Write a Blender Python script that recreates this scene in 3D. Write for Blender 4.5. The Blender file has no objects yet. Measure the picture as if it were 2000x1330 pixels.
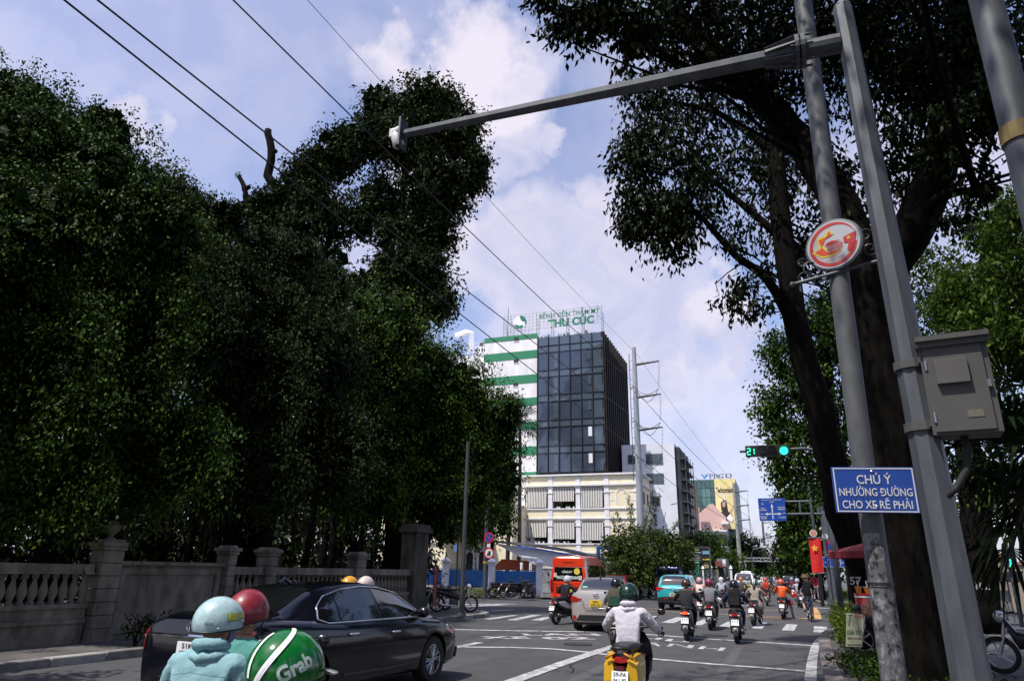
import bpy, bmesh, math, random
import numpy as np
from mathutils import Vector, Matrix, Euler
S = bpy.context.scene
COL = S.collection
random.seed(7); RNG = np.random.default_rng(7)
R = math.radians
# ---------------------------------------------------------------- camera
FPX = 1340.0; PITCH = R(18.5); ROLL = R(1.1); YAW = R(20.7); EYE = 1.65
Fv = Vector((-math.sin(YAW)*math.cos(PITCH), math.cos(YAW)*math.cos(PITCH), math.sin(PITCH)))
R0 = Vector((math.cos(YAW), math.sin(YAW), 0)); U0 = R0.cross(Fv)
Rv = R0*math.cos(ROLL)+U0*math.sin(ROLL); Uv = -R0*math.sin(ROLL)+U0*math.cos(ROLL)
cam = bpy.data.cameras.new('camera'); camo = bpy.data.objects.new('camera', cam); COL.objects.link(camo)
cam.sensor_width = 36; cam.lens = 36*FPX/2000.0; cam.clip_start = .05; cam.clip_end = 3000
m = Matrix((Rv, Uv, -Fv)).transposed().to_4x4(); m.translation = Vector((0, 0, EYE)); camo.matrix_world = m
S.camera = camo
# ---------------------------------------------------------------- sky, sun, exposure
SUNDIR = Vector((-0.25, -0.40, 0.88)).normalized()
SUN_EL = math.asin(SUNDIR.z)
W = bpy.data.worlds.new('World'); S.world = W; W.use_nodes = True
nt = W.node_tree; N = nt.nodes; L = nt.links
for n in list(N): N.remove(n)
out = N.new('ShaderNodeOutputWorld'); bg = N.new('ShaderNodeBackground'); bg.inputs[1].default_value = 0.1
sky = N.new('ShaderNodeTexSky'); sky.sky_type = 'NISHITA'; sky.sun_disc = False
sky.sun_elevation = SUN_EL; sky.sun_rotation = math.atan2(SUNDIR.x, SUNDIR.y); sky.air_density = 1.0; sky.dust_density = 1.6; sky.ozone_density = 1.2
tc = N.new('ShaderNodeTexCoord')
def math_(op, a, b=None, c=None, clamp=False):
    n = N.new('ShaderNodeMath'); n.operation = op; n.use_clamp = clamp
    for i, x in enumerate((a, b, c)):
        if x is None: continue
        if isinstance(x, (int, float)): n.inputs[i].default_value = x
        else: L.new(x, n.inputs[i])
    return n.outputs[0]
def pixdir(px, py): return (Fv+Rv*(px-1000)/FPX-Uv*(py-665)/FPX).normalized()
nz = N.new('ShaderNodeTexNoise'); nz.inputs['Scale'].default_value = 5.0; nz.inputs['Detail'].default_value = 9; nz.inputs['Roughness'].default_value = .58
L.new(tc.outputs['Generated'], nz.inputs['Vector'])
sub = N.new('ShaderNodeVectorMath'); sub.operation = 'SUBTRACT'; sub.inputs[1].default_value = (.5, .5, .5); L.new(nz.outputs['Color'], sub.inputs[0])
scl = N.new('ShaderNodeVectorMath'); scl.operation = 'SCALE'; scl.inputs['Scale'].default_value = .34; L.new(sub.outputs[0], scl.inputs[0])
addv = N.new('ShaderNodeVectorMath'); addv.operation = 'ADD'; L.new(tc.outputs['Generated'], addv.inputs[0]); L.new(scl.outputs[0], addv.inputs[1])
nrm = N.new('ShaderNodeVectorMath'); nrm.operation = 'NORMALIZE'; L.new(addv.outputs[0], nrm.inputs[0])
mask = None
# banks of cumulus: direction, angular radius (deg), softness (deg), weight
for (px, py, rad, soft, w) in [(880, 190, 6.5, 3.4, .95), (960, 330, 4.0, 3, .75), (1060, 300, 1.6, 1.4, .8), (900, 520, 4.5, 3, .8), (1060, 560, 6, 4, .75), (1220, 450, 4.2, 2.6, .85),
                               (1260, 640, 7, 4.0, .8), (1400, 600, 3.4, 2.2, .85), (1120, 780, 9, 6, .6), (1400, 850, 8, 5, .6), (300, 270, 2.6, 2.2, .8), (640, 80, 5, 6, .35), (330, 60, 9, 8, .35), (1850, 420, 8, 6, .6), (700, 520, 6, 5, .6)]:
    d = pixdir(px, py)
    dt = N.new('ShaderNodeVectorMath'); dt.operation = 'DOT_PRODUCT'; dt.inputs[1].default_value = d; L.new(nrm.outputs[0], dt.inputs[0])
    mr = N.new('ShaderNodeMapRange'); mr.interpolation_type = 'SMOOTHSTEP'
    mr.inputs[1].default_value = math.cos(R(rad+soft*.5)); mr.inputs[2].default_value = math.cos(R(max(rad-soft*.5, .05))); mr.inputs[4].default_value = w
    L.new(dt.outputs['Value'], mr.inputs[0])
    mask = mr.outputs[0] if mask is None else math_('MAXIMUM', mask, mr.outputs[0])
# thin high cloud everywhere
nz2 = N.new('ShaderNodeTexNoise'); nz2.inputs['Scale'].default_value = 2.3; nz2.inputs['Detail'].default_value = 7; nz2.inputs['Roughness'].default_value = .55
L.new(tc.outputs['Generated'], nz2.inputs['Vector'])
mr2 = N.new('ShaderNodeMapRange'); mr2.interpolation_type = 'SMOOTHSTEP'; mr2.inputs[1].default_value = .45; mr2.inputs[2].default_value = .66; mr2.inputs[4].default_value = .42
L.new(nz2.outputs['Fac'], mr2.inputs[0])
mask = math_('MAXIMUM', mask, mr2.outputs[0])
# whitening towards the horizon
sep = N.new('ShaderNodeSeparateXYZ'); L.new(tc.outputs['Generated'], sep.inputs[0])
mr3 = N.new('ShaderNodeMapRange'); mr3.interpolation_type = 'SMOOTHSTEP'; mr3.inputs[1].default_value = .42; mr3.inputs[2].default_value = -.05; mr3.inputs[3].default_value = 0; mr3.inputs[4].default_value = .62
L.new(sep.outputs[2], mr3.inputs[0])
mask = math_('MAXIMUM', mask, mr3.outputs[0])
mask = math_('ADD', mask, .05, clamp=True)
cr = N.new('ShaderNodeMixRGB'); cr.inputs[1].default_value = (6.0, 6.0, 7.9, 1); cr.inputs[2].default_value = (8.1, 7.6, 8.8, 1)
nz3 = N.new('ShaderNodeTexNoise'); nz3.inputs['Scale'].default_value = 7; nz3.inputs['Detail'].default_value = 8; L.new(nrm.outputs[0], nz3.inputs['Vector'])
mr4 = N.new('ShaderNodeMapRange'); mr4.inputs[1].default_value = .40; mr4.inputs[2].default_value = .58; L.new(nz3.outputs['Fac'], mr4.inputs[0]); L.new(mr4.outputs[0], cr.inputs[0])
tint = N.new('ShaderNodeMixRGB'); tint.blend_type = 'MULTIPLY'; tint.inputs[0].default_value = 1; tint.inputs[2].default_value = (1.95, 1.85, 2.05, 1); L.new(sky.outputs[0], tint.inputs[1])
mx = N.new('ShaderNodeMixRGB'); L.new(mask, mx.inputs[0]); L.new(tint.outputs[0], mx.inputs[1]); L.new(cr.outputs[0], mx.inputs[2])
L.new(mx.outputs[0], bg.inputs[0]); L.new(bg.outputs[0], out.inputs[0])
sl = bpy.data.lights.new('sun', 'SUN'); sl.energy = 5.0; sl.angle = R(.53); sl.color = (1, .955, .88)
slo = bpy.data.objects.new('sun', sl); COL.objects.link(slo); slo.rotation_euler = SUNDIR.to_track_quat('Z', 'Y').to_euler()
S.view_settings.view_transform = 'Standard'; S.view_settings.look = 'None'; S.view_settings.exposure = 0.12; S.view_settings.gamma = 1; S.view_settings.use_curve_mapping = False
S.render.engine = 'CYCLES'
# ---------------------------------------------------------------- layout helpers (photo pixel -> place in the world)
def ray(px, py): return Fv+Rv*(px-1000)/FPX-Uv*(py-665)/FPX
CP = Vector((0, 0, EYE))
def G(px, py, z=0.0): d = ray(px, py); return CP+d*((z-EYE)/d.z)
def AY(px, py, Y): d = ray(px, py); return CP+d*(Y/d.y)
def AX(px, py, X): d = ray(px, py); return CP+d*(X/d.x)
def HD(px, py, D): d = ray(px, py); return CP+d*(D/math.hypot(d.x, d.y))
def dep(P): return (Vector(P)-CP).dot(Fv)
# ---------------------------------------------------------------- materials
MATS = {}
def mat(name, col, rough=.6, metal=0, spec=.5, emit=None, es=1, col2=None, ns=4.0, bump=0, bs=None, coat=0, alpha=1, trans=0, det=5, st=1.0):
    if name in MATS: return MATS[name]
    m = bpy.data.materials.new(name); m.use_nodes = True; MATS[name] = m
    n = m.node_tree.nodes; l = m.node_tree.links; b = n['Principled BSDF']
    b.inputs['Base Color'].default_value = (*col, 1); b.inputs['Roughness'].default_value = rough; b.inputs['Metallic'].default_value = metal
    b.inputs['Specular IOR Level'].default_value = spec; b.inputs['Coat Weight'].default_value = coat; b.inputs['Coat Roughness'].default_value = .05
    if alpha < 1: b.inputs['Alpha'].default_value = alpha
    if trans: b.inputs['Transmission Weight'].default_value = trans
    if emit: b.inputs['Emission Color'].default_value = (*emit, 1); b.inputs['Emission Strength'].default_value = es
    if col2 or bump:
        t = n.new('ShaderNodeTexCoord'); z = n.new('ShaderNodeTexNoise'); z.inputs['Scale'].default_value = ns; z.inputs['Detail'].default_value = det; z.inputs['Roughness'].default_value = .6
        mp = n.new('ShaderNodeMapping'); mp.inputs['Scale'].default_value = (1, 1, st); l.new(t.outputs['Object'], mp.inputs[0]); l.new(mp.outputs[0], z.inputs['Vector'])
        if col2:
            mr = n.new('ShaderNodeMapRange'); mr.inputs[1].default_value = .35; mr.inputs[2].default_value = .65; l.new(z.outputs['Fac'], mr.inputs[0])
            x = n.new('ShaderNodeMixRGB'); x.inputs[1].default_value = (*col, 1); x.inputs[2].default_value = (*col2, 1); l.new(mr.outputs[0], x.inputs[0]); l.new(x.outputs[0], b.inputs['Base Color'])
        if bump:
            z2 = z
            if bs: z2 = n.new('ShaderNodeTexNoise'); z2.inputs['Scale'].default_value = bs; z2.inputs['Detail'].default_value = 4; l.new(mp.outputs[0], z2.inputs['Vector'])
            bp = n.new('ShaderNodeBump'); bp.inputs['Strength'].default_value = bump; bp.inputs['Distance'].default_value = .02; l.new(z2.outputs['Fac'], bp.inputs['Height']); l.new(bp.outputs[0], b.inputs['Normal'])
    return m
def leafmat(name, c1, c2, rough=.38, tr=.22, sp=.07):
    m = bpy.data.materials.new(name); m.use_nodes = True; n = m.node_tree.nodes; l = m.node_tree.links; b = n['Principled BSDF']
    a = n.new('ShaderNodeAttribute'); a.attribute_name = 'tint'; x = n.new('ShaderNodeMixRGB'); x.inputs[1].default_value = (*c1, 1); x.inputs[2].default_value = (*c2, 1)
    l.new(a.outputs['Fac'], x.inputs[0]); l.new(x.outputs[0], b.inputs['Base Color']); b.inputs['Roughness'].default_value = rough; b.inputs['Specular IOR Level'].default_value = sp
    t = n.new('ShaderNodeBsdfTranslucent'); l.new(x.outputs[0], t.inputs[0]); ms = n.new('ShaderNodeMixShader'); ms.inputs[0].default_value = tr
    l.new(b.outputs[0], ms.inputs[1]); l.new(t.outputs[0], ms.inputs[2]); l.new(ms.outputs[0], n['Material Output'].inputs[0])
    return m
K = dict(
 galv=mat('galvanised steel', (.092, .102, .118), .55, .2, col2=(.050, .056, .064), ns=9, bump=.08, st=.18, det=8),
 steel=mat('brushed metal', (.5, .5, .52), .3, 1), dark=mat('dark plastic', (.012, .012, .013), .45), black=mat('black gloss', (.008, .008, .009), .2, coat=.3),
 rubber=mat('tyre rubber', (.015, .015, .015), .8), chrome=mat('chrome', (.75, .75, .77), .08, 1), glassd=mat('dark car glass', (.006, .007, .008), .03, spec=.9, coat=.6),
 white=mat('white paint', (.78, .78, .78), .5), cream=mat('cream stucco', (.80, .73, .54), .85, col2=(.72, .64, .45), ns=1.5), trimw=mat('white stucco trim', (.74, .74, .76), .8, col2=(.62, .62, .64), ns=2),
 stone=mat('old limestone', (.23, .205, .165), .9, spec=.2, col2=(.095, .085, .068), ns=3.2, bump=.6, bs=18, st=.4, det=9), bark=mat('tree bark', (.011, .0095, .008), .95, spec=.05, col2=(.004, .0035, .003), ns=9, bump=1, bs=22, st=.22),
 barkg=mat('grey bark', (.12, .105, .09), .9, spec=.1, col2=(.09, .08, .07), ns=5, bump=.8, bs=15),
 concrete=mat('concrete', (.32, .31, .29), .85, col2=(.22, .215, .2), ns=3, bump=.3, bs=30), kerb=mat('kerb stone', (.20, .185, .175), .85, col2=(.11, .10, .095), ns=5, bump=.3, bs=40),
 skin=mat('skin', (.36, .20, .13), .55), plate=mat('white licence plate', (.72, .73, .76), .45), yplate=mat('yellow licence plate', (.75, .5, .03), .45), ink=mat('black print', (.02, .02, .02), .5),
 redl=mat('red lamp lens', (.35, .01, .008), .15, coat=.5), redon=mat('lit brake lamp', (.6, .02, .01), .2, emit=(1, .05, .02), es=2.5), clear=mat('clear lamp lens', (.6, .6, .62), .08, metal=.3, coat=.5), amber=mat('amber lens', (.55, .22, .02), .2, coat=.4),
 wire=mat('black cable', (.015, .015, .016), .6), road=None)
LEAF = dict(dark=leafmat('dark glossy leaves', (.005, .009, .0025), (.020, .032, .008), .5, .06), mid=leafmat('mid green leaves', (.007, .017, .003), (.062, .112, .013), .5, .10),
 grey=leafmat('grey green leaves', (.008, .014, .005), (.046, .066, .020), .55, .1, .05), light=leafmat('fresh green leaves', (.026, .052, .006), (.07, .112, .016), .55, .25), bright=leafmat('sunlit banyan leaves', (.009, .022, .004), (.085, .140, .016), .5, .12), bush=leafmat('bougainvillea leaves', (.022, .042, .008), (.10, .125, .030), .5, .25), hedge=leafmat('hedge leaves', (.07, .11, .012), (.20, .26, .04), .6, .3))
# ---------------------------------------------------------------- objects
def tag(o, label=None, cat=None, group=None, kind=None):
    if label: o['label'] = label
    if cat: o['category'] = cat
    if group: o['group'] = group
    if kind: o['kind'] = kind
    return o
def thing(name, label, cat, loc=(0, 0, 0), rz=0, group=None):
    o = bpy.data.objects.new(name, None); COL.objects.link(o); o.empty_display_size = .1
    o.location = loc; o.rotation_euler = (0, 0, rz); return tag(o, label, cat, group)
def frame(p0, p1, up=None):
    d = (Vector(p1)-Vector(p0)); q = d.to_track_quat('Z', 'Y').to_matrix(); return q
class MB:
    def __init__(s): s.v = []; s.f = []; s.mi = []; s.cur = 0
    def add(s, vs, fs):
        o = len(s.v); s.v += [tuple(v) for v in vs]; s.f += [tuple(i+o for i in f) for f in fs]; s.mi += [s.cur]*len(fs); return s
    def box(s, c, d, rot=None, top=None):
        c = Vector(c); x, y, z = d[0]/2, d[1]/2, d[2]/2; tx, ty = (x, y) if top is None else (x*top[0], y*top[1])
        vs = [Vector(p) for p in ((-x, -y, -z), (x, -y, -z), (x, y, -z), (-x, y, -z), (-tx, -ty, z), (tx, -ty, z), (tx, ty, z), (-tx, ty, z))]
        if rot is not None:
            M = rot if isinstance(rot, Matrix) else (Euler(rot).to_matrix()); vs = [M @ v for v in vs]
        return s.add([v+c for v in vs], [(3, 2, 1, 0), (4, 5, 6, 7), (0, 1, 5, 4), (1, 2, 6, 5), (2, 3, 7, 6), (3, 0, 4, 7)])
    def bb(s, x0, x1, y0, y1, z0, z1): return s.box(((x0+x1)/2, (y0+y1)/2, (z0+z1)/2), (abs(x1-x0), abs(y1-y0), abs(z1-z0)))
    def loft(s, rings, cap=True, closed=True):
        n = len(rings[0]); vs = [p for r in rings for p in r]; fs = []
        for i in range(len(rings)-1):
            for j in range(n if closed else n-1):
                a = i*n+j; b = i*n+(j+1) % n; fs.append((a, b, b+n, a+n))
        if cap: fs.append(tuple(range(n-1, -1, -1))); fs.append(tuple(range((len(rings)-1)*n, len(rings)*n)))
        return s.add(vs, fs)
    def cyl(s, p0, p1, r0, r1=None, n=12, cap=True, ph=0):
        r1 = r0 if r1 is None else r1; M = frame(p0, p1)
        rg = [[Vector(p)+M @ Vector((r*math.cos(2*math.pi*k/n+ph), r*math.sin(2*math.pi*k/n+ph), 0)) for k in range(n)] for p, r in ((p0, r0), (p1, r1))]
        return s.loft(rg, cap)
    def tube(s, pts, r, n=8, cap=True, closed=False):
        pts = [Vector(p) for p in pts]; rs = r if isinstance(r, (list, tuple)) else [r]*len(pts); rg = []
        ref = None
        for i, p in enumerate(pts):
            if closed: t = pts[(i+1) % len(pts)]-pts[i-1]
            else: t = pts[min(i+1, len(pts)-1)]-pts[max(i-1, 0)]
            t.normalize()
            if ref is None: ref = t.orthogonal().normalized()
            ref = (ref-t*ref.dot(t)).normalized(); b = t.cross(ref)
            rg.append([p+(ref*math.cos(2*math.pi*k/n)+b*math.sin(2*math.pi*k/n))*rs[i] for k in range(n)])
        if closed: rg.append(rg[0]); cap = False
        return s.loft(rg, cap)
    def lathe(s, prof, n=16, c=(0, 0, 0), ax='z', ang=2*math.pi, cap=True):
        c = Vector(c); rg = []
        for r, h in prof:
            ring = []
            for k in range(n):
                a = ang*k/n; x, y = r*math.cos(a), r*math.sin(a)
                p = (x, y, h) if ax == 'z' else ((h, x, y) if ax == 'x' else (x, h, y)); ring.append(c+Vector(p))
            rg.append(ring)
        return s.loft(rg, cap)
    def ell(s, c, r, nu=14, nv=9, rot=None):
        c = Vector(c); rg = []
        for i in range(nv+1):
            t = math.pi*(i+.02)/(nv+.04); ring = []
            for k in range(nu):
                a = 2*math.pi*k/nu; p = Vector((r[0]*math.sin(t)*math.cos(a), r[1]*math.sin(t)*math.sin(a), -r[2]*math.cos(t)))
                if rot is not None: p = rot @ p
                ring.append(c+p)
            rg.append(ring)
        return s.loft(rg, True)
    def prism(s, poly, a0, a1, ax='y'):
        def P(u, v, a): return (u, a, v) if ax == 'y' else ((a, u, v) if ax == 'x' else (u, v, a))
        n = len(poly); vs = [P(u, v, a0) for u, v in poly]+[P(u, v, a1) for u, v in poly]
        fs = [tuple(range(n-1, -1, -1)), tuple(range(n, 2*n))]+[(i, (i+1) % n, (i+1) % n+n, i+n) for i in range(n)]
        return s.add(vs, fs)
    def build(s, name, mt, parent=None, loc=None, smooth=False, kind=None, rot=None, bevel=0):
        me = bpy.data.meshes.new(name); me.from_pydata(s.v, [], s.f)
        mts = mt if isinstance(mt, (list, tuple)) else [mt]
        for q in mts: me.materials.append(q)
        if len(mts) > 1: me.polygons.foreach_set('material_index', s.mi)
        bm = bmesh.new(); bm.from_mesh(me); bmesh.ops.recalc_face_normals(bm, faces=bm.faces)
        if bevel: bmesh.ops.bevel(bm, geom=[e for e in bm.edges if len(e.link_faces) == 2 and e.calc_face_angle(0) > .6], offset=bevel, segments=2, affect='EDGES', profile=.7)
        bm.to_mesh(me); bm.free()
        if smooth:
            me.shade_smooth()
            if smooth is not True: me.set_sharp_from_angle(angle=R(smooth))
        o = bpy.data.objects.new(name, me); COL.objects.link(o)
        if parent is not None: o.parent = parent
        if loc is not None: o.location = loc
        if rot is not None: o.rotation_euler = rot
        if kind: o['kind'] = kind
        return o
def inst(o, parent=None, loc=None, rot=None, scale=None):
    c = o.copy(); COL.objects.link(c)
    if parent is not None: c.parent = parent
    if loc is not None: c.location = loc
    if rot is not None: c.rotation_euler = rot
    if scale is not None: c.scale = scale
    return c
def kids(o): return [c for c in bpy.data.objects if c.parent == o]
def copy_tree(o, parent=None):
    c = o.copy(); COL.objects.link(c)
    if parent is not None: c.parent = parent
    for ch in list(o.children): copy_tree(ch, c)
    return c
_font = {}
def text_mesh(txt, h, w=None, depth=.002, bold=0.0, align='CENTER', sp=1.0):
    cu = bpy.data.curves.new('lettering', 'FONT'); cu.body = txt; cu.size = 1; cu.extrude = 0; cu.offset = bold; cu.align_x = align; cu.space_line = sp; cu.resolution_u = 3
    ob = bpy.data.objects.new('lettering', cu); COL.objects.link(ob); dg = bpy.context.evaluated_depsgraph_get(); me = bpy.data.meshes.new_from_object(ob.evaluated_get(dg))
    bpy.data.objects.remove(ob); n = len(me.vertices); a = np.zeros(n*3); me.vertices.foreach_get('co', a); a = a.reshape(-1, 3)
    lo = a.min(0); hi = a.max(0); sy = h/(hi[1]-lo[1]); sx = sy if w is None else w/(hi[0]-lo[0]); a = (a-(lo+hi)/2)*[sx, sy, 1]
    return me, a
def text(txt, h, loc, right, up, mt, parent, w=None, bold=0.0, off=.004, name='lettering', fn=None, sp=1.0):
    """flat lettering: centre loc, reading direction right, up vector; depth given by a small extrusion"""
    me, a = text_mesh(txt, h, w, bold=bold, sp=sp); right = Vector(right).normalized(); up = Vector(up).normalized(); nn = right.cross(up); loc = Vector(loc)
    if fn is None: pts = [loc+right*x+up*y+nn*off for x, y, _ in a]
    else: pts = [fn(x, y) for x, y, _ in a]
    me.vertices.foreach_set('co', np.array([c for p in pts for c in p], dtype=float)); me.materials.clear(); me.materials.append(mt); me.update()
    o = bpy.data.objects.new(name, me); COL.objects.link(o); o.parent = parent
    return o
# ---------------------------------------------------------------- foliage
def leaf_cloud(name, blobs, mt, parent, size=.12, spread=.35, per=26, aspect=.5, shell=.45, droop=.5, seed=1, kind=None, core=0.0):
    rng = np.random.default_rng(seed); P = []
    SZ = []
    for (c, r, n) in blobs:
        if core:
            kc = int(n*core); dc = rng.normal(size=(kc, 3)); dc /= np.linalg.norm(dc, axis=1)[:, None]; pc = np.array(c)+dc*(rng.uniform(0, 1, kc)**.5)[:, None]*np.array(r)*.72  # oversized inner leaves in the darkest tint, added to block light and gaps
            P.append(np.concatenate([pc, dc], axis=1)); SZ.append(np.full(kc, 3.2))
        k = max(1, int(n/per)); d = rng.normal(size=(k, 3)); d /= np.linalg.norm(d, axis=1)[:, None]
        ph = rng.uniform(0, 6.3, (5, 3)); fr = rng.uniform(1.5, 6, (5, 3)); lump = 1+.07*sum(np.sin((d*fr[i]+ph[i]).sum(1)*1.6) for i in range(5))
        rad = rng.uniform(0, 1, k)**shell*lump; cl = np.array(c)+d*rad[:, None]*np.array(r)
        tl = spread*2.0*min(1.0, max(r)/1.2)*rng.uniform(.6, 1.3, k)[:, None]
        td = d*.8+rng.normal(size=(k, 3))*.55+np.array([0, 0, -droop*.5]); td /= np.linalg.norm(td, axis=1)[:, None]
        u = rng.uniform(-.45, .75, (k, per, 1)); u2 = u+.5
        off = td[:, None, :]*tl[:, None, :]*u+np.array([0, 0, -.22])*tl[:, None, :]*u2*u2*droop+rng.normal(size=(k, per, 3))*(size*.42+tl[:, None, :]*.10)
        out = td[:, None, :]*np.ones((k, per, 1))
        P.append(np.concatenate([(cl[:, None, :]+off).reshape(-1, 3), out.reshape(-1, 3)], axis=1)); SZ.append(np.ones(k*per))
    P = np.concatenate(P); n = len(P); pos = P[:, :3]; outd = P[:, 3:]
    ax = outd*.5+rng.normal(size=(n, 3))*.6+np.array([0, 0, -droop]); ax /= np.linalg.norm(ax, axis=1)[:, None]
    nr = rng.normal(size=(n, 3))*.8+np.array([0, 0, 1.5]); nr -= ax*(nr*ax).sum(1)[:, None]; nr /= np.linalg.norm(nr, axis=1)[:, None]+1e-6
    sd = np.cross(ax, nr); SZ = np.concatenate(SZ)[:, None]; ln = size*rng.uniform(.6, 1.25, n)[:, None]*SZ; wd = ln*aspect*.5*np.where(SZ > 1, 1.5, 1)
    v = np.stack([pos, pos+ax*ln*.45+sd*wd-nr*wd*.25*1, pos+ax*ln-nr*ln*.12, pos+ax*ln*.45-sd*wd-nr*wd*.25], axis=1).reshape(-1, 3)
    me = bpy.data.meshes.new(name); me.vertices.add(4*n); me.vertices.foreach_set('co', v.ravel().astype(np.float32))
    me.loops.add(4*n); me.loops.foreach_set('vertex_index', np.arange(4*n, dtype=np.int32)); me.polygons.add(n); me.polygons.foreach_set('loop_start', np.arange(0, 4*n, 4, dtype=np.int32))
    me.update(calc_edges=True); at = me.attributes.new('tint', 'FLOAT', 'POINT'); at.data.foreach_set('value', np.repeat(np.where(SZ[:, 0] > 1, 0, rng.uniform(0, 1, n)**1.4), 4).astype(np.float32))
    me.materials.append(mt); o = bpy.data.objects.new(name, me); COL.objects.link(o)
    if parent is not None: o.parent = parent; o.matrix_parent_inverse = Matrix.Translation(-parent.location)
    if kind: o['kind'] = kind
    return o
def B(px, py, Y, rx, ry, n, rd=None):
    c = AY(px, py, Y); s = dep(c)/FPX; return (tuple(c), (rx*s, (rd if rd else rx)*s, ry*s), n)
def limb(mb, pts, r0, r1, n=9, seed=0, wob=.0):
    rr = random.Random(seed); P = [Vector(p) for p in pts]; Q = []; k = 4
    for i in range(len(P)-1):
        a = P[max(i-1, 0)]; b = P[i]; c = P[i+1]; d = P[min(i+2, len(P)-1)]
        for j in range(k):
            t = j/k; Q.append(.5*((2*b)+(c-a)*t+(2*a-5*b+4*c-d)*t*t+(3*b-a-3*c+d)*t**3))
    Q.append(P[-1]); m = len(Q)-1
    mb.tube([q+Vector((rr.uniform(-1, 1), rr.uniform(-1, 1), 0))*wob for q in Q], [r0+(r1-r0)*i/m for i in range(m+1)], n)
def tree(name, label, base, limbs, blobs, lm, bark, size=.12, seed=1, group=None, roots=None, twigs=60, **kw):
    t = thing(name, label, 'tree', base, 0, group); b = Vector(base)
    mb = MB()
    for i, (pts, r0, r1) in enumerate(limbs): limb(mb, [Vector(p)-b for p in pts], r0, r1, 10 if i == 0 else 8, seed+i, r0*.08)
    mb.build('trunk', bark, t, smooth=True)
    rr = random.Random(seed+99); mb2 = MB(); anchors = [Vector(p).lerp(Vector(p2), k/4) for pts, _, _ in limbs for p, p2 in zip(pts[1:], pts[2:]+pts[-1:]) for k in range(4)]
    for i in range(twigs):
        c, r, n = blobs[rr.randrange(len(blobs))]; q = Vector(c)+Vector((rr.uniform(-1, 1)*r[0], rr.uniform(-1, 1)*r[1], rr.uniform(-1, 1)*r[2]))*.85
        a = min(anchors, key=lambda p: (p-q).length+rr.uniform(0, 1.5)); mid = a.lerp(q, .5)+Vector((rr.uniform(-.4, .4), rr.uniform(-.4, .4), rr.uniform(-.5, .2)))
        rad = min(.06, .009*(a-q).length+.008); mb2.tube([a-b, a.lerp(mid, .5)+Vector((rr.uniform(-.2, .2), 0, 0))-b, mid-b, q-b], [rad, rad*.8, rad*.6, .008], 5)
    if twigs: mb2.build('branch', bark, t, smooth=True, kind='stuff')
    if roots:
        mb3 = MB()
        for (c, spr, n, ln) in roots:
            for i in range(n):
                x = c[0]+rr.gauss(0, spr); y = c[1]+rr.gauss(0, spr); l = ln*rr.uniform(.3, 1); w = rr.uniform(.008, .03)
                mb3.tube([(x-b.x, y-b.y, c[2]-b.z), (x-b.x+rr.uniform(-.1, .1), y-b.y, c[2]-l*.5-b.z), (x-b.x+rr.uniform(-.1, .1), y-b.y+rr.uniform(-.1, .1), c[2]-l-b.z)], [w, w*.8, w*.4], 4)
        mb3.build('aerial_root', K['bark'], t, kind='stuff')
    leaf_cloud('crown', blobs, lm, t, size=size, seed=seed, **kw)
    return t
# ================================================================ ground, roads, pavements
asph = mat('asphalt', (.062, .061, .062), .82, col2=(.043, .043, .046), ns=.8, bump=.35, bs=90, det=8)
K['paint'] = mat('road paint', (.52, .51, .52), .8, col2=(.20, .20, .20), ns=5, det=9); K['ypaint'] = mat('yellow road paint', (.52, .30, .10), .75, col2=(.36, .22, .10), ns=6)
pave = mat('pavement concrete', (.10, .094, .09), .9, col2=(.055, .052, .05), ns=1.6, bump=.3, bs=25)
soil = mat('dusty soil', (.10, .085, .065), .95, col2=(.05, .05, .03), ns=.8)
def sheet(name, pts, z, mt, kind='structure', parent=None, th=0):
    mb = MB()
    if th: mb.prism([(p[0], p[1]) for p in pts], z-th, z, 'z')
    else: mb.add([(p[0], p[1], z) for p in pts], [tuple(range(len(pts)))])
    return mb.build(name, mt, parent, kind=kind if parent is None else None)
sheet('ground', [(-1500, -400), (1500, -400), (1500, 2500), (-1500, 2500)], -.03, soil)
road = sheet('road', [(-60, -40), (60, -40), (60, 900), (-60, 900)], 0, asph)
KR = [(.22, -30), (.30, 0), (.42, 6), (.47, 10), (.51, 13.6), (.60, 17), (.72, 20), (.94, 23.2), (1.36, 25.6), (2.1, 27.0), (3.4, 27.9), (8, 28.8), (30, 30)]
sheet('pavement_right', [(x+.28 if y < 24 else x+.2, y if y < 24 else y-.26) for x, y in KR]+[(30, -30)], .115, pave, th=.2)
KLn = [(-11.9, -20), (-11.75, 0), (-11.46, 8.2), (-11.29, 10.8), (-10.95, 16), (-10.62, 20.5), (-10.35, 23.6), (-10.25, 24.9), (-10.6, 26.2), (-11.6, 27.1), (-13.5, 27.6), (-30, 26.5)]
sheet('pavement_left', [(x-.26, y if y < 25 else y-.2) for x, y in KLn]+[(-30, -20)], .125, pave, th=.2)
KF = [(-50, 30), (-30, 34.5), (-21, 38.2), (-18.3, 39.8), (-16, 41.6), (-12.5, 44.2), (-10.3, 45.6), (-9.4, 47.4), (-9.1, 52), (-9.0, 80), (-8.8, 160), (-8.5, 420)]
sheet('pavement_far_left', KF+[(-120, 420), (-120, 30)], .12, pave, th=.2)
KQ = [(2.3, 420), (2.2, 150), (2.1, 80), (2.0, 52), (2.25, 47.5), (3.0, 44.6), (4.5, 42.6), (8, 41.6), (40, 41)]
sheet('pavement_far_right', KQ+[(120, 41), (120, 420)], .12, pave, th=.2)
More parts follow.
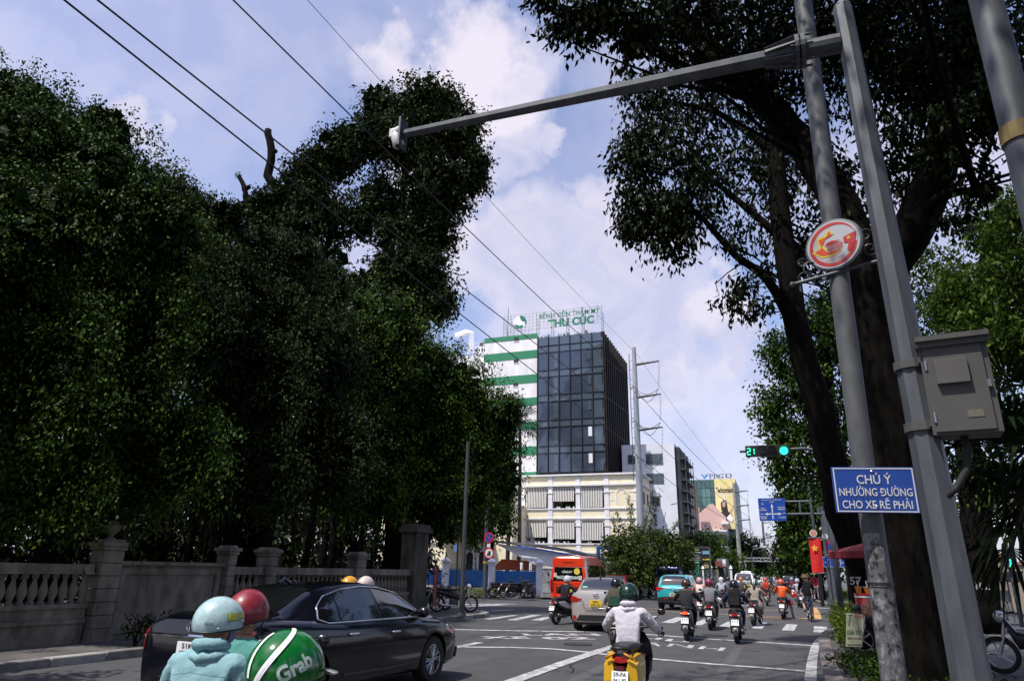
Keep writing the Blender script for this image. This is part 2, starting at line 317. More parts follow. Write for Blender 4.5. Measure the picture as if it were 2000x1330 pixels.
def kerb(name, pts, w, h, step, mts, side=1):
    k0 = MB(); k0.tube([(pts[0][0], pts[0][1], -.05), (pts[1][0], pts[1][1], -.05)], .01, 4); root = k0.build(name, mts[0], kind='structure')
    L_ = [0]; P = [Vector((x, y, 0)) for x, y in pts]
    for a, b in zip(P, P[1:]): L_.append(L_[-1]+(b-a).length)
    def at(s):
        for i in range(len(P)-1):
            if s <= L_[i+1] or i == len(P)-2: return P[i].lerp(P[i+1], (s-L_[i])/(L_[i+1]-L_[i]))
    s = 0; rr = random.Random(3); i = 0
    while s+step < L_[-1]:
        a, b = at(s+.008), at(s+step-.008); d = (b-a).normalized(); n = Vector((d.y, -d.x, 0))*side; hh = h+rr.uniform(-.006, .006)
        c = MB(); q = [a, b, b+n*w, a+n*w]; e = .015
        c.add([(*p.xy, -.05) for p in q]+[(*p.xy, hh-e) for p in q]+[(*(p+(sum(q, Vector())/4-p)*.06).xy, hh) for p in q], [(0, 1, 5, 4), (1, 2, 6, 5), (2, 3, 7, 6), (3, 0, 4, 7), (4, 5, 9, 8), (5, 6, 10, 9), (6, 7, 11, 10), (7, 4, 8, 11), (8, 9, 10, 11)])
        c.build('kerb_stone', mts[i % 2], root); s += step; i += 1
kb2 = mat('kerb stone reddish', (.19, .145, .14), .85, col2=(.11, .09, .088), ns=5)
kerb('kerb_right', [p for p in KR if p[1] > -1 and p[0] < 12], .28, .135, 1.0, [K['kerb'], kb2])
kerb('kerb_left', [p for p in KLn if p[1] > -1 and p[0] > -20], .26, .14, 1.0, [K['kerb'], K['concrete']], -1)
kerb('kerb_far_left', KF[1:9], .25, .135, 1.4, [K['kerb'], K['concrete']], -1)
kerb('kerb_far_right', KQ[2:], .25, .135, 1.4, [K['kerb'], kb2], -1)
tl = mat('small grey paving tile', (.085, .08, .076), .85, col2=(.05, .047, .045), ns=7); tb = MB(); tb.box((0, 0, 0), (.19, .19, .03), top=(.94, .94)); t0 = tb.build('paving_tile', tl, bpy.data.objects['pavement_right'], loc=(.9, 12.2, .122))
rr = random.Random(5)
for i in range(10):
    for j in range(29):
        if i or j: inst(t0, loc=(.93+i*.2+.1*(j % 2), 12.2+j*.2, .122+rr.uniform(-.004, .004)))
# ---------------------------------------------------------------- painted markings (sheets 4 mm above the asphalt)
def mark(name, pxs, mt=None, z=.005, world=False):
    mb = MB(); P = [(Vector((*p, z)) if world else G(*p, z)) for p in pxs]; mb.add(P, [tuple(range(len(P)))]); return mb.build(name, mt or K['paint'], road)
def line(name, pxs, w, mt=None, z=.005):
    P = [G(*p, z) for p in pxs]; l = []; r_ = []
    for i, p in enumerate(P):
        d = (P[min(i+1, len(P)-1)]-P[max(i-1, 0)]).normalized(); n = Vector((-d.y, d.x, 0))*w/2; l.append(p+n); r_.append(p-n)
    mb = MB(); n = len(P); mb.add(l+r_, [(i, i+1, n+i+1, n+i) for i in range(n-1)]); return mb.build(name, mt or K['paint'], road)
line('stop_line', [(862, 1228), (1000, 1231), (1182, 1233.5), (1259, 1238), (1400, 1248), (1588, 1260)], .24)
line('stop_line', [(879, 1262.5), (1000, 1263.5), (1080, 1266.5), (1150, 1273), (1184, 1277.5), (1276, 1286), (1400, 1296.5), (1574, 1309.5)], .2, z=.009)
line('lane_line', [(985, 1335), (1100, 1294), (1180, 1267)], .26, z=.013); line('lane_line', [(1180, 1267), (1240, 1247)], .22, z=.013); line('lane_line', [(873, 1267), (938, 1254)], .22, z=.013)
line('edge_line', [(1582, 1345), (1584, 1310), (1587, 1285), (1592, 1262), (1600, 1249), (1612, 1240), (1626, 1233.5)], .19, z=.009)
zs = lambda q: mark('zebra_stripe', [(1240+x/4.762, 1180+y/4.762) for x, y in q])
for q in ([(1665, 200), (1786, 207), (1785, 262), (1662, 255)], [(1412, 180), (1513, 186), (1480, 244), (1364, 238)], [(1165, 164), (1234, 170), (1180, 226), (1083, 218)], [(860, 160), (960, 164), (880, 208), (783, 200)],
          [(640, 136), (720, 140), (620, 192), (520, 186)], [(395, 116), (480, 120), (360, 172), (244, 166)], [(150, 106), (236, 106), (100, 142), (20, 138)]): zs(q)
zt = lambda q: mark('zebra_stripe', [(860+x/5, 1160+y/5) for x, y in q])
for q in ([(425, 240), (700, 203), (765, 203), (480, 250)], [(650, 250), (900, 200), (990, 202), (740, 254)], [(880, 252), (1020, 222), (1100, 222), (990, 256)], [(220, 118), (560, 100), (660, 102), (240, 128)], [(230, 96), (640, 92), (800, 94), (240, 104)], [(470, 160), (650, 150), (740, 152), (520, 166)]): zt(q)
for q in ([(170, 318), (215, 308), (262, 312), (218, 332)], [(275, 335), (312, 318), (360, 320), (330, 345)], [(442, 346), (475, 330), (520, 334), (500, 352)], [(292, 388), (330, 362), (375, 366), (335, 390)], [(470, 400), (505, 375), (558, 380), (530, 406)], [(585, 410), (622, 385), (670, 390), (632, 415)], [(765, 428), (800, 397), (850, 402), (815, 430)],
          [(130, 350), (190, 352), (236, 386), (210, 386)], [(375, 370), (385, 367), (480, 392), (470, 395)], [(665, 403), (665, 408), (770, 414), (770, 409)], [(120, 312), (165, 316), (165, 320), (120, 318)], [(310, 340), (320, 338), (450, 346), (445, 350)]):
    mark('road_letter', [(1240+x/4.762, 1180+y/4.762) for x, y in q])
def roadtext(s, c, w, h, rx):
    me, a = text_mesh(s, h, w, bold=.03); P = G(*c, .006); u = Vector((*rx, 0)).normalized(); v = Vector((-u.y, u.x, 0))
    me.vertices.foreach_set('co', np.array([q for x, y, _ in a for q in (P+u*x+v*y)])); me.materials.clear(); me.materials.append(K['paint']); o = bpy.data.objects.new('road_letter', me); COL.objects.link(o); o.parent = road
dr = G(1162, 1245)-G(936, 1245)
roadtext('XE', (985, 1244.2), (G(1040, 1244)-G(936, 1244)).length*.92, .66, dr.xy); roadtext('02', (1108, 1245.6), (G(1162, 1245)-G(1056, 1245)).length*.92, .66, dr.xy); roadtext('LAN', (1096, 1238.5), (G(1172, 1238)-G(1018, 1238)).length*.95, .60, dr.xy)
for q in ([(1256, 1188), (1400, 1190), (1550, 1191.5)], [(1256, 1193.5), (1330, 1195), (1480, 1202), (1598, 1208)], [(1420, 1200), (1500, 1206), (1600, 1208)], [(1590, 1186), (1597, 1196), (1599, 1208)]): line('yellow_line', q, .22, K['ypaint'], z=.007+.001*len(q))
mark('yellow_line', [(1585, 1186), (1592, 1186), (1600, 1207), (1590, 1206)], K['ypaint'], z=.012)
line('edge_line', [(1440, 1181), (1490, 1182)], .5); line('edge_line', [(1555, 1184), (1622, 1188)], .5)
pm_ = mat('road patch', (.040, .040, .042), .9, col2=(.052, .052, .055), ns=3, bump=.3, bs=60); old = mat('pale worn asphalt', (.078, .077, .076), .85, col2=(.062, .062, .063), ns=2, bump=.3, bs=60)
def blot(pts, mt, z, nm='asphalt_patch'): rb = random.Random(len(pts)*7+int(z*1e4)); mark(nm, [(x+rb.uniform(-.03, .03), y+rb.uniform(-.04, .04)) for x, y in pts], mt, z, world=True)
blot([(-5.6, 9.5), (-4.3, 9.4), (-4.2, 11), (-4.25, 14.6), (-5.5, 14.7)], pm_, .0025); blot([(-2.2, 13), (-.9, 13.1), (-.8, 14.2), (-2.1, 14.3)], pm_, .0028); blot([(-9, 21), (-3.5, 22), (-3.5, 22.5), (-9, 21.5)], old, .0026); blot([(-8.5, 28), (1.5, 31), (1.5, 31.6), (-8.5, 28.6)], pm_, .003); blot([(-3.4, 8), (-3.15, 8), (-3.0, 19), (-3.3, 19)], old, .0032); blot([(-1.3, 8), (-1.05, 8), (-1.0, 19), (-1.2, 19)], old, .0034)
for k in range(14):
    rb = random.Random(k+200); x, y, r_ = rb.uniform(-8.5, -.3), rb.uniform(9, 30), rb.uniform(.12, .45); blot([(x+r_*rb.uniform(.6, 1.1)*math.cos(a*.5236)*.6, y+r_*rb.uniform(.6, 1.3)*math.sin(a*.5236)*1.6) for a in range(12)], (pm_, old)[k % 3 == 0], .0036+.0001*k, 'oil_stain')
crk = MB(); rr = random.Random(31)
for k in range(16):
    x, y = rr.uniform(-8, 0), rr.uniform(9, 24); a = rr.uniform(-.5, .5)+(math.pi/2 if k % 3 else 0); P = []
    for j in range(12): P.append((x, y)); x += math.cos(a)*.22+rr.uniform(-.05, .05); y += math.sin(a)*.22+rr.uniform(-.05, .05); a += rr.uniform(-.35, .35)
    for (x0, y0), (x1, y1) in zip(P, P[1:]): w = rr.uniform(.006, .014); crk.add([(x0-w, y0-w, .0195), (x1-w, y1-w, .0195), (x1+w, y1+w, .0195), (x0+w, y0+w, .0195)], [(0, 1, 2, 3)])
crk.build('crack', mat('tar crack', (.012, .012, .012), .8), road, kind='stuff')
for (x, y) in ((-4.7, 17.3), (-1.9, 21.8), (-6.6, 12.6)):
    m_ = MB(); m_.cyl((x, y, .0), (x, y, .016), .34, n=24); m_.build('manhole_cover', mat('cast iron', (.03, .03, .03), .6, .4, bump=.6, bs=30), road)
# fallen leaves and grit on the near carriageway
mb = MB(); rr = random.Random(11); lf = mat('dry fallen leaf', (.20, .12, .05), .8)
for i in range(150):
    y = rr.uniform(8, 30); x = rr.choice([rr.uniform(-8, .4), rr.gauss(.1, .15), rr.gauss(.1, .12)]); a = rr.uniform(0, 6); s = rr.uniform(.015, .04)
    mb.add([(x+s*math.cos(a), y+s*math.sin(a), .012), (x-s*.4*math.sin(a), y+s*.4*math.cos(a), .02), (x-s*math.cos(a), y-s*math.sin(a), .011), (x+s*.4*math.sin(a), y-s*.4*math.cos(a), .017)], [(0, 1, 2, 3)])
mb.build('fallen_leaves', lf, kind='stuff')
# ================================================================ left: stone balustrade wall along the compound
WA = Vector((-13.62, 6.0, .12)); WB = Vector((-12.26, 24.1, .12)); wd_ = (WB-WA).normalized(); WRZ = math.atan2(wd_.y, wd_.x)-math.pi/2
wall = thing('boundary_wall', 'long weathered stone balustrade wall with square piers beside the left pavement', 'wall', WA, WRZ)
WL = (WB-WA).length
def ws(px, py=1110):   # pixel -> distance along the wall face
    d = ray(px, py); n = Vector((-wd_.y, wd_.x, 0)); t = (WA-CP).dot(n)/d.dot(n); return ((CP+d*t)-WA).dot(wd_)
st = K['stone']
mb = MB()
secs = [(-1.0, ws(183)), (ws(232), ws(436)), (ws(452), ws(513)), (ws(535), ws(690)), (ws(712), ws(800))]
for (a, b) in [secs[0], secs[2], secs[3], secs[4]]:
    mb.bb(-.22, .02, a, b, -.15, .38); mb.bb(-.20, .06, a, b, .38, .46); mb.bb(-.22, -.0, a, b, .46, .66); mb.bb(-.24, .05, a, b, .66, .74)
    mb.bb(-.24, .06, a, b, 1.30, 1.35); mb.bb(-.22, .03, a, b, 1.35, 1.49)
a, b = secs[1]; mb.bb(-.25, -.04, a, b, -.15, 1.49)
mb.build('wall_body', st, wall, bevel=.008)
mb = MB()
for (x0, x1, z0, z1) in ((a+.08, b-.08, 1.30, 1.42), (a+.08, b-.08, .12, .24)): mb.bb(-.045, -.0, x0, x1, z0, z1)
for x0 in (a+.08, b-.2): mb.bb(-.045, -.0, x0, x0+.12, .243, 1.297)
mb.build('panel_frame', st, wall)
mb = MB(); mb.bb(-.26, .05, a, b, 1.492, 1.57); mb.build('coping', st, wall)
bal = MB(); bal.lathe([(.07, 0), (.07, .045), (.04, .06), (.045, .09), (.075, .17), (.082, .24), (.065, .33), (.038, .42), (.034, .47), (.055, .49), (.06, .51), (.06, .56)], 12); b0 = bal.build('baluster', st, wall, loc=(-.09, 0, .74), smooth=40)
first = True
for (a, b) in [(ws(-40), secs[0][1]), secs[2], secs[3], secs[4]]:
    n = max(2, int(round((b-a)/.205)))
    for i in range(n):
        p = (-.09, a+(i+.5)*(b-a)/n, .74)
        if first: b0.location = p; first = False
        else: inst(b0, loc=p)
def pier(s0, s1, h, urn=False):
    c = (s0+s1)/2; w = (s1-s0); mb = MB(); mb.box((-.1, c, .05), (.5, w+.06, .4)); z = .25
    while z < h-.32: mb.box((-.1, c, z+.125), (.42, w-.02, .235)); mb.box((-.1, c, z+.247), (.38, w-.06, .012)); z += .255
    mb.box((-.1, c, z+.04), (.48, w+.05, .08)); mb.box((-.1, c, z+.12), (.56, w+.13, .08)); mb.box((-.1, c, z+.19), (.44, w, .06), top=(.8, .8)); p = mb.build('pier', st, wall, bevel=.01)
    if urn: u = MB(); u.lathe([(.1, 0), (.1, .04), (.04, .08), (.06, .12), (.15, .22), (.16, .3), (.1, .34), (.13, .37), (.02, .42)], 12, (-.1, c, z+.2)); u.build('urn', st, p, smooth=40)
pier(ws(190), ws(232), 1.95, True); pier(ws(438), ws(455), 1.95); pier(ws(515), ws(536), 1.95); pier(ws(692), ws(710), 1.95)
mb = MB(); c = ws(815); mb.box((-.15, c, 1.3), (.6, .9, 3.0)); mb.box((-.15, c, .2), (.72, 1.02, .8)); mb.box((-.15, c, 2.86), (.8, 1.1, .16)); mb.box((-.15, c, 3.0), (.66, .98, .12)); mb.build('gate_pier', mat('dark mossy stone', (.10, .092, .075), .9, spec=.15, col2=(.04, .038, .03), ns=3, st=.4, bump=.5, bs=16), wall, bevel=.012)  # gate pier: its shade is put into a darker stone colour
# weed growing at the foot of the wall
w = thing('weed_plant', 'small leafy weed growing at the foot of the wall panel', 'plant', G(262, 1262, .12)); c = Vector(w.location)
leaf_cloud('foliage', [((c.x+.1, c.y, c.z+.3), (.35, .3, .3), 240), ((c.x+.2, c.y+.3, c.z+.55), (.25, .3, .15), 90)], LEAF['dark'], w, size=.11, spread=.15, droop=.3, aspect=.35)
mb = MB(); [mb.tube([(0, 0, 0), (random.uniform(-.1, .2), random.uniform(-.2, .3), .3), (random.uniform(-.2, .4), random.uniform(-.3, .5), .6)], .008, 4) for _ in range(6)]; mb.build('stem', K['bark'], w)
# ================================================================ blue fence round the far left corner
FA = G(1054, 1166); FD = (G(1054, 1166)-G(870, 1162)); FD.z = 0; FD.normalize(); frz = math.atan2(FD.y, FD.x)
fen = thing('blue_metal_fence', 'blue sheet metal fence with white piers and dark spikes across the corner', 'fence', FA, frz)
def fs(px, py=1130): d = ray(px, py); n = Vector((-FD.y, FD.x, 0)); t = (FA-CP).dot(n)/d.dot(n); return ((CP+d*t)-FA).dot(FD)
blue = mat('blue painted steel sheet', (.02, .15, .42), .5, col2=(.015, .11, .32), ns=3); prs = [fs(790), fs(870), fs(960), 0.0, fs(1120), fs(1192)]
mb = MB()
for a, b in zip([fs(700)]+prs[:-1], prs): mb.bb(-.0+a, b, -.15, .15, 0, .42); mb.bb(a, b, -.19, .19, .42, .5)
mb.build('base_wall', K['cream'], fen)
for a, b in zip([fs(700)]+prs[:-1], prs):
    a += .25; b -= .25; mb = MB(); n = int((b-a)/.11); pts = []
    for i in range(n+1): pts.append((a+(b-a)*i/n, .02 if i % 2 else -.02))
    mb.add([(x, y, .62) for x, y in pts]+[(x, y, 1.62) for x, y in pts], [(i, i+1, n+2+i, n+1+i) for i in range(n)]); mb.build('sheet_panel', blue, fen)
    mb = MB(); mb.bb(a, b, .03, .07, .6, .64); mb.bb(a, b, .03, .07, 1.66, 1.7)
    n2 = int((b-a)/.14)
    for i in range(n2): x = a+(i+.5)*(b-a)/n2; mb.cyl((x, .05, .5), (x, .05, 1.92), .012, n=5); mb.cyl((x, .05, 1.92), (x, .05, 2.03), .024, .002, n=5)
    mb.build('spike_row', mat('dark blue iron', (.015, .03, .06), .5), fen, kind='stuff')
for p in prs:
    mb = MB(); mb.box((p, 0, 1.05), (.44, .44, 2.1)); mb.box((p, 0, .3), (.52, .52, .6)); mb.box((p, 0, 2.02), (.54, .54, .1)); mb.box((p, 0, 2.16), (.64, .64, .1)); mb.box((p, 0, 2.31), (.6, .6, .2), top=(.12, .12)); mb.build('fence_pier', K['trimw'], fen, bevel=.01)
cb = thing('utility_cabinet', 'tall grey metal utility cabinet on a concrete foot beside a white fence pier', 'cabinet', G(1072, 1166, .12), frz)
mb = MB(); mb.box((0, 0, .1), (1.0, .5, .2)); mb.build('plinth', K['concrete'], cb); gm = mat('weathered grey enamel', (.36, .37, .38), .6, col2=(.27, .28, .29), ns=3)
mb = MB(); mb.box((0, 0, .92), (.85, .42, 1.44)); mb.box((0, 0, 1.67), (.93, .5, .06)); mb.build('cabinet_body', gm, cb, bevel=.01)
for sx in (-.21, .21): mb = MB(); mb.box((sx, -.225, .55), (.38, .02, .55)); mb.build('door', gm, cb); mb = MB(); mb.box((sx, -.225, 1.22), (.38, .02, .7)); mb.build('door', gm, cb)
mb = MB()
for z in (.9, 1.3, 1.4): mb.box((-.02, -.24, z), (.1, .02, .08))
mb.build('latch', K['dark'], cb)
# ================================================================ low building, canopy, yellow house
def box_b(name, mt, parent, x0, x1, y0, y1, z0, z1, **k): mb = MB(); mb.bb(x0, x1, y0, y1, z0, z1); return mb.build(name, mt, parent, **k)
P_ = lambda px, py, Y: AY(px, py, Y)
yb = thing('yellow_colonial_house', 'cream yellow house with white arched openings behind the blue fence at left', 'building', (P_(850, 1100, 62).x, 62, 0)); ox = yb.location.x
xl, xr = P_(735, 1100, 62).x-ox, P_(869, 1100, 62).x-ox
cm = K['cream']; tw = K['trimw']; dk = mat('dark room interior', (.02, .018, .015), .7)
box_b('wall', cm, yb, xl, xr, 0, 6, 0, 9.0); box_b('cornice', tw, yb, xl-.1, xr+.15, -.15, 6.1, P_(850, 1062, 62).z, P_(850, 1058, 62).z)
x0, x1 = P_(833, 1090, 62).x-ox, P_(845, 1090, 62).x-ox; f = box_b('window', dk, yb, x0, x1, -.03, .05, P_(840, 1103, 62).z, P_(840, 1078, 62).z)
xr2 = P_(1000, 1100, 66).x-ox; box_b('wall', cm, yb, xr+.01, xr2, 4, 9, 0, 8)
for i, (pa, pb) in enumerate(((874, 889), (911, 925), (936, 952))):
    a_, b_ = P_(pa, 1100, 66).x-ox, P_(pb, 1100, 66).x-ox; zt_ = P_(900, 1085, 66).z; rad = (b_-a_)/2; c = (a_+b_)/2
    mb = MB(); mb.prism([(a_, .2), (b_, .2)]+[(c+rad*math.cos(t*math.pi/10), zt_+rad*math.sin(t*math.pi/10)) for t in range(11)], 3.93, 3.99, 'y'); w_ = mb.build('arched_opening', dk, yb)
    arc = [(c+(rad+.35)*math.cos(t*math.pi/10), zt_+(rad+.35)*math.sin(t*math.pi/10)) for t in range(11)]; ain = [(c+rad*math.cos(t*math.pi/10), zt_+rad*math.sin(t*math.pi/10)) for t in range(11)]
    mb = MB()
    for t in range(10): mb.prism([arc[t], arc[t+1], ain[t+1], ain[t]], 3.8, 3.97, 'y')
    mb.bb(a_-.35, a_, 3.8, 3.97, .2, zt_); mb.bb(b_, b_+.35, 3.8, 3.97, .2, zt_); mb.build('arch_surround', tw, w_)
mb = MB(); a_, b_ = P_(885, 1050, 62).x-ox, P_(915, 1050, 62).x-ox; mb.prism([(a_-1.3, 4.6), (b_+1, 4.6), (b_-1, 6.2)], -.5, 3.9, 'y'); mb.build('porch_roof', mat('dark roof tile', (.07, .05, .045), .8), yb)
cn = thing('canopy_shed', 'white gabled shed with long grey sloping roof and blue edge behind the fence', 'shed', (P_(1040, 1100, 52).x, 52, 0)); ox = cn.location.x
Z = lambda px, py: (P_(px, py, 52).x-ox, P_(px, py, 52).z)
mb = MB(); mb.prism([Z(968, 1061), Z(1045, 1072), Z(1110, 1082), Z(1178, 1098), Z(1178, 1112), Z(1100, 1110), Z(1045, 1102), Z(1010, 1084)], 0, .12, 'y'); mb.build('gable_board', K['white'], cn)
mb = MB(); mb.prism([Z(965, 1055), Z(1040, 1062), Z(1105, 1071), Z(1185, 1092), Z(1185, 1097), Z(1104, 1077), Z(1040, 1067), Z(966, 1059)], -.35, 2.5, 'y'); mb.build('roof', mat('grey corrugated roofing', (.18, .18, .19), .7, col2=(.12, .12, .13), ns=2), cn)
mb = MB(); mb.prism([Z(1012, 1066), Z(1060, 1072), Z(1112, 1081), Z(1112, 1084), Z(1060, 1075), Z(1012, 1069)], -.42, -.36, 'y'); mb.build('blue_edge', mat('blue trim', (.04, .12, .5), .5), cn)
for px in (1018, 1036, 1090): x, _ = Z(px, 1100); box_b('post', K['white'], cn, x-.1, x+.1, 0, .2, 0, Z(px, 1098)[1])
oc = thing('orange_market_canopy', 'small orange canopy under the white shed roof behind the fence', 'canopy', (P_(1000, 1110, 54).x, 54, 0)); ox2 = oc.location.x
mb = MB(); mb.prism([(-1.7, 1.7), (1.7, 1.7), (1.5, 2.35), (-.9, 2.5)], 0, 2, 'y'); mb.build('canopy_cloth', mat('orange cloth', (.5, .09, .02), .7), oc)
mb = MB(); [mb.cyl((x, y, 0), (x, y, 1.72), .04, n=6) for x in (-1.6, 1.6) for y in (.1, 1.9)]; mb.build('leg', K['galv'], oc)
# ================================================================ hospital: green banded tower, glass box, cream arcaded podium
HY = 70.0; hb = thing('hospital_building', 'white and green hospital tower with dark glass front above a cream arcaded podium', 'hospital', (-20, HY, 0))
X = lambda px, py=800, Y=HY: AY(px, py, Y).x+20
ZH = lambda px, py, Y=HY: AY(px, py, Y).z
wp = mat('white tower render', (.84, .83, .85), .7, col2=(.66, .65, .66), ns=1.3, det=9, st=.25); gp = mat('green painted band', (.015, .20, .09), .6)
xa, xb = X(940), X(1047.5); ztop = ZH(1015, 657)
box_b('tower_wall', wp, hb, xa, xb, .33, 12, 0, ztop)
for (y0, y1) in ((652, 661), (684, 699), (731, 747), (776, 791), (823, 838), (871, 888), (921, 934)): box_b('green_band', gp, hb, xa-.01, xb-.01, .29, .34, ZH(1015, y1+ .5), ZH(1015, y0+.5))
for py in (661, 703.5, 749.5, 796, 842, 891):
    x0, x1 = X(1000), X(1009); f = box_b('window', dk, hb, x0, x1, .27, .4, ZH(1004, py+3.5), ZH(1004, py-3)); box_b('window_frame', K['trimw'], f, x0-.08, x1+.08, .26, .269, ZH(1004, py+3.5)-.08, ZH(1004, py+3.5)-.02)
ga, gb = X(1048), X(1181.5); gz0, gz1 = ZH(1120, 922), ZH(1120, 652.5); SD = AX(1221, 683, -20+gb).y-HY
box_b('tower_core', mat('dark slab edge', (.03, .03, .035), .6), hb, ga+.02, gb-.3, .35, SD, gz0-.3, gz1-.1)
glz = []
for i, (c, c2) in enumerate((((.075, .095, .135), (.06, .078, .115)), ((.11, .14, .17), (.09, .12, .15)), ((.06, .075, .11), (.075, .095, .13)))):
    glz.append(mat('blue tinted facade glass %d' % i, c, .06, spec=.55, col2=c2, ns=.8, metal=.35))
rows = [gz1]; fl = (gz1-gz0-1.15)/5
z = gz1-1.1; rows = [(gz1-1.05, gz1, 1)]
for k in range(5): rows += [(z-.75, z, 1), (z-fl+.0, z-.75, 0)]; z -= fl
rr = random.Random(2); nc = 6
for k, (z0, z1, ty) in enumerate(rows):
    for i in range(nc):
        x0 = ga+.06+(gb-ga-.12)*i/nc; x1 = ga+.06+(gb-ga-.12)*(i+1)/nc; mb = MB(); e = rr.uniform(-.006, .006); mb.add([(x0+.05, .10+e, z0+.03), (x1-.05, .10-e, z0+.03), (x1-.05, .10+e, z1-.03), (x0+.05, .10-e*.5, z1-.03), (x0+.05, .16, z0+.03), (x1-.05, .16, z0+.03), (x1-.05, .16, z1-.03), (x0+.05, .16, z1-.03)], [(0, 1, 2, 3), (4, 7, 6, 5), (0, 4, 5, 1), (1, 5, 6, 2), (2, 6, 7, 3), (3, 7, 4, 0)])
        pn = mb.build('pane', glz[1] if ty or (i == 5 and rr.random() < .8) else glz[rr.choice((0, 0, 2))], hb)
        if not ty and i in (1, 4):
            mb = MB(); h = z1-z0; mb.bb(x1-.55, x1-.14, .05, .09, z0+h*.42, z0+h*.9); mb.build('casement', glz[1] if not (i == 4 and k > 6) else K['trimw'], pn)
            mb = MB(); mb.bb(x1-.55, x1-.14, .05, .09, z0+h*.08, z0+h*.40); mb.build('casement', glz[1], pn) if i == 1 else None
fr = mat('bronze aluminium mullion', (.03, .028, .028), .45, .4)
for i in range(nc+1): x = ga+.06+(gb-ga-.12)*i/nc; box_b('mullion', fr, hb, x-.036, x+.036, -.04, .12, gz0-.2, gz1+.02)
mb = MB(); [mb.bb(ga, gb, .02, .098, z0-.018, z0+.018) for z0, _, _ in rows]; mb.build('transom', fr, hb)
box_b('sill_strip', mat('pale aqua flashing', (.4, .52, .5), .5), hb, ga-.05, X(1134), -.1, .3, gz0-.42, gz0-.22)
fin = mat('dark brown vertical fin', (.014, .012, .012), .7, spec=.2, col2=(.026, .022, .02), ns=1.3)
for i in range(13): y = .1+SD*(i+.0)/12; box_b('fin', fin, hb, gb-.3, gb+.12, y, y+.28, gz0-.2, gz1-.02 if i else gz1)
# podium
PX0, PX1 = X(905), X(1244); pz = {k: ZH(1127, v) for k, v in dict(top=926, cor=946, arch2=952, rail2=992.5, band2=1011, arch1=1019, rail1=1061, band1=1078).items()}; SDP = AX(1270, 945, -20+PX1).y-HY
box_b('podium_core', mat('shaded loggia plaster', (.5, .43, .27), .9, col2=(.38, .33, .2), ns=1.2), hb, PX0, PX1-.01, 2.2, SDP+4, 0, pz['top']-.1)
cols = [X(925), X(974), X(1024), X(1075), X(1127), X(1180.5), X(1238)]
for za, zb in ((pz['cor'], pz['top']), (pz['band2'], pz['rail2']), (0, pz['rail1'])): box_b('spandrel', cm, hb, PX0, PX1, 0, .3, za, zb)
box_b('podium_side', cm, hb, PX1-.3, PX1-.005, .3, SDP+4, 0, pz['top'])
box_b('podium_bay', cm, hb, cols[-2], cols[-1], 0, .3, pz['rail2'], pz['cor']); box_b('podium_bay', cm, hb, cols[-2], cols[-1], 0, .3, pz['rail1'], pz['band2'])
for z_, h_, p_ in ((pz['top'], .14, .25), (pz['cor'], .16, .2), (pz['rail2'], .1, .12), (pz['band2'], .12, .12), (pz['rail1'], .1, .12), (pz['band1'], .1, .1)):
    mb = MB(); mb.bb(PX0, PX1+p_, -p_, .31, z_-h_, z_+.02); mb.bb(PX1-.3, PX1+p_, .312, SDP+4, z_-h_, z_+.02); mb.build('cornice', tw, hb)
for c in cols:
    for za, zb in ((0, pz['rail1']-.1), (pz['rail1']+.02, pz['band2']-.12), (pz['band2']+.02, pz['rail2']-.1), (pz['rail2']+.02, pz['cor']-.16), (pz['cor']+.02, pz['top']-.14)):
        mb = MB(); mb.bb(c-.24, c+.24, -.07, .32, za, zb)
        if zb-za > 1.9: mb.bb(c-.3, c+.3, -.13, .3, zb-.72, zb-.58)
        mb.build('column', tw, hb)
def arch(x0, x1, zt, r=.42):
    mb = MB()
    for (cx, s) in ((x0, 1), (x1, -1)):
        pts = [(cx, zt+.02), (cx+s*r, zt+.02)]+[(cx+s*(r-r*math.sin(t*math.pi/12)), zt-r+r*math.cos(t*math.pi/12)) for t in range(7)]; mb.prism(pts if s > 0 else pts[::-1], 0, .3, 'y')
    mb.build('arch_corner', cm, hb)
bw = [mat('white blind stripe', (.72, .70, .66), .8), mat('brown blind stripe', (.03, .025, .022), .8)]
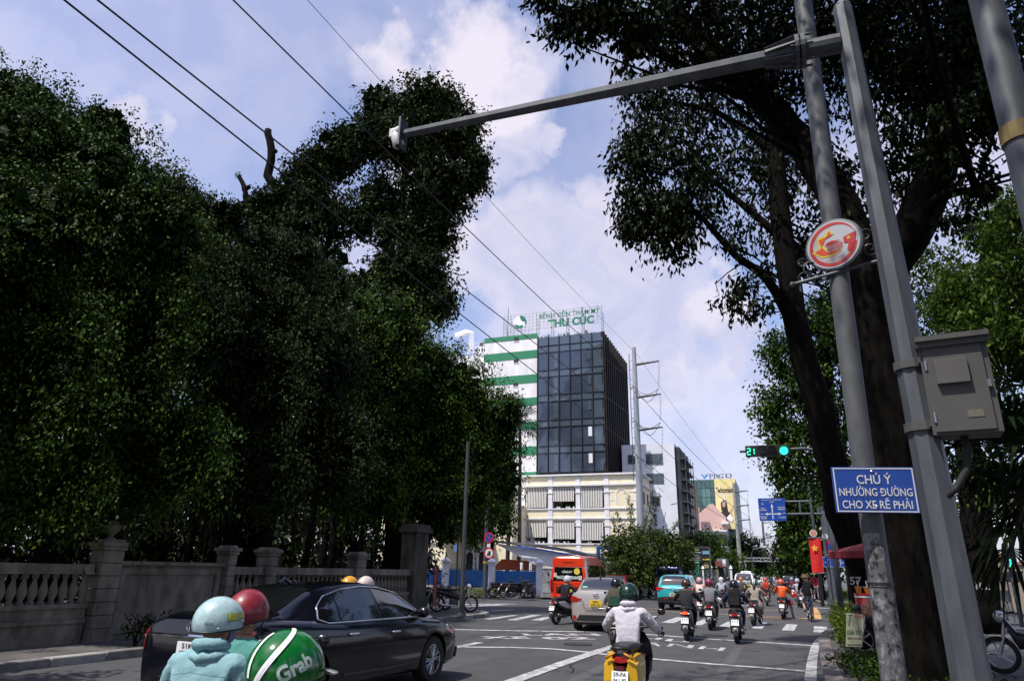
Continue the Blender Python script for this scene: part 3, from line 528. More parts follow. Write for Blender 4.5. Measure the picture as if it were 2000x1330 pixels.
for row, (zt_, zb_) in enumerate(((pz['arch2'], pz['rail2']), (pz['arch1'], pz['rail1']))):
    for i in range(5):
        x0, x1 = cols[i]+.24, cols[i+1]-.24; arch(x0, x1, zt_+.12 if row == 0 else zt_+.1)
        box_b('arch_head', cm, hb, x0, x1, 0, .3, zt_+.1, pz['cor']-.0 if row == 0 else pz['band2'])
        ln = [[.75, .62, .95, .66, .97], [.65, .62, .72, .8, .85]][row][i]; zbl = zt_-(zt_-zb_)*ln
        for ci in (0, 1):
            mb = MB(); n = 13
            for k in range(n*2):
                if k % 2 == ci: u0 = x0+.12+(x1-x0-.24)*k/(2*n); u1 = u0+(x1-x0-.24)/(2*n); mb.add([(u0, .06, zt_+.1), (u1, .06, zt_+.1), (u1, -.12, zbl), (u0, -.12, zbl)], [(0, 1, 2, 3)]); mb.add([(u0, .075, zt_+.1), (u1, .075, zt_+.1), (u1, -.105, zbl), (u0, -.105, zbl)], [(3, 2, 1, 0)])
            mb.build('striped_blind', bw[ci], hb)
        box_b('doorway', dk, hb, x0+.5, x1-.6, 2.1, 2.19, zb_-.3, zb_+1.9)
        if (row, i) not in ((0, 4),):
            mb = MB(); lf_ = MB(); rq = random.Random(i+row*9)
            for k in range(5):
                x = x0+.2+rq.random()*(x1-x0-.4); mb.cyl((x, .14, zb_+.02), (x, .14, zb_+.2), .07, .1, n=8)
                for q in range(9): a = rq.uniform(0, 6.28); s = rq.uniform(.1, .3); lf_.add([(x, .14, zb_+.2), (x+s*.5*math.cos(a)-.04, .14+s*.3*math.sin(a), zb_+.3+s), (x+s*math.cos(a), .14+s*.4*math.sin(a), zb_+.2+s), (x+s*.5*math.cos(a)+.04, .14, zb_+.28)], [(0, 1, 2, 3)])
            pt = mb.build('flower_pot', K['trimw'], hb); lf_.build('pot_plant', LEAF['light'] if (row, i) == (0, 3) else LEAF['mid'], pt, kind='stuff')
for zb_, zt_ in ((pz['rail2'], pz['cor']), (pz['rail1'], pz['band2'])):
    c0 = (cols[5]+cols[6])/2; mb = MB(); r_ = .52; zm = zb_+(zt_-zb_)*.55; o_ = [(c0-r_, zb_+.3)]+[(c0-r_*math.cos(t*math.pi/10), zm+r_*math.sin(t*math.pi/10)) for t in range(11)]+[(c0+r_, zb_+.3)]
    mb.tube([(x, -.02, z_) for x, z_ in o_], .035, 4)
    for sx in (-1, 1): mb.bb(c0+sx*.75, c0+sx*1.5, -.03, .0, zb_+.75, zb_+.8); mb.bb(c0+sx*.75, c0+sx*1.5, -.03, .0, zb_+1.55, zb_+1.6)
    mb.build('blind_niche', tw, hb)
for k in range(3): box_b('side_window', dk, hb, PX1-.02, PX1+.02, 1.6+2.2*k, 2.4+2.2*k, pz['rail2']+.5, pz['cor']-.7)
# rooftop sign
sg = thing('rooftop_sign', 'green lettered hospital sign on a lattice frame on top of the glass tower', 'sign', (-20, HY+.6, gz1)); SY = HY+.6; SX = lambda px, py=630: AY(px, py, SY).x+20; SZ = lambda px, py: AY(px, py, SY).z-gz1
zb_, zt_ = SZ(1110, 648), SZ(1110, 604); zlo = SZ(1110, 636); whm = mat('white galvanised angle', (.45, .45, .46), .5, .3); xs0, xs1 = SX(984), SX(1175); mb = MB()
nx = 26
for i in range(nx+1): x = xs0+(xs1-xs0)*i/nx; mb.cyl((x, 0, zlo if i > 8 else 0), (x, 0, zt_), .022, n=4)
for k in range(6): z_ = zlo+(zt_-zlo)*k/5; mb.cyl((xs0, 0, z_), (xs1, 0, z_), .022, n=4)
for i in (0, 2, 9, 13, 17, 21, 26):
    x = xs0+(xs1-xs0)*i/nx; mb.cyl((x, 0, -.6), (x, 0, zt_), .05, n=5); mb.cyl((x, 1.0, -.6), (x, 1.0, zt_*.8), .04, n=5)
    for k in range(5): mb.cyl((x, 0, zt_*k/5), (x, 1.0, zt_*(k+1)/5*.8), .02, n=4); mb.cyl((x, 1.0, zt_*k/5*.8), (x, 0, zt_*k/5), .02, n=4)
mb.build('lattice_frame', whm, sg, kind='stuff')
gl = mat('green sign lettering', (.01, .17, .10), .5)
text('BỆNH VIỆN THẨM MỸ', SZ(1112, 601)-SZ(1112, 618), (SX(1112), -.06, SZ(1112, 611.5)), (1, 0, 0), (0, 0, 1), gl, sg, w=SX(1172)-SX(1053), bold=.02)
text('THU CÚC', SZ(1112, 616)-SZ(1112, 636), (SX(1115), -.06, SZ(1112, 627)), (1, 0, 0), (0, 0, 1), gl, sg, w=SX(1160)-SX(1070), bold=.05)
text('SINCE BEAUTY', .42, (SX(1018), -.06, SZ(1018, 647)), (1, 0, 0), (0, 0, 1), whm, sg, w=SX(1047)-SX(996))
lc = (SX(1016), SZ(1016, 630)); lr = (SX(1029)-SX(1003))/2; mb = MB(); mb.cyl((lc[0], -.02, lc[1]), (lc[0], -.12, lc[1]), lr, n=28); lg = mb.build('logo_disc', K['white'], sg)
mb = MB(); mb.prism([(lc[0]+lr*a, lc[1]+lr*b) for a, b in ((-.05, .99), (.3, .95), (.75, .68), (1, .1), (.95, -.3), (.8, -.6), (.75, 0), (.35, .1), (.1, .45))], -.135, -.125, 'y'); mb.build('logo_leaf', gl, lg)
mb = MB(); mb.prism([(lc[0]+lr*a, lc[1]+lr*b) for a, b in ((-.95, -.3), (-.4, -.35), (0, -.55), (.4, -.4), (.55, -.75), (.1, -1), (-.5, -.85))], -.135, -.125, 'y'); mb.build('logo_leaf', gl, lg)
an = thing('roof_antenna', 'thin antenna mast standing at the left end of the rooftop sign', 'antenna', (AY(992, 655, HY+1).x, HY+1, ztop)); mb = MB(); mb.cyl((0, 0, 0), (0, 0, SZ(992, 598)+gz1-ztop), .03, n=5); mb.cyl((0, 0, .3), (0, 0, 1.2), .06, n=5); mb.build('mast', K['galv'], an)
rg = thing('roof_garden', 'strip of low shrubs growing along the edge of the glass tower roof', 'plant', (-20+(ga+gb)/2, HY+.4, gz1)); c = rg.location
leaf_cloud('foliage', [((c.x-3+k*.75, c.y+.1, c.z+.15), (.5, .25, .22), 70) for k in range(8)], LEAF['mid'], rg, size=.2, spread=.15)
# roof plant on the lower block at left
rb = thing('rooftop_plant_block', 'pale building wing with white duct, fans and tanks on its roof', 'building', (-30, HY+4, 0)); Y2 = HY+4; Q = lambda px, py: (AY(px, py, Y2).x+30, AY(px, py, Y2).z)
x0 = Q(860, 700)[0]; x1 = Q(977, 700)[0]; box_b('wall', wp, rb, x0, x1, 0, 8, 0, Q(950, 692)[1])
mb = MB()
for px in (915, 925, 935, 945, 955, 965, 975): x, _ = Q(px, 690); mb.cyl((x, -.1, Q(px, 694)[1]), (x, -.1, Q(px, 672)[1]), .05, n=5)
for py in (690, 684, 672): mb.cyl((Q(912, py)[0], -.1, Q(912, py)[1]), (Q(978, py)[0], -.1, Q(912, py)[1]), .04, n=5)
mb.build('railing', K['white'], rb)
for k in range(4):
    x, z_ = Q(930+k*13, 680); mb = MB(); mb.box((x, 1.0, z_), (1.0, .5, .9)); un = mb.build('condenser_unit', wp, rb); mb = MB(); mb.cyl((x-.12, .74, z_), (x-.12, .70, z_), .33, n=14); mb.build('fan_grille', K['dark'], un)
for px in (938, 968):
    x, z_ = Q(px, 664); mb = MB(); mb.lathe([(.9, -.5), (.95, -.3), (.95, .2), (.6, .45), (.2, .5)], 16, (x, 2.2, z_)); fa = mb.build('roof_fan', K['galv'], rb, smooth=40)
mb = MB(); p = [Q(885, 652), Q(905, 645), Q(916, 647), Q(916, 680)]; mb.tube([(a, .8, b) for a, b in p], .42, 4); mb.build('white_duct', K['white'], rb)
# ================================================================ white block, dark scaffold side, pink gable, glass block and billboard
wb = thing('white_office_block', 'plain white block with dark framed windows right of the hospital', 'building', (-12, 76, 0)); Q = lambda px, py: (AY(px, py, 76).x+12, AY(px, py, 76).z)
wx0, wx1 = Q(1215, 900)[0], Q(1318, 900)[0]; wz = Q(1290, 866)[1]; box_b('wall', mat('cool white render', (.72, .74, .80), .8, col2=(.62, .64, .70), ns=.6), wb, wx0, wx1, 0, 9, 0, wz)
wf = mat('grey window frame', (.12, .14, .16), .5); wg = mat('office window glass', (.05, .07, .09), .08, spec=.8)
for (a, b, c, d, n) in ((1226, 1246, 888, 906, 2), (1261, 1295, 886.5, 906.5, 4), (1262, 1297, 925, 944, 4), (1273, 1290, 969, 988, 2)):
    x0, z1 = Q(a, c); x1, z0 = Q(b, d); f = box_b('window', wf, wb, x0, x1, -.06, .02, z0, z1)
    for k in range(n): u = x0+.08+(x1-x0-.08)*k/n; box_b('pane', wg, f, u, u+(x1-x0-.08)/n-.08, -.075, -.062, z0+.1, z1-.1)
mb = MB()
for (a, b) in (((1285, 950), (1296, 960)), ((1300, 1000), (1296, 1020)), ((1310, 985), (1322, 982))): p, q = Q(*a), Q(*b); mb.cyl((p[0], -.02, p[1]), (q[0], -.02, q[1]), .015, n=4)
mb.build('wall_cable', K['wire'], wb)
sdm = mat('dark stained flank wall', (.05, .05, .055), .8, col2=(.02, .02, .022), ns=.9); box_b('flank_wall', sdm, wb, wx1+.01, wx1+.5, .3, 9, 0, wz-.4)  # flank far darker than the front wall, mottled by noise
mb = MB()
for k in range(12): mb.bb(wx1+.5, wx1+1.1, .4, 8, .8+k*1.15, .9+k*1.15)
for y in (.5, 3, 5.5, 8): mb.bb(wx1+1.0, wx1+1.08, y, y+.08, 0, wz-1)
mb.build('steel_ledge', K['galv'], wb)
db = thing('dark_glass_block', 'narrow dark glazed block behind the white office block', 'building', (-9.3, 92, 0)); Q = lambda px, py: (AY(px, py, 92).x+9.3, AY(px, py, 92).z); x0, z1 = Q(1326, 938); x1, _ = Q(1345, 938)
box_b('wall', mat('dark teal cladding', (.03, .05, .06), .4), db, x0, x1, 0, 10, 0, z1)
for k in range(7): box_b('window', wg, db, x0+.15, x1-.15, -.03, .02, 1.6+k*1.7, 2.8+k*1.7)
pb = thing('glass_office_with_billboard', 'green glass office block with rooftop letters and a tall yellow billboard', 'building', (-8, 110, 0)); Q = lambda px, py: (AY(px, py, 110).x+8, AY(px, py, 110).z)
x0, z1 = Q(1343, 937); x1 = Q(1394, 937)[0]; x2 = Q(1436, 945)[0]; box_b('wall', mat('green grey cladding', (.12, .2, .2), .5), pb, x0, x2, .3, 12, 0, z1)
gg = [mat('green office glass', (.09, .20, .19), .1, spec=.8), mat('dark green office glass', (.05, .11, .11), .1, spec=.8)]
for i in range(6):
    for j in range(7): u = x0+(x1-x0)*i/6; v = z1-1.35*(j+1); mb = MB(); mb.bb(u+.04, u+(x1-x0)/6-.04, .2, .29, v+.05, v+1.3); mb.build('pane', gg[(i*j+j) % 3 == 0], pb)
# billboard (flat print on a real board)
bz0 = Q(1415, 1033)[1]; bz1 = z1; ym = mat('billboard yellow print', (.70, .60, .20), .6, col2=(.82, .74, .42), ns=.35); bd = box_b('billboard', ym, pb, x1+.05, x2, -.2, .1, bz0, bz1)
def shape(name, pts, mt, parent, y, q=Q): mb = MB(); mb.add([(q(*p)[0], y, q(*p)[1]) for p in pts], [tuple(range(len(pts)))]); return mb.build(name, mt, parent)
blk = mat('printed black', (.02, .015, .015), .6); skn = mat('printed skin tone', (.55, .33, .22), .6); shape('printed_dress', [(1409, 999), (1420, 996), (1431, 1006), (1433, 1020), (1424, 1004), (1421, 1020), (1411, 1020)], blk, bd, -.22)
shape('printed_hair', [(1408, 982), (1412, 976), (1419, 977), (1421, 990), (1423, 1002), (1416, 1002), (1409, 996)], blk, bd, -.215); shape('printed_face', [(1411, 981), (1416, 981), (1417, 988), (1413, 991), (1411, 987)], skn, bd, -.225)
shape('printed_arm', [(1424, 1000), (1433, 985), (1434, 990), (1428, 1004)], skn, bd, -.225); shape('printed_pack', [(1420, 1010), (1427, 1003), (1433, 1012), (1430, 1020), (1421, 1020)], K['white'], bd, -.23); shape('printed_stripe', [(1396, 1024), (1436, 1020), (1436, 1033), (1396, 1033)], mat('printed white gold', (.75, .68, .35), .6), bd, -.21)
xt = (x1+x2)/2; text('Techcombank', .85, (xt, -.22, Q(1415, 957)[1]), (1, 0, 0), (0, 0, 1), blk, bd, w=(x2-x1)*.85, bold=.03); text('WEALTH LOUNGE\nKYOTO', 1.5, (xt, -.22, Q(1415, 972)[1]), (1, 0, 0), (0, 0, 1), K['white'], bd, w=(x2-x1)*.8)
navy = mat('navy sign letter', (.02, .03, .09), .5); text('PJICO', Q(1400, 924)[1]-Q(1400, 935)[1], (Q(1407, 929)[0], .5, Q(1407, 929.5)[1]), (1, 0, 0), (0, 0, 1), navy, pb, w=Q(1429, 929)[0]-Q(1385, 929)[0], bold=.0)
lb = mat('light blue logo', (.05, .25, .55), .5)
shape('logo_chevron', [(1368, 925), (1371.5, 925), (1375, 930), (1378.5, 925), (1384, 925), (1375.5, 935)], lb, pb, .5)
mb = MB()
for px in (1387, 1395, 1403, 1411, 1419, 1427): x, zz = Q(px, 934); mb.cyl((x, .5, z1-.2), (x, .5, zz+.6), .04, n=4)
mb.build('sign_post', K['galv'], pb)
pk = thing('pink_gable_house', 'pale pink gabled house with white lower wall below the billboard', 'house', (-8.5, 104, 0)); Q = lambda px, py: (AY(px, py, 104).x+8.5, AY(px, py, 104).z)
g_ = lambda *a: [Q(*p) for p in a]
mb = MB(); mb.prism(g_((1347, 1036), (1347, 985), (1358, 985), (1358, 1003), (1366, 1002), (1386, 984), (1392, 983), (1414, 1006), (1418, 1010), (1418, 1036)), 0, 8, 'y'); mb.build('pink_wall', mat('pink stucco', (.66, .44, .39), .85), pk)
mb = MB(); mb.prism(g_((1347, 1080), (1347, 1036.3), (1418, 1036.3), (1418, 1080)), .02, 8, 'y'); mb.build('white_wall', wp, pk)
box_b('dark_shopfront', sdm, pk, Q(1396, 1044)[0], Q(1420, 1044)[0], -.4, .0, Q(1400, 1072)[1], Q(1400, 1044)[1]); mb = MB(); mb.prism(g_((1346, 1035), (1420, 1035), (1420, 1038), (1346, 1038)), -.3, 0, 'y'); mb.build('ledge', tw, pk)
mb = MB(); x, z_ = Q(1416, 1021); mb.box((x, -.3, z_), (1.0, .5, .35)); mb.build('air_conditioner', K['white'], pk)
# generic distant blocks
for i, (px, py, w_, Y, c) in enumerate(((1480, 1046, 12, 190, (.5, .5, .52)), (1463, 1060, 10, 210, (.45, .25, .2)), (1400, 1065, 10, 98, (.5, .5, .5)))):
    p = AY(px, py, Y); b = thing('distant_building', ['pale flat roofed building far down the street above the trees', 'reddish low building far down the street above the trees', 'small white lean-to with a lamp beside the pink house'][i], 'building', (p.x, Y, 0)); mw = mat('distant wall %d' % i, c, .8)
    box_b('wall', mw, b, -w_/4, w_/4 if i < 2 else 1.2, 0, 6, 0, p.z); mb = MB()
    for k in range(3):
        for j in range(3): mb.bb(-w_/4+.4+j*1.6, -w_/4+1.4+j*1.6, -.03, 0, p.z-1.6-k*2.4, p.z-.6-k*2.4)
    mb.build('window_row', wg, b) if i < 2 else box_b('cornice', tw, b, -w_/4-.2, 1.4, -.2, 0, p.z-.2, p.z)
# ================================================================ trees
bk, bg_ = K['bark'], K['barkg']
V_ = lambda px, py, Y: tuple(AY(px, py, Y))
def gp_(px, py, Y, z=.1): p = AY(px, py, Y); return (p.x, p.y, z)
# left row behind the wall (dense, hanging)
b = (-15.6, 11.6, .1)
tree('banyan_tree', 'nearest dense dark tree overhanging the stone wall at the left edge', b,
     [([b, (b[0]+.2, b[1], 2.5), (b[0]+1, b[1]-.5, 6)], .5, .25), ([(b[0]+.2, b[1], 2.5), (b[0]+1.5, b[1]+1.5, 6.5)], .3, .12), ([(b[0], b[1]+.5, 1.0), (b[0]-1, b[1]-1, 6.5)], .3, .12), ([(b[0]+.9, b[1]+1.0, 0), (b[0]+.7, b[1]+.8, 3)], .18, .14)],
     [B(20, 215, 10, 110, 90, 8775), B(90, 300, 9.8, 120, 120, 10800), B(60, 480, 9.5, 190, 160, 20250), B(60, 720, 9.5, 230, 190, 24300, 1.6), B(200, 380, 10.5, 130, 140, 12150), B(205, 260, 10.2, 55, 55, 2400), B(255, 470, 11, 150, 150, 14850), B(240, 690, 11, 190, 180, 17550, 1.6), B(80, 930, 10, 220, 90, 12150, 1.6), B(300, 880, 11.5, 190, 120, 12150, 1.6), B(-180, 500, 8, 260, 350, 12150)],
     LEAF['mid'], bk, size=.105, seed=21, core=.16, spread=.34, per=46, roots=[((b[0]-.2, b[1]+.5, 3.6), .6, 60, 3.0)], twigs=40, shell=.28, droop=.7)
b = (-15.4, 17.6, .1)
tree('banyan_tree', 'second dense tree of the left row behind the solid wall panel', b,
     [([b, (b[0]+.2, b[1]+.3, 2.6), (b[0]+1, b[1]-1, 6)], .45, .2), ([(b[0], b[1], .4), (b[0]-1.2, b[1]-.3, 3.2), (b[0]-1, b[1]-1, 6)], .3, .15), ([(b[0]+.3, b[1], .2), (b[0]+.9, b[1]+.2, 3.4)], .3, .2)],
     [B(435, 430, 15.5, 42, 45, 2600), B(510, 490, 17, 50, 48, 2800), B(575, 500, 18, 46, 46, 2600), B(645, 555, 20, 40, 50, 2000), B(375, 455, 15, 60, 90, 6750), B(330, 390, 14.5, 70, 60, 4725), B(420, 570, 15.5, 105, 125, 12150), B(350, 620, 14, 130, 150, 12150), B(500, 590, 17, 105, 105, 9450), B(470, 760, 16, 170, 150, 17550, 1.8), B(570, 575, 19, 90, 85, 7425), B(630, 590, 20, 50, 60, 3375), B(600, 700, 18, 120, 140, 12150), B(460, 920, 16, 180, 90, 10800, 1.8), B(620, 880, 18, 140, 120, 10800, 1.8)],
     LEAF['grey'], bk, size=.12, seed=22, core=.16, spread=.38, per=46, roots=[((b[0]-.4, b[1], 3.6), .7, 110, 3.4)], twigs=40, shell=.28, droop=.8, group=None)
b = (-15.0, 25.6, .1)
tree('banyan_tree', 'third dense tree of the left row, brighter crown sloping down towards the corner', b,
     [([b, (b[0]+.2, b[1]+.3, 3.0), V_(740, 820, 25)], .5, .25), ([(b[0]+.2, b[1], .6), (b[0]+2, b[1]+.3, 3.6), V_(860, 860, 26)], .35, .15), ([(b[0]-.3, b[1], .6), (b[0]-2.2, b[1], 3.6), V_(640, 850, 23)], .3, .15)],
     [B(975, 850, 29, 36, 85, 3000), B(985, 925, 29, 28, 60, 1700), B(1000, 800, 29, 18, 30, 300), B(740, 640, 24, 95, 80, 8100), B(690, 720, 23, 110, 120, 10125), B(800, 720, 26, 110, 85, 9450), B(860, 760, 27, 110, 90, 9450), B(915, 830, 28, 68, 105, 8775), B(800, 850, 26, 150, 120, 13500, 2.2), B(700, 900, 24, 130, 110, 10800, 2.0), B(905, 920, 28, 76, 90, 7425), B(850, 960, 27, 120, 60, 6750), B(700, 960, 23, 110, 60, 6075, 1.8), B(870, 1035, 27, 16, 30, 405), B(845, 1015, 26, 28, 30, 675)],
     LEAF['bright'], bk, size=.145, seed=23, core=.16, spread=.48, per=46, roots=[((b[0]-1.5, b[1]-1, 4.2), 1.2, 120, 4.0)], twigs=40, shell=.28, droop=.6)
b = (-16.2, 20.5, .1)
t = thing('hanging_root_trunk', 'cluster of dark trunks and hanging roots between the leafy trees behind the wall', 'tree', b)
mb = MB(); rr = random.Random(4)
for i in range(14): x = rr.uniform(-3, 1.3); y = rr.uniform(-4, 3); mb.tube([(x, y, 0), (x+rr.uniform(-.3, .3), y, 2.2), (x+rr.uniform(-.6, .6), y+rr.uniform(-.5, .5), 5)], [rr.uniform(.1, .3), .13, .1], 7)
mb.build('trunk', bk, t, smooth=True)
# tall lopsided tree behind
b = gp_(800, 1000, 37)
tree('tall_tree', 'tall lopsided dark tree rising behind the left row against the sky', b,
     [([b, V_(800, 780, 37), V_(775, 620, 37), V_(745, 530, 37), V_(785, 420, 37), V_(790, 280, 37)], .6, .16), ([V_(775, 620, 37), V_(830, 560, 37.5), V_(880, 400, 38)], .26, .1), ([V_(785, 700, 37), V_(680, 620, 36.5), V_(600, 480, 36), V_(575, 400, 36)], .3, .12)],
     [B(720, 560, 36, 30, 30, 700), B(680, 560, 36, 40, 30, 1100), B(765, 520, 36, 44, 44, 1700), B(705, 430, 36, 30, 36, 1000), B(500, 470, 34, 50, 42, 1900), B(590, 520, 35, 50, 36, 1500), B(800, 620, 37, 40, 36, 1300), B(740, 205, 37, 37, 32, 2200), B(840, 205, 38, 76, 41, 5500), B(885, 255, 38, 58, 67, 5500), B(800, 275, 37, 81, 67, 6500), B(720, 270, 36, 45, 49, 2600), B(655, 300, 36, 55, 54, 3800), B(600, 345, 35, 45, 49, 3000), B(630, 420, 35, 67, 72, 4500), B(545, 400, 35, 43, 45, 2400), B(505, 425, 34, 37, 40, 2000), B(560, 470, 35, 50, 36, 2400), B(740, 390, 37, 54, 63, 3000), B(850, 370, 38, 76, 72, 6500), B(925, 330, 38, 34, 54, 2400), B(640, 520, 35, 39, 39, 1500), B(830, 460, 38, 63, 54, 4200), B(760, 455, 36, 30, 30, 900), B(815, 525, 37, 70, 37, 4300), B(840, 585, 37, 55, 41, 3600), B(785, 570, 36, 23, 27, 600), B(760, 640, 36, 23, 23, 500)],
     LEAF['grey'], bk, size=.30, seed=24, core=.05, spread=.5, per=22, twigs=70, shell=.4)
for (pts, r0, r1, lb_) in (([(585, 440), (545, 370), (524, 345), (530, 300), (523, 255)], .42, .26, 'bare lopped trunk with a flat cut top against the sky'), ([(486, 440), (480, 400), (478, 370), (466, 345)], .26, .16, 'small broken bare stub trunk beside the taller lopped trunk')):
    P = [V_(a, c, 35) for a, c in pts]; bb_ = (P[0][0], P[0][1], 0); t = thing('lopped_tree', lb_, 'tree', bb_); mb = MB(); limb(mb, [(0, 0, 0)]+[(p[0]-bb_[0], p[1]-bb_[1], p[2]) for p in P], r0, r1, 9, 3, .05)
    e = P[-2]; mb.cyl((e[0]-bb_[0], e[1]-bb_[1], e[2]), (e[0]-bb_[0]+.45, e[1]-bb_[1], e[2]+.15), .2, .15, n=8); mb.build('trunk', bk, t, smooth=True)
    if r0 < .3: leaf_cloud('sprout', [((P[-1][0], P[-1][1], P[-1][2]+.2), (.3, .3, .3), 60)], LEAF['light'], t, size=.2, spread=.1)
b = gp_(955, 1050, 52)
tree('shade_tree', 'round mid green tree behind the sign pole left of the podium', b, [([b, V_(960, 1040, 52), V_(950, 1000, 52)], .3, .12)],
     [B(945, 960, 52, 50, 60, 4500), B(975, 1000, 52, 28, 50, 2600), B(930, 1030, 51, 40, 30, 2000), B(900, 990, 50, 50, 50, 3000), B(978, 960, 52, 26, 30, 1300)], LEAF['mid'], bk, size=.3, seed=25, spread=.4, twigs=15, shell=.35)
# right: the big street trees
b = (1.72, 11.9, .12)
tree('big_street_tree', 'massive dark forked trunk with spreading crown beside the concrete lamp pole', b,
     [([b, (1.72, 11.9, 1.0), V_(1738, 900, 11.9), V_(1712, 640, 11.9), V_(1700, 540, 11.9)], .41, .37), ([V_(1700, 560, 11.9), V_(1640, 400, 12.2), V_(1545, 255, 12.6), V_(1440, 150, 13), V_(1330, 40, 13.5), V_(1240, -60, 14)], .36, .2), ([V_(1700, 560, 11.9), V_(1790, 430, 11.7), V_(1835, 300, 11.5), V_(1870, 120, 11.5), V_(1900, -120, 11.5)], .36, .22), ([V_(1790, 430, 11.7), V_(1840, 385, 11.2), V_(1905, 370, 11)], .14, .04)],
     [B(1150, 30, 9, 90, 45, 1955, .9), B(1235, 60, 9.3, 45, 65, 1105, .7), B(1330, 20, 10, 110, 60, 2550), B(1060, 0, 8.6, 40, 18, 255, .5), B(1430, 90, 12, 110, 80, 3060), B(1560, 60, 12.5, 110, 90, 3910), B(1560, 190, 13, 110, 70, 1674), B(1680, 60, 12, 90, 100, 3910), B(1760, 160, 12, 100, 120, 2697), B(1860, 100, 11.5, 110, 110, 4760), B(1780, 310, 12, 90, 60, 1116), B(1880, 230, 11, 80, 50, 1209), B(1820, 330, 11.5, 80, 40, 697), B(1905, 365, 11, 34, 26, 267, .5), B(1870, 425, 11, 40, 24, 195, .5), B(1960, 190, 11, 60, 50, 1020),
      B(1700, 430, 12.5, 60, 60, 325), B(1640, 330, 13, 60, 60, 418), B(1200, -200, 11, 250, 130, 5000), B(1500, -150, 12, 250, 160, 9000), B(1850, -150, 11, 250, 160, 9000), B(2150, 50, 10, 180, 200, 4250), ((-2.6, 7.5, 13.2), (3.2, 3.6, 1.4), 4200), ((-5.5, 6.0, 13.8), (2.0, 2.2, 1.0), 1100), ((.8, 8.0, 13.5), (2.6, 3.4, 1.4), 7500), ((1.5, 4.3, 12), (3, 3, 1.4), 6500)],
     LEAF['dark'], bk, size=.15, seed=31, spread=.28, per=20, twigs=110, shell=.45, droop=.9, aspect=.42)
b = (1.95, 18.5, .12)
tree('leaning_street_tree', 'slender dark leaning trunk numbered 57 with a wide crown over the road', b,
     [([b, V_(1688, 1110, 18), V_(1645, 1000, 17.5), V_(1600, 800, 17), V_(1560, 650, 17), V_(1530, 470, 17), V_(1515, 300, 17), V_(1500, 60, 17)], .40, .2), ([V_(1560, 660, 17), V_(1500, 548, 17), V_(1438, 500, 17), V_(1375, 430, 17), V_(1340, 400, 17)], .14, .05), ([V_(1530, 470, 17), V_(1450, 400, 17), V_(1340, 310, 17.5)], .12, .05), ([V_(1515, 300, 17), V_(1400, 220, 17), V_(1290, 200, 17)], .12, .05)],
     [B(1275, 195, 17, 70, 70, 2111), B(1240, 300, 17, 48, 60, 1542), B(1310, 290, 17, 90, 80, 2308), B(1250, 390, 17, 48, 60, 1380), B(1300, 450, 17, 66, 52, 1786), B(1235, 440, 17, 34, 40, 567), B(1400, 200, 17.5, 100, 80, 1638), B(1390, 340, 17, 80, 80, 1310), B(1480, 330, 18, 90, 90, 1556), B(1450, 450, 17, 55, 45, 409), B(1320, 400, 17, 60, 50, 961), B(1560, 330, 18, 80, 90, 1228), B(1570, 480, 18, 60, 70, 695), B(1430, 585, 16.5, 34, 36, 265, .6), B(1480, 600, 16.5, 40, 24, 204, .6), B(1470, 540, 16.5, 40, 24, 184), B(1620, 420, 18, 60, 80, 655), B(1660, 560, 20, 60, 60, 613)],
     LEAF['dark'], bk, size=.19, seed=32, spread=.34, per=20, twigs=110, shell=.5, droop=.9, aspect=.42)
def num(s, px, py, Y, h, par, name='painted_number'): p = AY(px, py, Y); return text(s, h, p, (1, -.08, 0), (0, 0, 1), mat('faded white number', (.28, .28, .27), .8), par, bold=.02, name=name)
n57 = num('57', 1671, 1134, 17.55, .17, None); n57.parent = bpy.data.objects['leaning_street_tree']; n57.matrix_parent_inverse = Matrix.Translation(-n57.parent.location)
# trees behind the camera side of the pavement (same row, give the shade over the poles)
b = (-15.5, 3.5, .12)
tree('banyan_tree', 'dense tree of the left row just outside the left edge of the photo', b, [([b, (-15.2, 3.2, 3), (-14.5, 3, 8)], .5, .3)], [((-15, .8, 7.5), (4, 3.2, 3.6), 12000), ((-13, -5, 9), (4.5, 4.5, 4.0), 9000), ((-12.4, 4.0, 6.2), (1.8, 1.6, 1.9), 5000), ((-11.8, .2, 7.0), (2.0, 2.0, 2.0), 4000)], LEAF['mid'], bk, size=.22, seed=29, spread=.5, twigs=10)
b = (4.2, -1.5, .12)
tree('street_tree_overhead', 'street tree of the right row standing just behind the viewpoint', b, [([b, (4.1, -1.4, 4), (3.6, -1, 8)], .5, .3)],
     [((3.6, -.8, 10), (4.4, 4.2, 2.6), 16000), ((5.8, 3.0, 11), (3.8, 3.5, 2.2), 8000), ((6.5, -4, 10), (4, 4, 2.5), 7000)], LEAF['dark'], bk, size=.22, seed=33, spread=.5, twigs=20)
# right background trees
b = gp_(1912, 1190, 26); 
tree('roadside_tree', 'dark trunk numbered 102 with a feathery bright green crown at the right edge', b, [([b, V_(1905, 1000, 26), V_(1890, 860, 26), V_(1900, 650, 26), V_(1930, 500, 26)], .5, .25)],
     [B(1950, 440, 24, 60, 60, 2600), B(1985, 520, 23, 70, 90, 3600), B(1890, 560, 25, 60, 55, 2600), B(1850, 600, 25, 36, 26, 800), B(1930, 640, 24, 70, 70, 3300), B(1990, 680, 23, 60, 80, 2600), B(1860, 690, 26, 40, 50, 1500), B(1900, 760, 26, 60, 60, 2200), B(1980, 820, 25, 60, 50, 1800), B(1950, 930, 26, 80, 60, 2500), B(1900, 1000, 28, 50, 50, 1300), B(1990, 400, 22, 40, 40, 1000)],
     LEAF['light'], bk, size=.22, seed=34, spread=.34, twigs=50, shell=.5, aspect=.4)
n102 = num('102', 1919, 1144, 25.4, .2, None); n102.parent = bpy.data.objects['roadside_tree']; n102.matrix_parent_inverse = Matrix.Translation(-n102.parent.location)
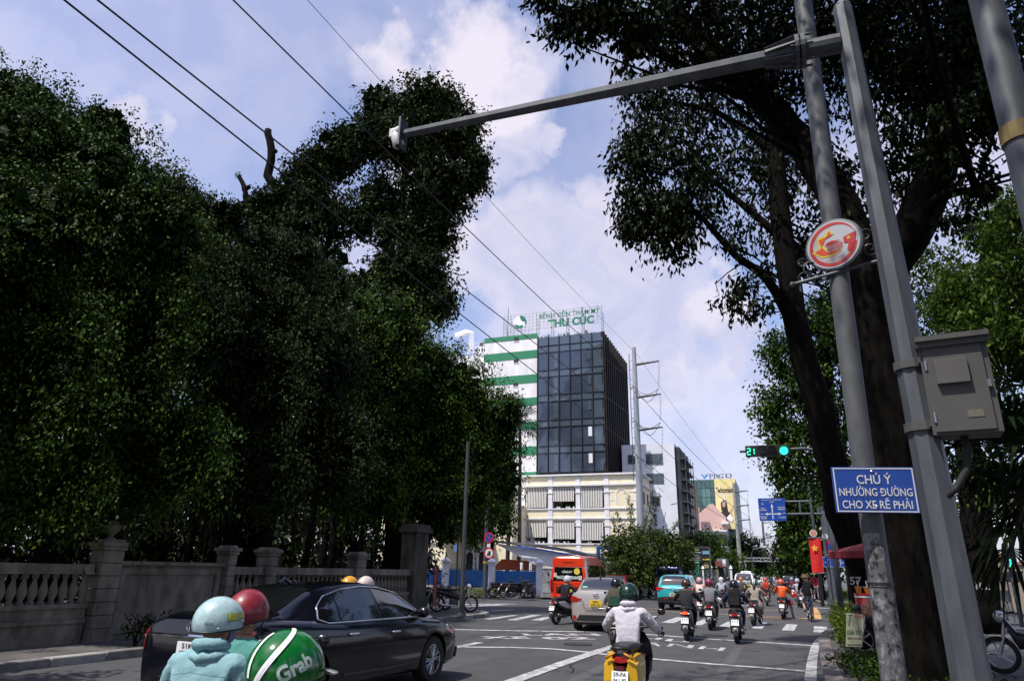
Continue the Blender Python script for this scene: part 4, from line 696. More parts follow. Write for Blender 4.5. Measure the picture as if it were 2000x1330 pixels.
def row(px, base_y, Y, blobs, lab, lm, size, seed, trunk=True, name='roadside_tree', grp=None):
    b = gp_(px, base_y, Y); top = AY(px, min(q[1] for q in blobs)+40, Y); L_ = [([b, (b[0], b[1], top.z*.5), (b[0], b[1], top.z)], .38, .15)]
    for q in blobs[::3]: L_.append(([(b[0], b[1], top.z*.4), V_(q[0], q[1], q[2])], .15, .06))
    return tree(name, lab, b, L_, [B(*q) for q in blobs], lm, bk, size=size, seed=seed, twigs=12, spread=size*1.9, shell=.42, group=grp)
row(1672, 1150, 34, [(1600, 640, 33, 60, 60, 3450), (1650, 600, 33, 60, 70, 3600), (1560, 700, 34, 60, 70, 3600), (1510, 690, 34, 22, 40, 750), (1510, 790, 34, 36, 50, 2250), (1600, 790, 34, 80, 80, 5100), (1530, 870, 34, 40, 60, 2850), (1620, 900, 34, 60, 80, 3900), (1520, 920, 34, 24, 26, 750), (1660, 700, 34, 50, 60, 2550), (1820, 540, 34, 60, 60, 2400), (1830, 620, 34, 50, 60, 2250)], 'tall dark tree behind the traffic light with crown down to the direction sign', LEAF['mid'], .21, 35)
row(1600, 1150, 55, [(1590, 960, 54, 60, 50, 2600), (1560, 1010, 54, 40, 60, 2400), (1640, 1000, 54, 60, 70, 2600), (1556, 1070, 54, 22, 40, 1000), (1600, 1080, 54, 50, 40, 1500), (1548, 985, 54, 26, 24, 700)], 'dense tree below the traffic light behind the red flag banner', LEAF['mid'], .36, 36)
row(1560, 1125, 85, [(1555, 1060, 84, 30, 40, 1500), (1540, 1090, 84, 16, 26, 700), (1590, 1090, 84, 30, 30, 1000), (1536, 1045, 84, 14, 24, 500)], 'dark roadside tree beyond the red flag banner', LEAF['dark'], .5, 37)
row(1545, 1120, 130, [(1545, 1085, 128, 16, 26, 900), (1534, 1100, 128, 9, 16, 400), (1560, 1100, 128, 18, 20, 600)], 'small dark roadside tree where the street narrows on the right', LEAF['dark'], .7, 38)
row(1520, 1120, 260, [(1538, 1106, 250, 14, 12, 700), (1545, 1110, 250, 14, 12, 500)], 'tiny far tree at the end of the street on the right', LEAF['dark'], 1.3, 39)
row(1430, 1130, 70, [(1375, 1075, 66, 30, 26, 1200), (1410, 1088, 70, 26, 22, 1100), (1430, 1100, 72, 26, 26, 1200), (1395, 1060, 68, 26, 18, 800)], 'low bright green tree beyond the black billboards on the left side', LEAF['light'], .36, 40)
row(1468, 1130, 110, [(1452, 1065, 108, 22, 26, 1200), (1470, 1080, 110, 20, 24, 1000), (1440, 1085, 108, 18, 28, 900), (1487, 1093, 112, 12, 16, 500)], 'dark green tree behind the second power pole on the left side', LEAF['dark'], .5, 41)
row(1495, 1122, 150, [(1490, 1105, 150, 18, 12, 800), (1505, 1112, 160, 12, 9, 400), (1475, 1103, 140, 18, 14, 600)], 'bright low tree row end beside the far power poles', LEAF['light'], .7, 42)
row(1350, 1130, 60, [(1340, 1065, 60, 28, 20, 900), (1370, 1050, 62, 24, 16, 700), (1330, 1080, 60, 20, 18, 600)], 'dark green tree behind the black billboard', LEAF['dark'], .3, 43)
# bushy bougainvillea at the corner
b = gp_(1250, 1165, 48)
t = tree('bougainvillea_bush', 'large scrambling bougainvillea bush with long shoots in front of the podium', b, [([b, V_(1245, 1130, 48), V_(1250, 1080, 48)], .2, .1), ([(b[0]+.6, b[1], .1), V_(1275, 1090, 48)], .15, .08)],
     [B(1215, 1080, 48, 46, 44, 4600), B(1200, 1110, 47, 24, 36, 1500), B(1280, 1080, 48, 54, 46, 5800), B(1325, 1080, 49, 34, 32, 2200), B(1250, 1120, 48, 46, 30, 2600), B(1300, 1125, 49, 40, 28, 2000), B(1205, 1060, 47, 24, 18, 900), B(1250, 1045, 48, 40, 20, 1400), B(1300, 1050, 48, 36, 18, 1000), B(1338, 1110, 49, 16, 26, 700)], LEAF['bush'], bk, size=.17, seed=44, spread=.3, twigs=20, shell=.4, aspect=.6)
sh = []; mb = MB(); rr = random.Random(8)
for (a, c, a2, c2) in ((1232, 1030, 1226, 966), (1255, 1030, 1275, 960), (1222, 1040, 1205, 1000), (1262, 1035, 1288, 965), (1280, 1030, 1278, 990), (1212, 1050, 1196, 1012), (1300, 1040, 1325, 1015), (1240, 1030, 1232, 985)):
    p, q = AY(a, c+14, 48)-Vector(b), AY(a2, c2, 47.5)-Vector(b); mb.tube([p, p.lerp(q, .5)+Vector((.1, 0, .1)), q], [.03, .02, .008], 4)
    for k in range(10): m_ = p.lerp(q, k/9)+Vector(b); sh.append((tuple(m_), (.14, .14, .14), 24))
mb.build('shoot', bk, t); leaf_cloud('shoot_leaves', sh, LEAF['bush'], t, size=.14, spread=.08, per=12, seed=3)
# palms
def palm(lab, px, Y, pyc, h=None, nf=26, fl=1.7, fan=True, name='palm_tree'):
    c = AY(px, pyc, Y); t = thing(name, lab, 'palm tree', (c.x, c.y, .1)); z = c.z-.1; mb = MB(); mb.tube([(0, 0, 0), (.1, 0, z*.3), (.05, 0, z*.7), (0, 0, z)], [.2, .17, .15, .13], 9); mb.build('trunk', bg_, t, smooth=True)
    fb = MB(); rr = random.Random(int(px)); dead = MB()
    for i in range(nf):
        a = i*2.4; el = rr.uniform(-1.2, 1.3); L1 = fl*.55; d = Vector((math.cos(a)*math.cos(el), math.sin(a)*math.cos(el), math.sin(el))); p0 = Vector((0, 0, z)); p1 = p0+d*L1; tgt = fb if el > -.5 else dead
        tgt.tube([p0, p1], [.02, .012], 4); s = d.cross(Vector((0, 0, 1))).normalized(); u = s.cross(d)
        for k in range(14):
            an_ = -1.35+2.7*k/13; dd = (d*math.cos(an_)+s*math.sin(an_)+u*rr.uniform(-.1, .2)).normalized(); ln_ = fl*.6*(1-.3*abs(an_)/1.35); w_ = dd.cross(u).normalized()*.035; tip = p1+dd*ln_+Vector((0, 0, -ln_*.35)); mid_ = p1+dd*ln_*.6
            tgt.add([p1, mid_+w_, tip, mid_-w_], [(0, 1, 2, 3)])
    fb.build('frond', LEAF['mid'], t); dead.build('hanging_frond', LEAF['grey'], t) if dead.v else None
    return t
palm('tall fan palm with full crown in front of the podium', 1016, 58, 822, fl=2.3, nf=44); palm('thinner fan palm left of the full crowned one', 996, 57, 800, fl=1.8)

palm('low fan palm with long fronds at the right edge behind the control box', 1985, 13, 960, nf=34, fl=1.7); palm('second low fan palm at the right edge below the feathery tree', 2030, 12.5, 850, nf=30, fl=1.6)
# hedges
def hedge(lab, pts, h, w, n, lm, size, seed, name='hedge'):
    t = thing(name, lab, 'hedge', (pts[0][0], pts[0][1], .12)); rng = random.Random(seed); bl = []
    for (x0, y0), (x1, y1) in zip(pts, pts[1:]):
        L_ = math.hypot(x1-x0, y1-y0); k = max(1, int(L_/(w*.8)))
        for i in range(k): bl.append(((x0+(x1-x0)*(i+.5)/k, y0+(y1-y0)*(i+.5)/k, .12+h*.5), (w*.62, w*.62, h*.5), n))
    leaf_cloud('foliage', bl, lm, t, size=size, spread=w*.18, seed=seed, shell=.3, droop=-.2)
    mb = MB(); [mb.cyl((q[0][0]-pts[0][0], q[0][1]-pts[0][1], 0), (q[0][0]-pts[0][0]+.03, q[0][1]-pts[0][1], h*.7), .015, n=4) for q in bl]; mb.build('stem', bk, t)
q = lambda px, py: tuple(G(px, py, .12))[:2]
hedge('low clipped dark hedge in front of the blue fence at the corner island', [q(860, 1160), q(970, 1158)], .6, 1.0, 420, LEAF['mid'], .1, 51)
hedge('clipped box hedge beside the sign pole, right of the pole foot', [q(955, 1166), q(985, 1165)], .6, .9, 420, LEAF['hedge'], .1, 52)
hedge('clipped box hedge left of the sign pole foot', [q(905, 1168), q(938, 1167)], .5, .7, 350, LEAF['hedge'], .1, 53)
hedge('bright yellow green plants spilling over the kerb beside the drink stall', [(1.85, 24.8), (1.65, 21.6), (1.55, 18.3)], .75, .8, 900, LEAF['hedge'], .1, 54, 'kerb_planting')
hedge('low ground cover plants at the foot of the concrete lamp pole', [(1.15, 14.6), (1.35, 12.2), (2.4, 10.6), (3.2, 9.2)], .30, .8, 1100, LEAF['mid'], .07, 55, 'ground_cover')
hedge('dark trimmed hedge behind the parked motorbike at right', [(7.3, 20.5), (11, 21.5)], .9, 1.3, 800, LEAF['mid'], .09, 56)
hedge('low green hedge beyond the crossing near the lane sign', [q(1600, 1170), q(1662, 1168)], .6, .9, 420, LEAF['hedge'], .12, 57)
hedge('small planting left of the stall across the side street', [q(1662, 1168), q(1720, 1170)], .9, 1.0, 420, LEAF['light'], .14, 58)

t = thing('garden_thicket', 'dark mass of garden trees and shrubs deep behind the stone wall', 'trees', (-24, 22, .1)); t.name = 'garden_thicket'  # thicket added behind the wall to block sky light through the gaps
bl = []
rr = random.Random(6)
for i in range(26): y = 2+i*1.5; bl.append(((-20.5-abs(i-12)*.12+rr.uniform(-1.2, 1.2), y, rr.uniform(1.2, 4.5)), (2.0, 1.6, 2.2), 750))
for i in range(16): y = 4+i*2.2; bl.append(((-25+rr.uniform(-1.2, 1.2), y, rr.uniform(3, 8)), (2.6, 2, 2.6), 600))
for i in range(16): bl.append(((-18.2+rr.uniform(-.6, .6), 7+i*1.1, rr.uniform(.8, 2.4)), (1.3, 1.2, 1.5), 500))
leaf_cloud('foliage', bl, LEAF['dark'], t, size=.34, spread=.5, seed=61, kind='stuff')
mb = MB(); [mb.tube([(x, y, 0), (x+.2, y, 2), (x+.6, y, 5)], .12, 6) for x, y in [(rr.uniform(-1, 4), rr.uniform(-14, 14)) for _ in range(16)]]; mb.build('trunk', bk, t, kind='stuff')

for (b, bl, lb_) in (((3.5, -9, .1), [((2.5, -9, 8.5), (6.5, 4.5, 3.6), 15000), ((6.5, -14, 8), (5, 5, 4), 6000)], 'street tree of the right row farther behind the viewpoint'), ((-13, -14, .1), [((-10, -13, 7.5), (6, 4.5, 3.8), 12000)], 'street tree of the left row behind the viewpoint'), ((9, 4, .1), [((9.5, 3, 7), (3.2, 5, 3.2), 9000), ((9, 10, 8.5), (2.5, 3, 2), 3500)], 'street tree across the right pavement just outside the photo')):  # unseen trees added to block sky light from behind and beside the camera
    tree('street_tree', lb_, b, [([b, (b[0], b[1], 4), (b[0]-.3, b[1], 8)], .45, .25)], bl, LEAF['dark'], bk, size=.26, seed=70, spread=.55, twigs=8)
# ================================================================ poles, signs, wires
gv = K['galv']; UP = Vector((0, 0, 1))
sgb = mat('traffic sign blue', (.012, .06, .32), .35, col2=(.01, .05, .26), ns=3); sgr = mat('traffic sign red', (.45, .015, .015), .4); sgw = mat('traffic sign white', (.6, .6, .62), .4)
def octpole(mb, x, y, h, r0, r1, z0=0, n=8, ph=R(22.5)): mb.cyl((x, y, z0), (x, y, h), r0, r1, n=n, ph=ph)
# camera mast with arm (5.5 m away)
D1 = 5.5; pb_ = HD(1904, 1330, D1); topz = HD(1645, 15, D1).z; jt = HD(1640, 85, D1); r1 = 17/FPX*dep(HD(1645, 15, D1)); r0 = 37/FPX*dep(HD(1904, 1330, D1)); tl1 = HD(1645, 15, D1)-pb_
cmst = thing('camera_mast', 'tall tapered galvanised octagonal mast with a long arm reaching left over the road', 'pole', (pb_.x, pb_.y, .12)); o = Vector(cmst.location)
mb = MB(); mb.cyl((0, 0, 0), (tl1.x, tl1.y, topz-.12), r0*1.04, r1, n=8, ph=R(10)); mb.cyl((tl1.x, tl1.y, topz-.12), (tl1.x, tl1.y, topz-.06), r1, r1*.5, n=8, ph=R(10)); mb.build('pole', gv, cmst)
mb = MB(); mb.box((0, 0, .02), (.6, .6, .04)); [mb.cyl((a*.22, b*.22, .04), (a*.22, b*.22, .12), .02, n=6) for a in (-1, 1) for b in (-1, 1)]; mb.build('base_plate', gv, cmst)
tipz = jt.z; d = ray(790, 262); tp = CP+d*((tipz-EYE)/d.z); J = jt-o; T = tp-o; ad = (T-J).normalized(); fl = J+ad*.42
mb = MB(); mb.cyl(J, J+ad*.30, .085, n=12); mb.cyl(J+ad*.28, J+ad*.315, .15, n=20); mb.build('flange', gv, cmst)
mb = MB(); mb.cyl(J+ad*.33, J+ad*.36, .148, n=20); mb.cyl(J+ad*.36, J+ad*.60, .105, .075, n=12)
side = ad.cross(UP).normalized()
for k in range(8):
    a = k*math.pi/4; rdv = UP*math.cos(a)+side*math.sin(a); q0 = J+ad*.36
    mb.add([q0+rdv*.05+ad.cross(rdv)*.004, q0+rdv*.144+ad.cross(rdv)*.004, q0+ad*.25+rdv*.088+ad.cross(rdv)*.004, q0+ad*.25+rdv*.05+ad.cross(rdv)*.004, q0+rdv*.05-ad.cross(rdv)*.004, q0+rdv*.144-ad.cross(rdv)*.004, q0+ad*.25+rdv*.088-ad.cross(rdv)*.004, q0+ad*.25+rdv*.05-ad.cross(rdv)*.004], [(0, 1, 2, 3), (7, 6, 5, 4), (1, 5, 6, 2), (0, 4, 5, 1), (2, 6, 7, 3)])
for k in range(6): a = k*math.pi/3+.3; rdv = UP*math.cos(a)+side*math.sin(a); mb.cyl(J+ad*.22+rdv*.128, J+ad*.40+rdv*.128, .011, n=6)
mb.build('gusset', gv, cmst)
mb = MB(); mb.cyl(J+ad*.34, T+ad*0, .074, .044, n=8, ph=R(22)); mb.build('arm', gv, cmst, smooth=25)
mb = MB(); mb.box(T+ad*.02, (.02, .16, .34)); mb.build('end_plate', gv, cmst)
cc = thing('traffic_camera', 'white dome security camera hanging at the tip of the mast arm', 'camera', o+T); whp = mat('white camera housing', (.66, .66, .64), .35)
mb = MB(); mb.cyl((-.02, 0, .06), (-.13, 0, .03), .055, .05, n=14); mb.box((-.13, 0, .02), (.06, .09, .1)); mb.build('bracket', whp, cc, bevel=.008)
M_ = Matrix.Rotation(R(-18), 3, 'Y'); mb = MB(); mb.loft([[(Vector((-.10, 0, 0))+M_ @ Vector((r_*math.cos(t), r_*math.sin(t)*.95, z_))) for t in [2*math.pi*k/16 for k in range(16)]] for r_, z_ in ((.03, .03), (.055, .02), (.06, -.02), (.062, -.13), (.05, -.145))]); mb.build('camera_body', whp, cc, smooth=40)
mb = MB(); mb.ell(Vector((-.10, 0, 0))+M_ @ Vector((0, 0, -.145)), (.045, .045, .02), 12, 6); mb.build('lens_dome', K['black'], cc, smooth=True)
# control box
bx = HD(1888, 745, D1-.25)-o; cbx = thing('control_box', 'grey steel control box strapped to the right side of the camera mast', 'control box', o+Vector((.0, 0, 0))); en = mat('grey beige enamel', (.085, .084, .080), .5, spec=.3, col2=(.070, .069, .066), ns=2)
s_ = dep(bx+o)/FPX; wB, hB = 118*s_, 190*s_; bc = bx; bc.y = -.06; rzb = Matrix.Rotation(R(-8), 3, 'Z')
def bxp(v): return bc+rzb @ Vector(v)
mb = MB(); mb.box(bc, (wB, .24, hB), rot=rzb); mb.build('box_body', en, cbx, bevel=.006)
mb = MB(); mb.box(bxp((-.01, -.131, -.005)), (wB*.86, .016, hB*.93), rot=rzb); mb.build('door', en, cbx, bevel=.004)
mb = MB(); mb.box(bxp((0, -.02, hB/2+.02)), (wB*1.08, .34, .035), rot=rzb); mb.box(bxp((0, -.155, hB/2-.012)), (wB*1.08, .012, .05), rot=rzb); mb.build('rain_hood', en, cbx)
mb = MB(); mb.box(bxp((-.03, -.152, hB*.16)), (wB*.48, .05, hB*.27), rot=rzb, top=(1, .6)); mb.build('vent_cover', en, cbx, bevel=.004)
mb = MB(); mb.box(bxp((wB*.42, -.145, 0)), (.02, .02, .05), rot=rzb); mb.build('lock', K['steel'], cbx)
for dz in (hB*.33, -hB*.37):
    pc = Vector((tl1.x*(bc.z+dz)/topz, tl1.y*(bc.z+dz)/topz, bc.z+dz)); rr_ = r0*1.1+(r1-r0*1.1)*(bc.z+dz)/(topz)+.012; mb = MB(); mb.cyl(pc-UP*.03, pc+UP*.03, rr_, n=16); mb.box((bc.x*.5-wB*.12, -.1, bc.z+dz), (bc.x-.05, .012, .05)); mb.box((.0, -rr_-.015, bc.z+dz), (.06, .03, .04)); mb.build('clamp_band', en, cbx)
e0 = bc+Vector((-.02, 0, -hB/2)); mb = MB(); mb.tube([e0, e0+Vector((.01, 0, -.1)), e0+Vector((-.02, 0, -.22)), e0+Vector((-.10, 0, -.34)), e0+Vector((-.17, 0, -.40))], .024, 10); mb.build('conduit', K['rubber'], cbx, smooth=True)
for dz in (-hB*.32, hB*.25): mb = MB(); mb.cyl(bxp((-wB*.44, -.142, dz-.035)), bxp((-wB*.44, -.142, dz+.035)), .009, n=8); mb.build('hinge', K['steel'], cbx)
mb = MB(); mb.box(bxp((.06, -.141, -hB*.30)), (.09, .004, .05), rot=rzb); mb.build('faded_label', mat('faded label', (.14, .13, .09), .7, col2=(.08, .08, .07), ns=40), cbx)
def scrap_mat():
    m = mat('torn poster scraps and glue', (.12, .12, .12), .85); n = m.node_tree.nodes; l = m.node_tree.links; t = n.new('ShaderNodeTexCoord'); mp = n.new('ShaderNodeMapping'); mp.inputs['Scale'].default_value = (1, 1, .7)
    z = n.new('ShaderNodeTexNoise'); z.inputs['Scale'].default_value = 17; z.inputs['Detail'].default_value = 5; z.inputs['Roughness'].default_value = .6; r_ = n.new('ShaderNodeValToRGB'); e = r_.color_ramp.elements
    e[0].position = .40; e[0].color = (.012, .012, .013, 1); e[1].position = .44; e[1].color = (.075, .078, .082, 1); x = e.new(.56); x.color = (.10, .10, .105, 1); x = e.new(.60); x.color = (.20, .20, .21, 1)
    l.new(t.outputs['Object'], mp.inputs[0]); l.new(mp.outputs[0], z.inputs['Vector']); l.new(z.outputs['Fac'], r_.inputs[0]); l.new(r_.outputs[0], n['Principled BSDF'].inputs['Base Color']); return m
# concrete / steel lamp pole with the round emblem
D2 = 8.3; pz = HD(1747, 1330, D2); lp = thing('lamp_pole', 'slim street lamp pole with torn posters standing before the big tree trunk', 'pole', (pz.x, pz.y, .12)); o2 = Vector(lp.location)
tl2 = HD(1572, 0, D2)-HD(1690, 900, D2); ra = 16/FPX*dep(HD(1572, 0, D2)); rb_ = 22/FPX*dep(HD(1745, 1200, D2)); zs_ = HD(1690, 900, D2).z-.12; h2 = HD(1572, 0, D2).z+1.6
mb = MB(); mb.cyl((0, 0, 0), (0, 0, zs_), rb_*1.08, rb_, n=16); ke = (h2-zs_)/(h2-1.6-zs_); mb.cyl((0, 0, zs_), (tl2.x*ke, tl2.y*ke, h2), rb_, ra, n=16)
mb.build('pole', mat('dull grey pole paint', (.095, .10, .106), .6, col2=(.065, .07, .074), ns=3, bump=.1), lp, smooth=40)
mb = MB(); rr = random.Random(12); pp = mat('torn poster paper', (.24, .24, .23), .85, col2=(.10, .10, .10), ns=25); pk_ = mat('peeled black glue marks', (.02, .02, .02), .9)
def curved(mb, z0, z1, a0, a1, r, n=5): mb.add([(r*math.cos(a0+(a1-a0)*i/n), r*math.sin(a0+(a1-a0)*i/n), z) for z in (z0, z1) for i in range(n+1)], [(i, i+1, n+2+i, n+1+i) for i in range(n)])
z_ = lambda py: HD(1720, py, D2).z-.12
for (p0, p1, a0, a1) in ((1100, 1042, 205, 290), (1180, 1150, 235, 300), (1330, 1150, 215, 330)): curved(mb, z_(p0), z_(p1), R(a0), R(a1), rb_*1.05+.003)
mb.build('poster_remains', pp, lp); mb = MB()
m_ = MB(); s_o = rb_*1.05+.0055
curved(m_, .02, z_(1150), R(205), R(338), s_o, 12); curved(m_, z_(1145), z_(1062), R(215), R(300), s_o, 8); m_.build('poster_scraps', scrap_mat(), lp)
mb = MB(); mb.cyl((0, 0, z_(1143)), (0, 0, z_(1137)), rb_*1.12, n=16); mb.build('strap', K['dark'], lp)
text('0.D5', .05, (0.02, -rb_*1.12, z_(1062)), (1, 0, 0), UP, K['ink'], lp, off=.01)
# emblem board
ec = HD(1629, 479, D2-.12)-o2; em = thing('round_emblem_sign', 'round white sign with red ring and flag emblem fixed high on the lamp pole', 'sign', o2+ec); s_ = dep(o2+ec)/FPX; er = 49*s_; erz = Matrix.Rotation(R(-26), 3, 'Z')
def EP(x, y, o=.0): return erz @ Vector((x, -.03-o, y))
mb = MB(); mb.loft([[erz @ Vector((er*1.03*math.cos(t), yy, er*1.0*math.sin(t))) for t in [2*math.pi*k/40 for k in range(40)]] for yy in (-.03, .03)]); mb.build('disc', mat('emblem white', (.40, .40, .42), .4), em)
mb = MB(); mb.tube([erz @ Vector((er*1.04*math.cos(2*math.pi*k/40), 0, er*1.01*math.sin(2*math.pi*k/40))) for k in range(40)], .03, 6, closed=True); mb.build('rim', K['galv'], em)
er_ = mat('emblem red', (.42, .02, .015), .4); ey = mat('emblem yellow', (.55, .42, .02), .4); eo = mat('emblem orange red', (.50, .05, .01), .4)
def eshape(pts, mt, o): mb = MB(); mb.add([EP(x*er, y*er, o) for x, y in pts], [tuple(range(len(pts)))]); mb.build('emblem_print', mt, em)
ang = [R(22+ (352-22)*k/36) for k in range(37)]; wv = [.02+.12*min(1, k/8)*(1 if k < 30 else 1+.2*(k-30)/6) for k in range(37)]
mb = MB(); vs = [EP(er*.93*math.cos(a), er*.93*math.sin(a), .003) for a in ang]+[EP(er*(.93-w)*math.cos(a), er*(.93-w)*math.sin(a), .003) for a, w in zip(ang, wv)]; mb.add(vs, [(i, i+1, 38+i, 37+i) for i in range(36)]); mb.build('emblem_print', er_, em)
eshape([(-.86, -.12), (-.55, -.02), (-.62, .42), (-.25, .48), (-.12, .68), (.1, .42), (-.2, .35), (-.4, .1), (-.2, -.3), (.3, -.34), (.0, -.5), (-.5, -.46)], ey, .004)
eshape([(-.74, -.14), (-.45, -.04), (-.52, .34), (-.2, .40), (-.1, .60), (.02, .40), (-.28, .30), (-.44, .0), (-.25, -.28), (.35, -.28), (.0, -.42), (-.45, -.38)], eo, .006)
eshape([(.42, .16), (.92, .28), (.84, -.18), (.62, -.52), (.5, -.42), (.6, -.12), (.42, -.08)], er_, .007)
eshape([(.62+.1*(1 if k % 2 == 0 else .4)*math.sin(k*math.pi/5), .08+.1*(1 if k % 2 == 0 else .4)*math.cos(k*math.pi/5)) for k in range(10)], ey, .009)
eshape([(-.35, .02), (-.2, .14), (.0, .16), (.12, .12), (.32, .10), (.2, .06), (-.2, .04)], er_, .009)
for i in range(10): 
    for j in range(2): eshape([(-.24+i*.062, -.22+j*.13), (-.2+i*.062, -.22+j*.13), (-.2+i*.062, -.12+j*.13), (-.24+i*.062, -.12+j*.13)], er_, .009)
text('SÀI GÒN TP.HỒ CHÍ MINH', .05, EP(-.02, -er*.60, .01), erz @ Vector((1, 0, 0)), UP, er_, em, w=er*.9)
# bracket rod with scroll work
a_, b_ = HD(1548, 556, D2-.1)-o2, HD(1715, 510, D2-.1)-o2; mb = MB(); mb.cyl(a_, b_, .022, n=8); mb.ell(a_, (.035,)*3, 8, 6); mb.cyl(a_+Vector((.08, 0, 0)), a_+Vector((.08, 0, -.1)), .012, n=6); mb.build('bracket_rod', gv, lp)
for (px, py, rr0, tw_) in ((1572, 545, .10, 1), (1585, 522, .13, -1), (1567, 515, .07, 1), (1600, 548, .08, -1), (1690, 460, .09, 1), (1700, 485, .10, -1)):
    mb = MB(); c = HD(px, py, D2-.06)-o2; mb.tube([c+Vector((math.cos(t*.6*tw_)*rr0*(1-t/16), 0, math.sin(t*.6*tw_)*rr0*(1-t/16))) for t in range(14)], .011, 5); mb.build('scroll_work', K['dark'], lp)
c = HD(1653, 531, D2)-o2; mb = MB(); mb.cyl((0, 0, c.z-.05), (0, 0, c.z+.05), rb_*.98, n=16); mb.build('collar', gv, lp)
# blue notice sign
sc = HD(1708.5, 956.5, D2-.22); n_ = thing('blue_notice_sign', 'blue rectangular notice sign with white border and three lines of white text', 'sign', sc); s_ = dep(sc)/FPX; rz_ = Matrix.Rotation(R(14), 3, 'Z'); wS, hS = 154*s_*1.0, 88*s_; rgt = rz_ @ Vector((1, 0, 0))
mb = MB(); mb.box((0, 0, 0), (wS, .02, hS), rot=rz_); mb.build('plate', sgb, n_, bevel=.003)
mb = MB(); fr_ = lambda x0, x1, z0, z1: mb.box(rz_ @ Vector(((x0+x1)/2, -.012, (z0+z1)/2)), (x1-x0, .003, z1-z0), rot=rz_)
fr_(-wS*.485, wS*.485, hS*.455, hS*.48); fr_(-wS*.485, wS*.485, -hS*.48, -hS*.455); fr_(-wS*.485, -wS*.47, -hS*.453, hS*.453); fr_(wS*.47, wS*.485, -hS*.453, hS*.453); mb.build('border', sgw, n_)
for t_, zc, w_, h_ in (('CHÚ Ý', .25, .42, .25), ('NHƯỜNG ÐƯỜNG', -.02, .88, .235), ('CHO XE RẼ PHẢI', -.29, .84, .235)): text(t_, hS*h_, rz_ @ Vector((0, -.012, hS*zc)), rgt, UP, sgw, n_, w=wS*w_, bold=.012)
mb = MB(); [mb.ell(rz_ @ Vector((-.01, -.015, z)), (.014, .008, .014), 8, 5) for z in (hS*.40, -hS*.36)]; mb.build('bolt', K['steel'], n_)
mb = MB(); mb.box((0, .04, hS*.3), (.3, .02, .05)); mb.box((0, .04, -hS*.3), (.3, .02, .05)); mb.build('bracket', gv, n_)
# second, nearer steel pole cut by the right edge
D3 = 4.2; pz = HD(1925, 0, D3); o3 = thing('steel_pole', 'smooth steel pole cut off by the top right corner of the photo', 'pole', (pz.x+.0, pz.y, .12)); s_ = dep(pz)/FPX; mb = MB(); mb.cyl((0, 0, 0), (0, 0, 7.5), 36*dep((pz.x, pz.y, 2.5))/FPX, 26*s_, n=16); mb.build('pole', gv, o3, smooth=40)
zz = HD(1990, 265, D3).z-.12; mb = MB(); mb.cyl((0, 0, zz-.05), (0, 0, zz+.05), 31*s_, n=16); mb.build('yellow_band', mat('faded yellow tape', (.16, .11, .03), .7), o3)
# traffic light on mast arm (mounted on the leaning tree side pole)
YT = 24.0; tl = thing('traffic_light', 'horizontal traffic light on a mast arm showing a round green lamp and countdown 21', 'traffic light', AY(1640, 1160, YT)); tl.location.z = .12; o4 = Vector(tl.location)
q = lambda px, py, dy=0: AY(px, py, YT+dy)-o4
s_ = dep(AY(1500, 880, YT))/FPX; armz = q(1590, 875).z; mb = MB(); mb.tube([(0, 0, 0), (0, 0, armz-.3)], [.09, .08], 10); mb.tube([(0, 0, armz-.3), (-.1, 0, armz-.08), (-.5, 0, armz), q(1445, 882)], [.06, .055, .05, .04], 10); mb.build('mast', gv, tl, smooth=True)
c0, c1 = q(1456, 881, -.15), q(1543, 879.5, -.15); hh = 21*s_; cc_ = (c0+c1)/2; mb = MB(); mb.box(cc_, ((c1-c0).length, .16, hh)); mb.build('housing', K['dark'], tl, bevel=.01)
gno = mat('green signal lamp', (.02, .5, .3), .3, emit=(.03, 1.0, .55), es=1.6); off = mat('unlit signal lens', (.012, .010, .008), .15, coat=.5)
for px, m_, in ((1490, off), (1508, off), (1531, gno)):
    c = q(px, 880, -.24); mb = MB(); rl = 7.6*s_; mb.cyl(c+Vector((0, .02, 0)), c+Vector((0, -.02, 0)), rl, n=20); mb.build('lamp', m_, tl); mb = MB(); mb.lathe([(rl*1.1, 0), (rl*1.12, -.12)], 20, c, 'y', math.pi*2); 
    v = MB(); n = 14; v.add([c+Vector((rl*1.1*math.cos(R(20+140*i/n)), yy, rl*1.1*math.sin(R(20+140*i/n)))) for yy in (0, -.16) for i in range(n+1)], [(i, i+1, n+2+i, n+1+i) for i in range(n)]); v.build('hood', K['dark'], tl)
def seg7(d, c, w, h, t, par, mt, yoff=0):
    S7 = {'2': 'abged', '1': 'bc'}[d]; mb = MB()
    for k in S7:
        if k in 'agd': z = {'a': h/2, 'g': 0, 'd': -h/2}[k]; mb.box(c+Vector((0, yoff, z)), (w, .01, t))
        else: x = w/2 if k in 'bc' else -w/2; z = h/4 if k in 'bf' else -h/4; mb.box(c+Vector((x, yoff, z)), (t, .01, h/2-t))
    mb.build('countdown_digit', mt, par)
for d, px in (('2', 1462.5), ('1', 1470)): seg7(d, q(px, 881.5, -.24), 5.5*s_, 12*s_, 1.7*s_, tl, gno)
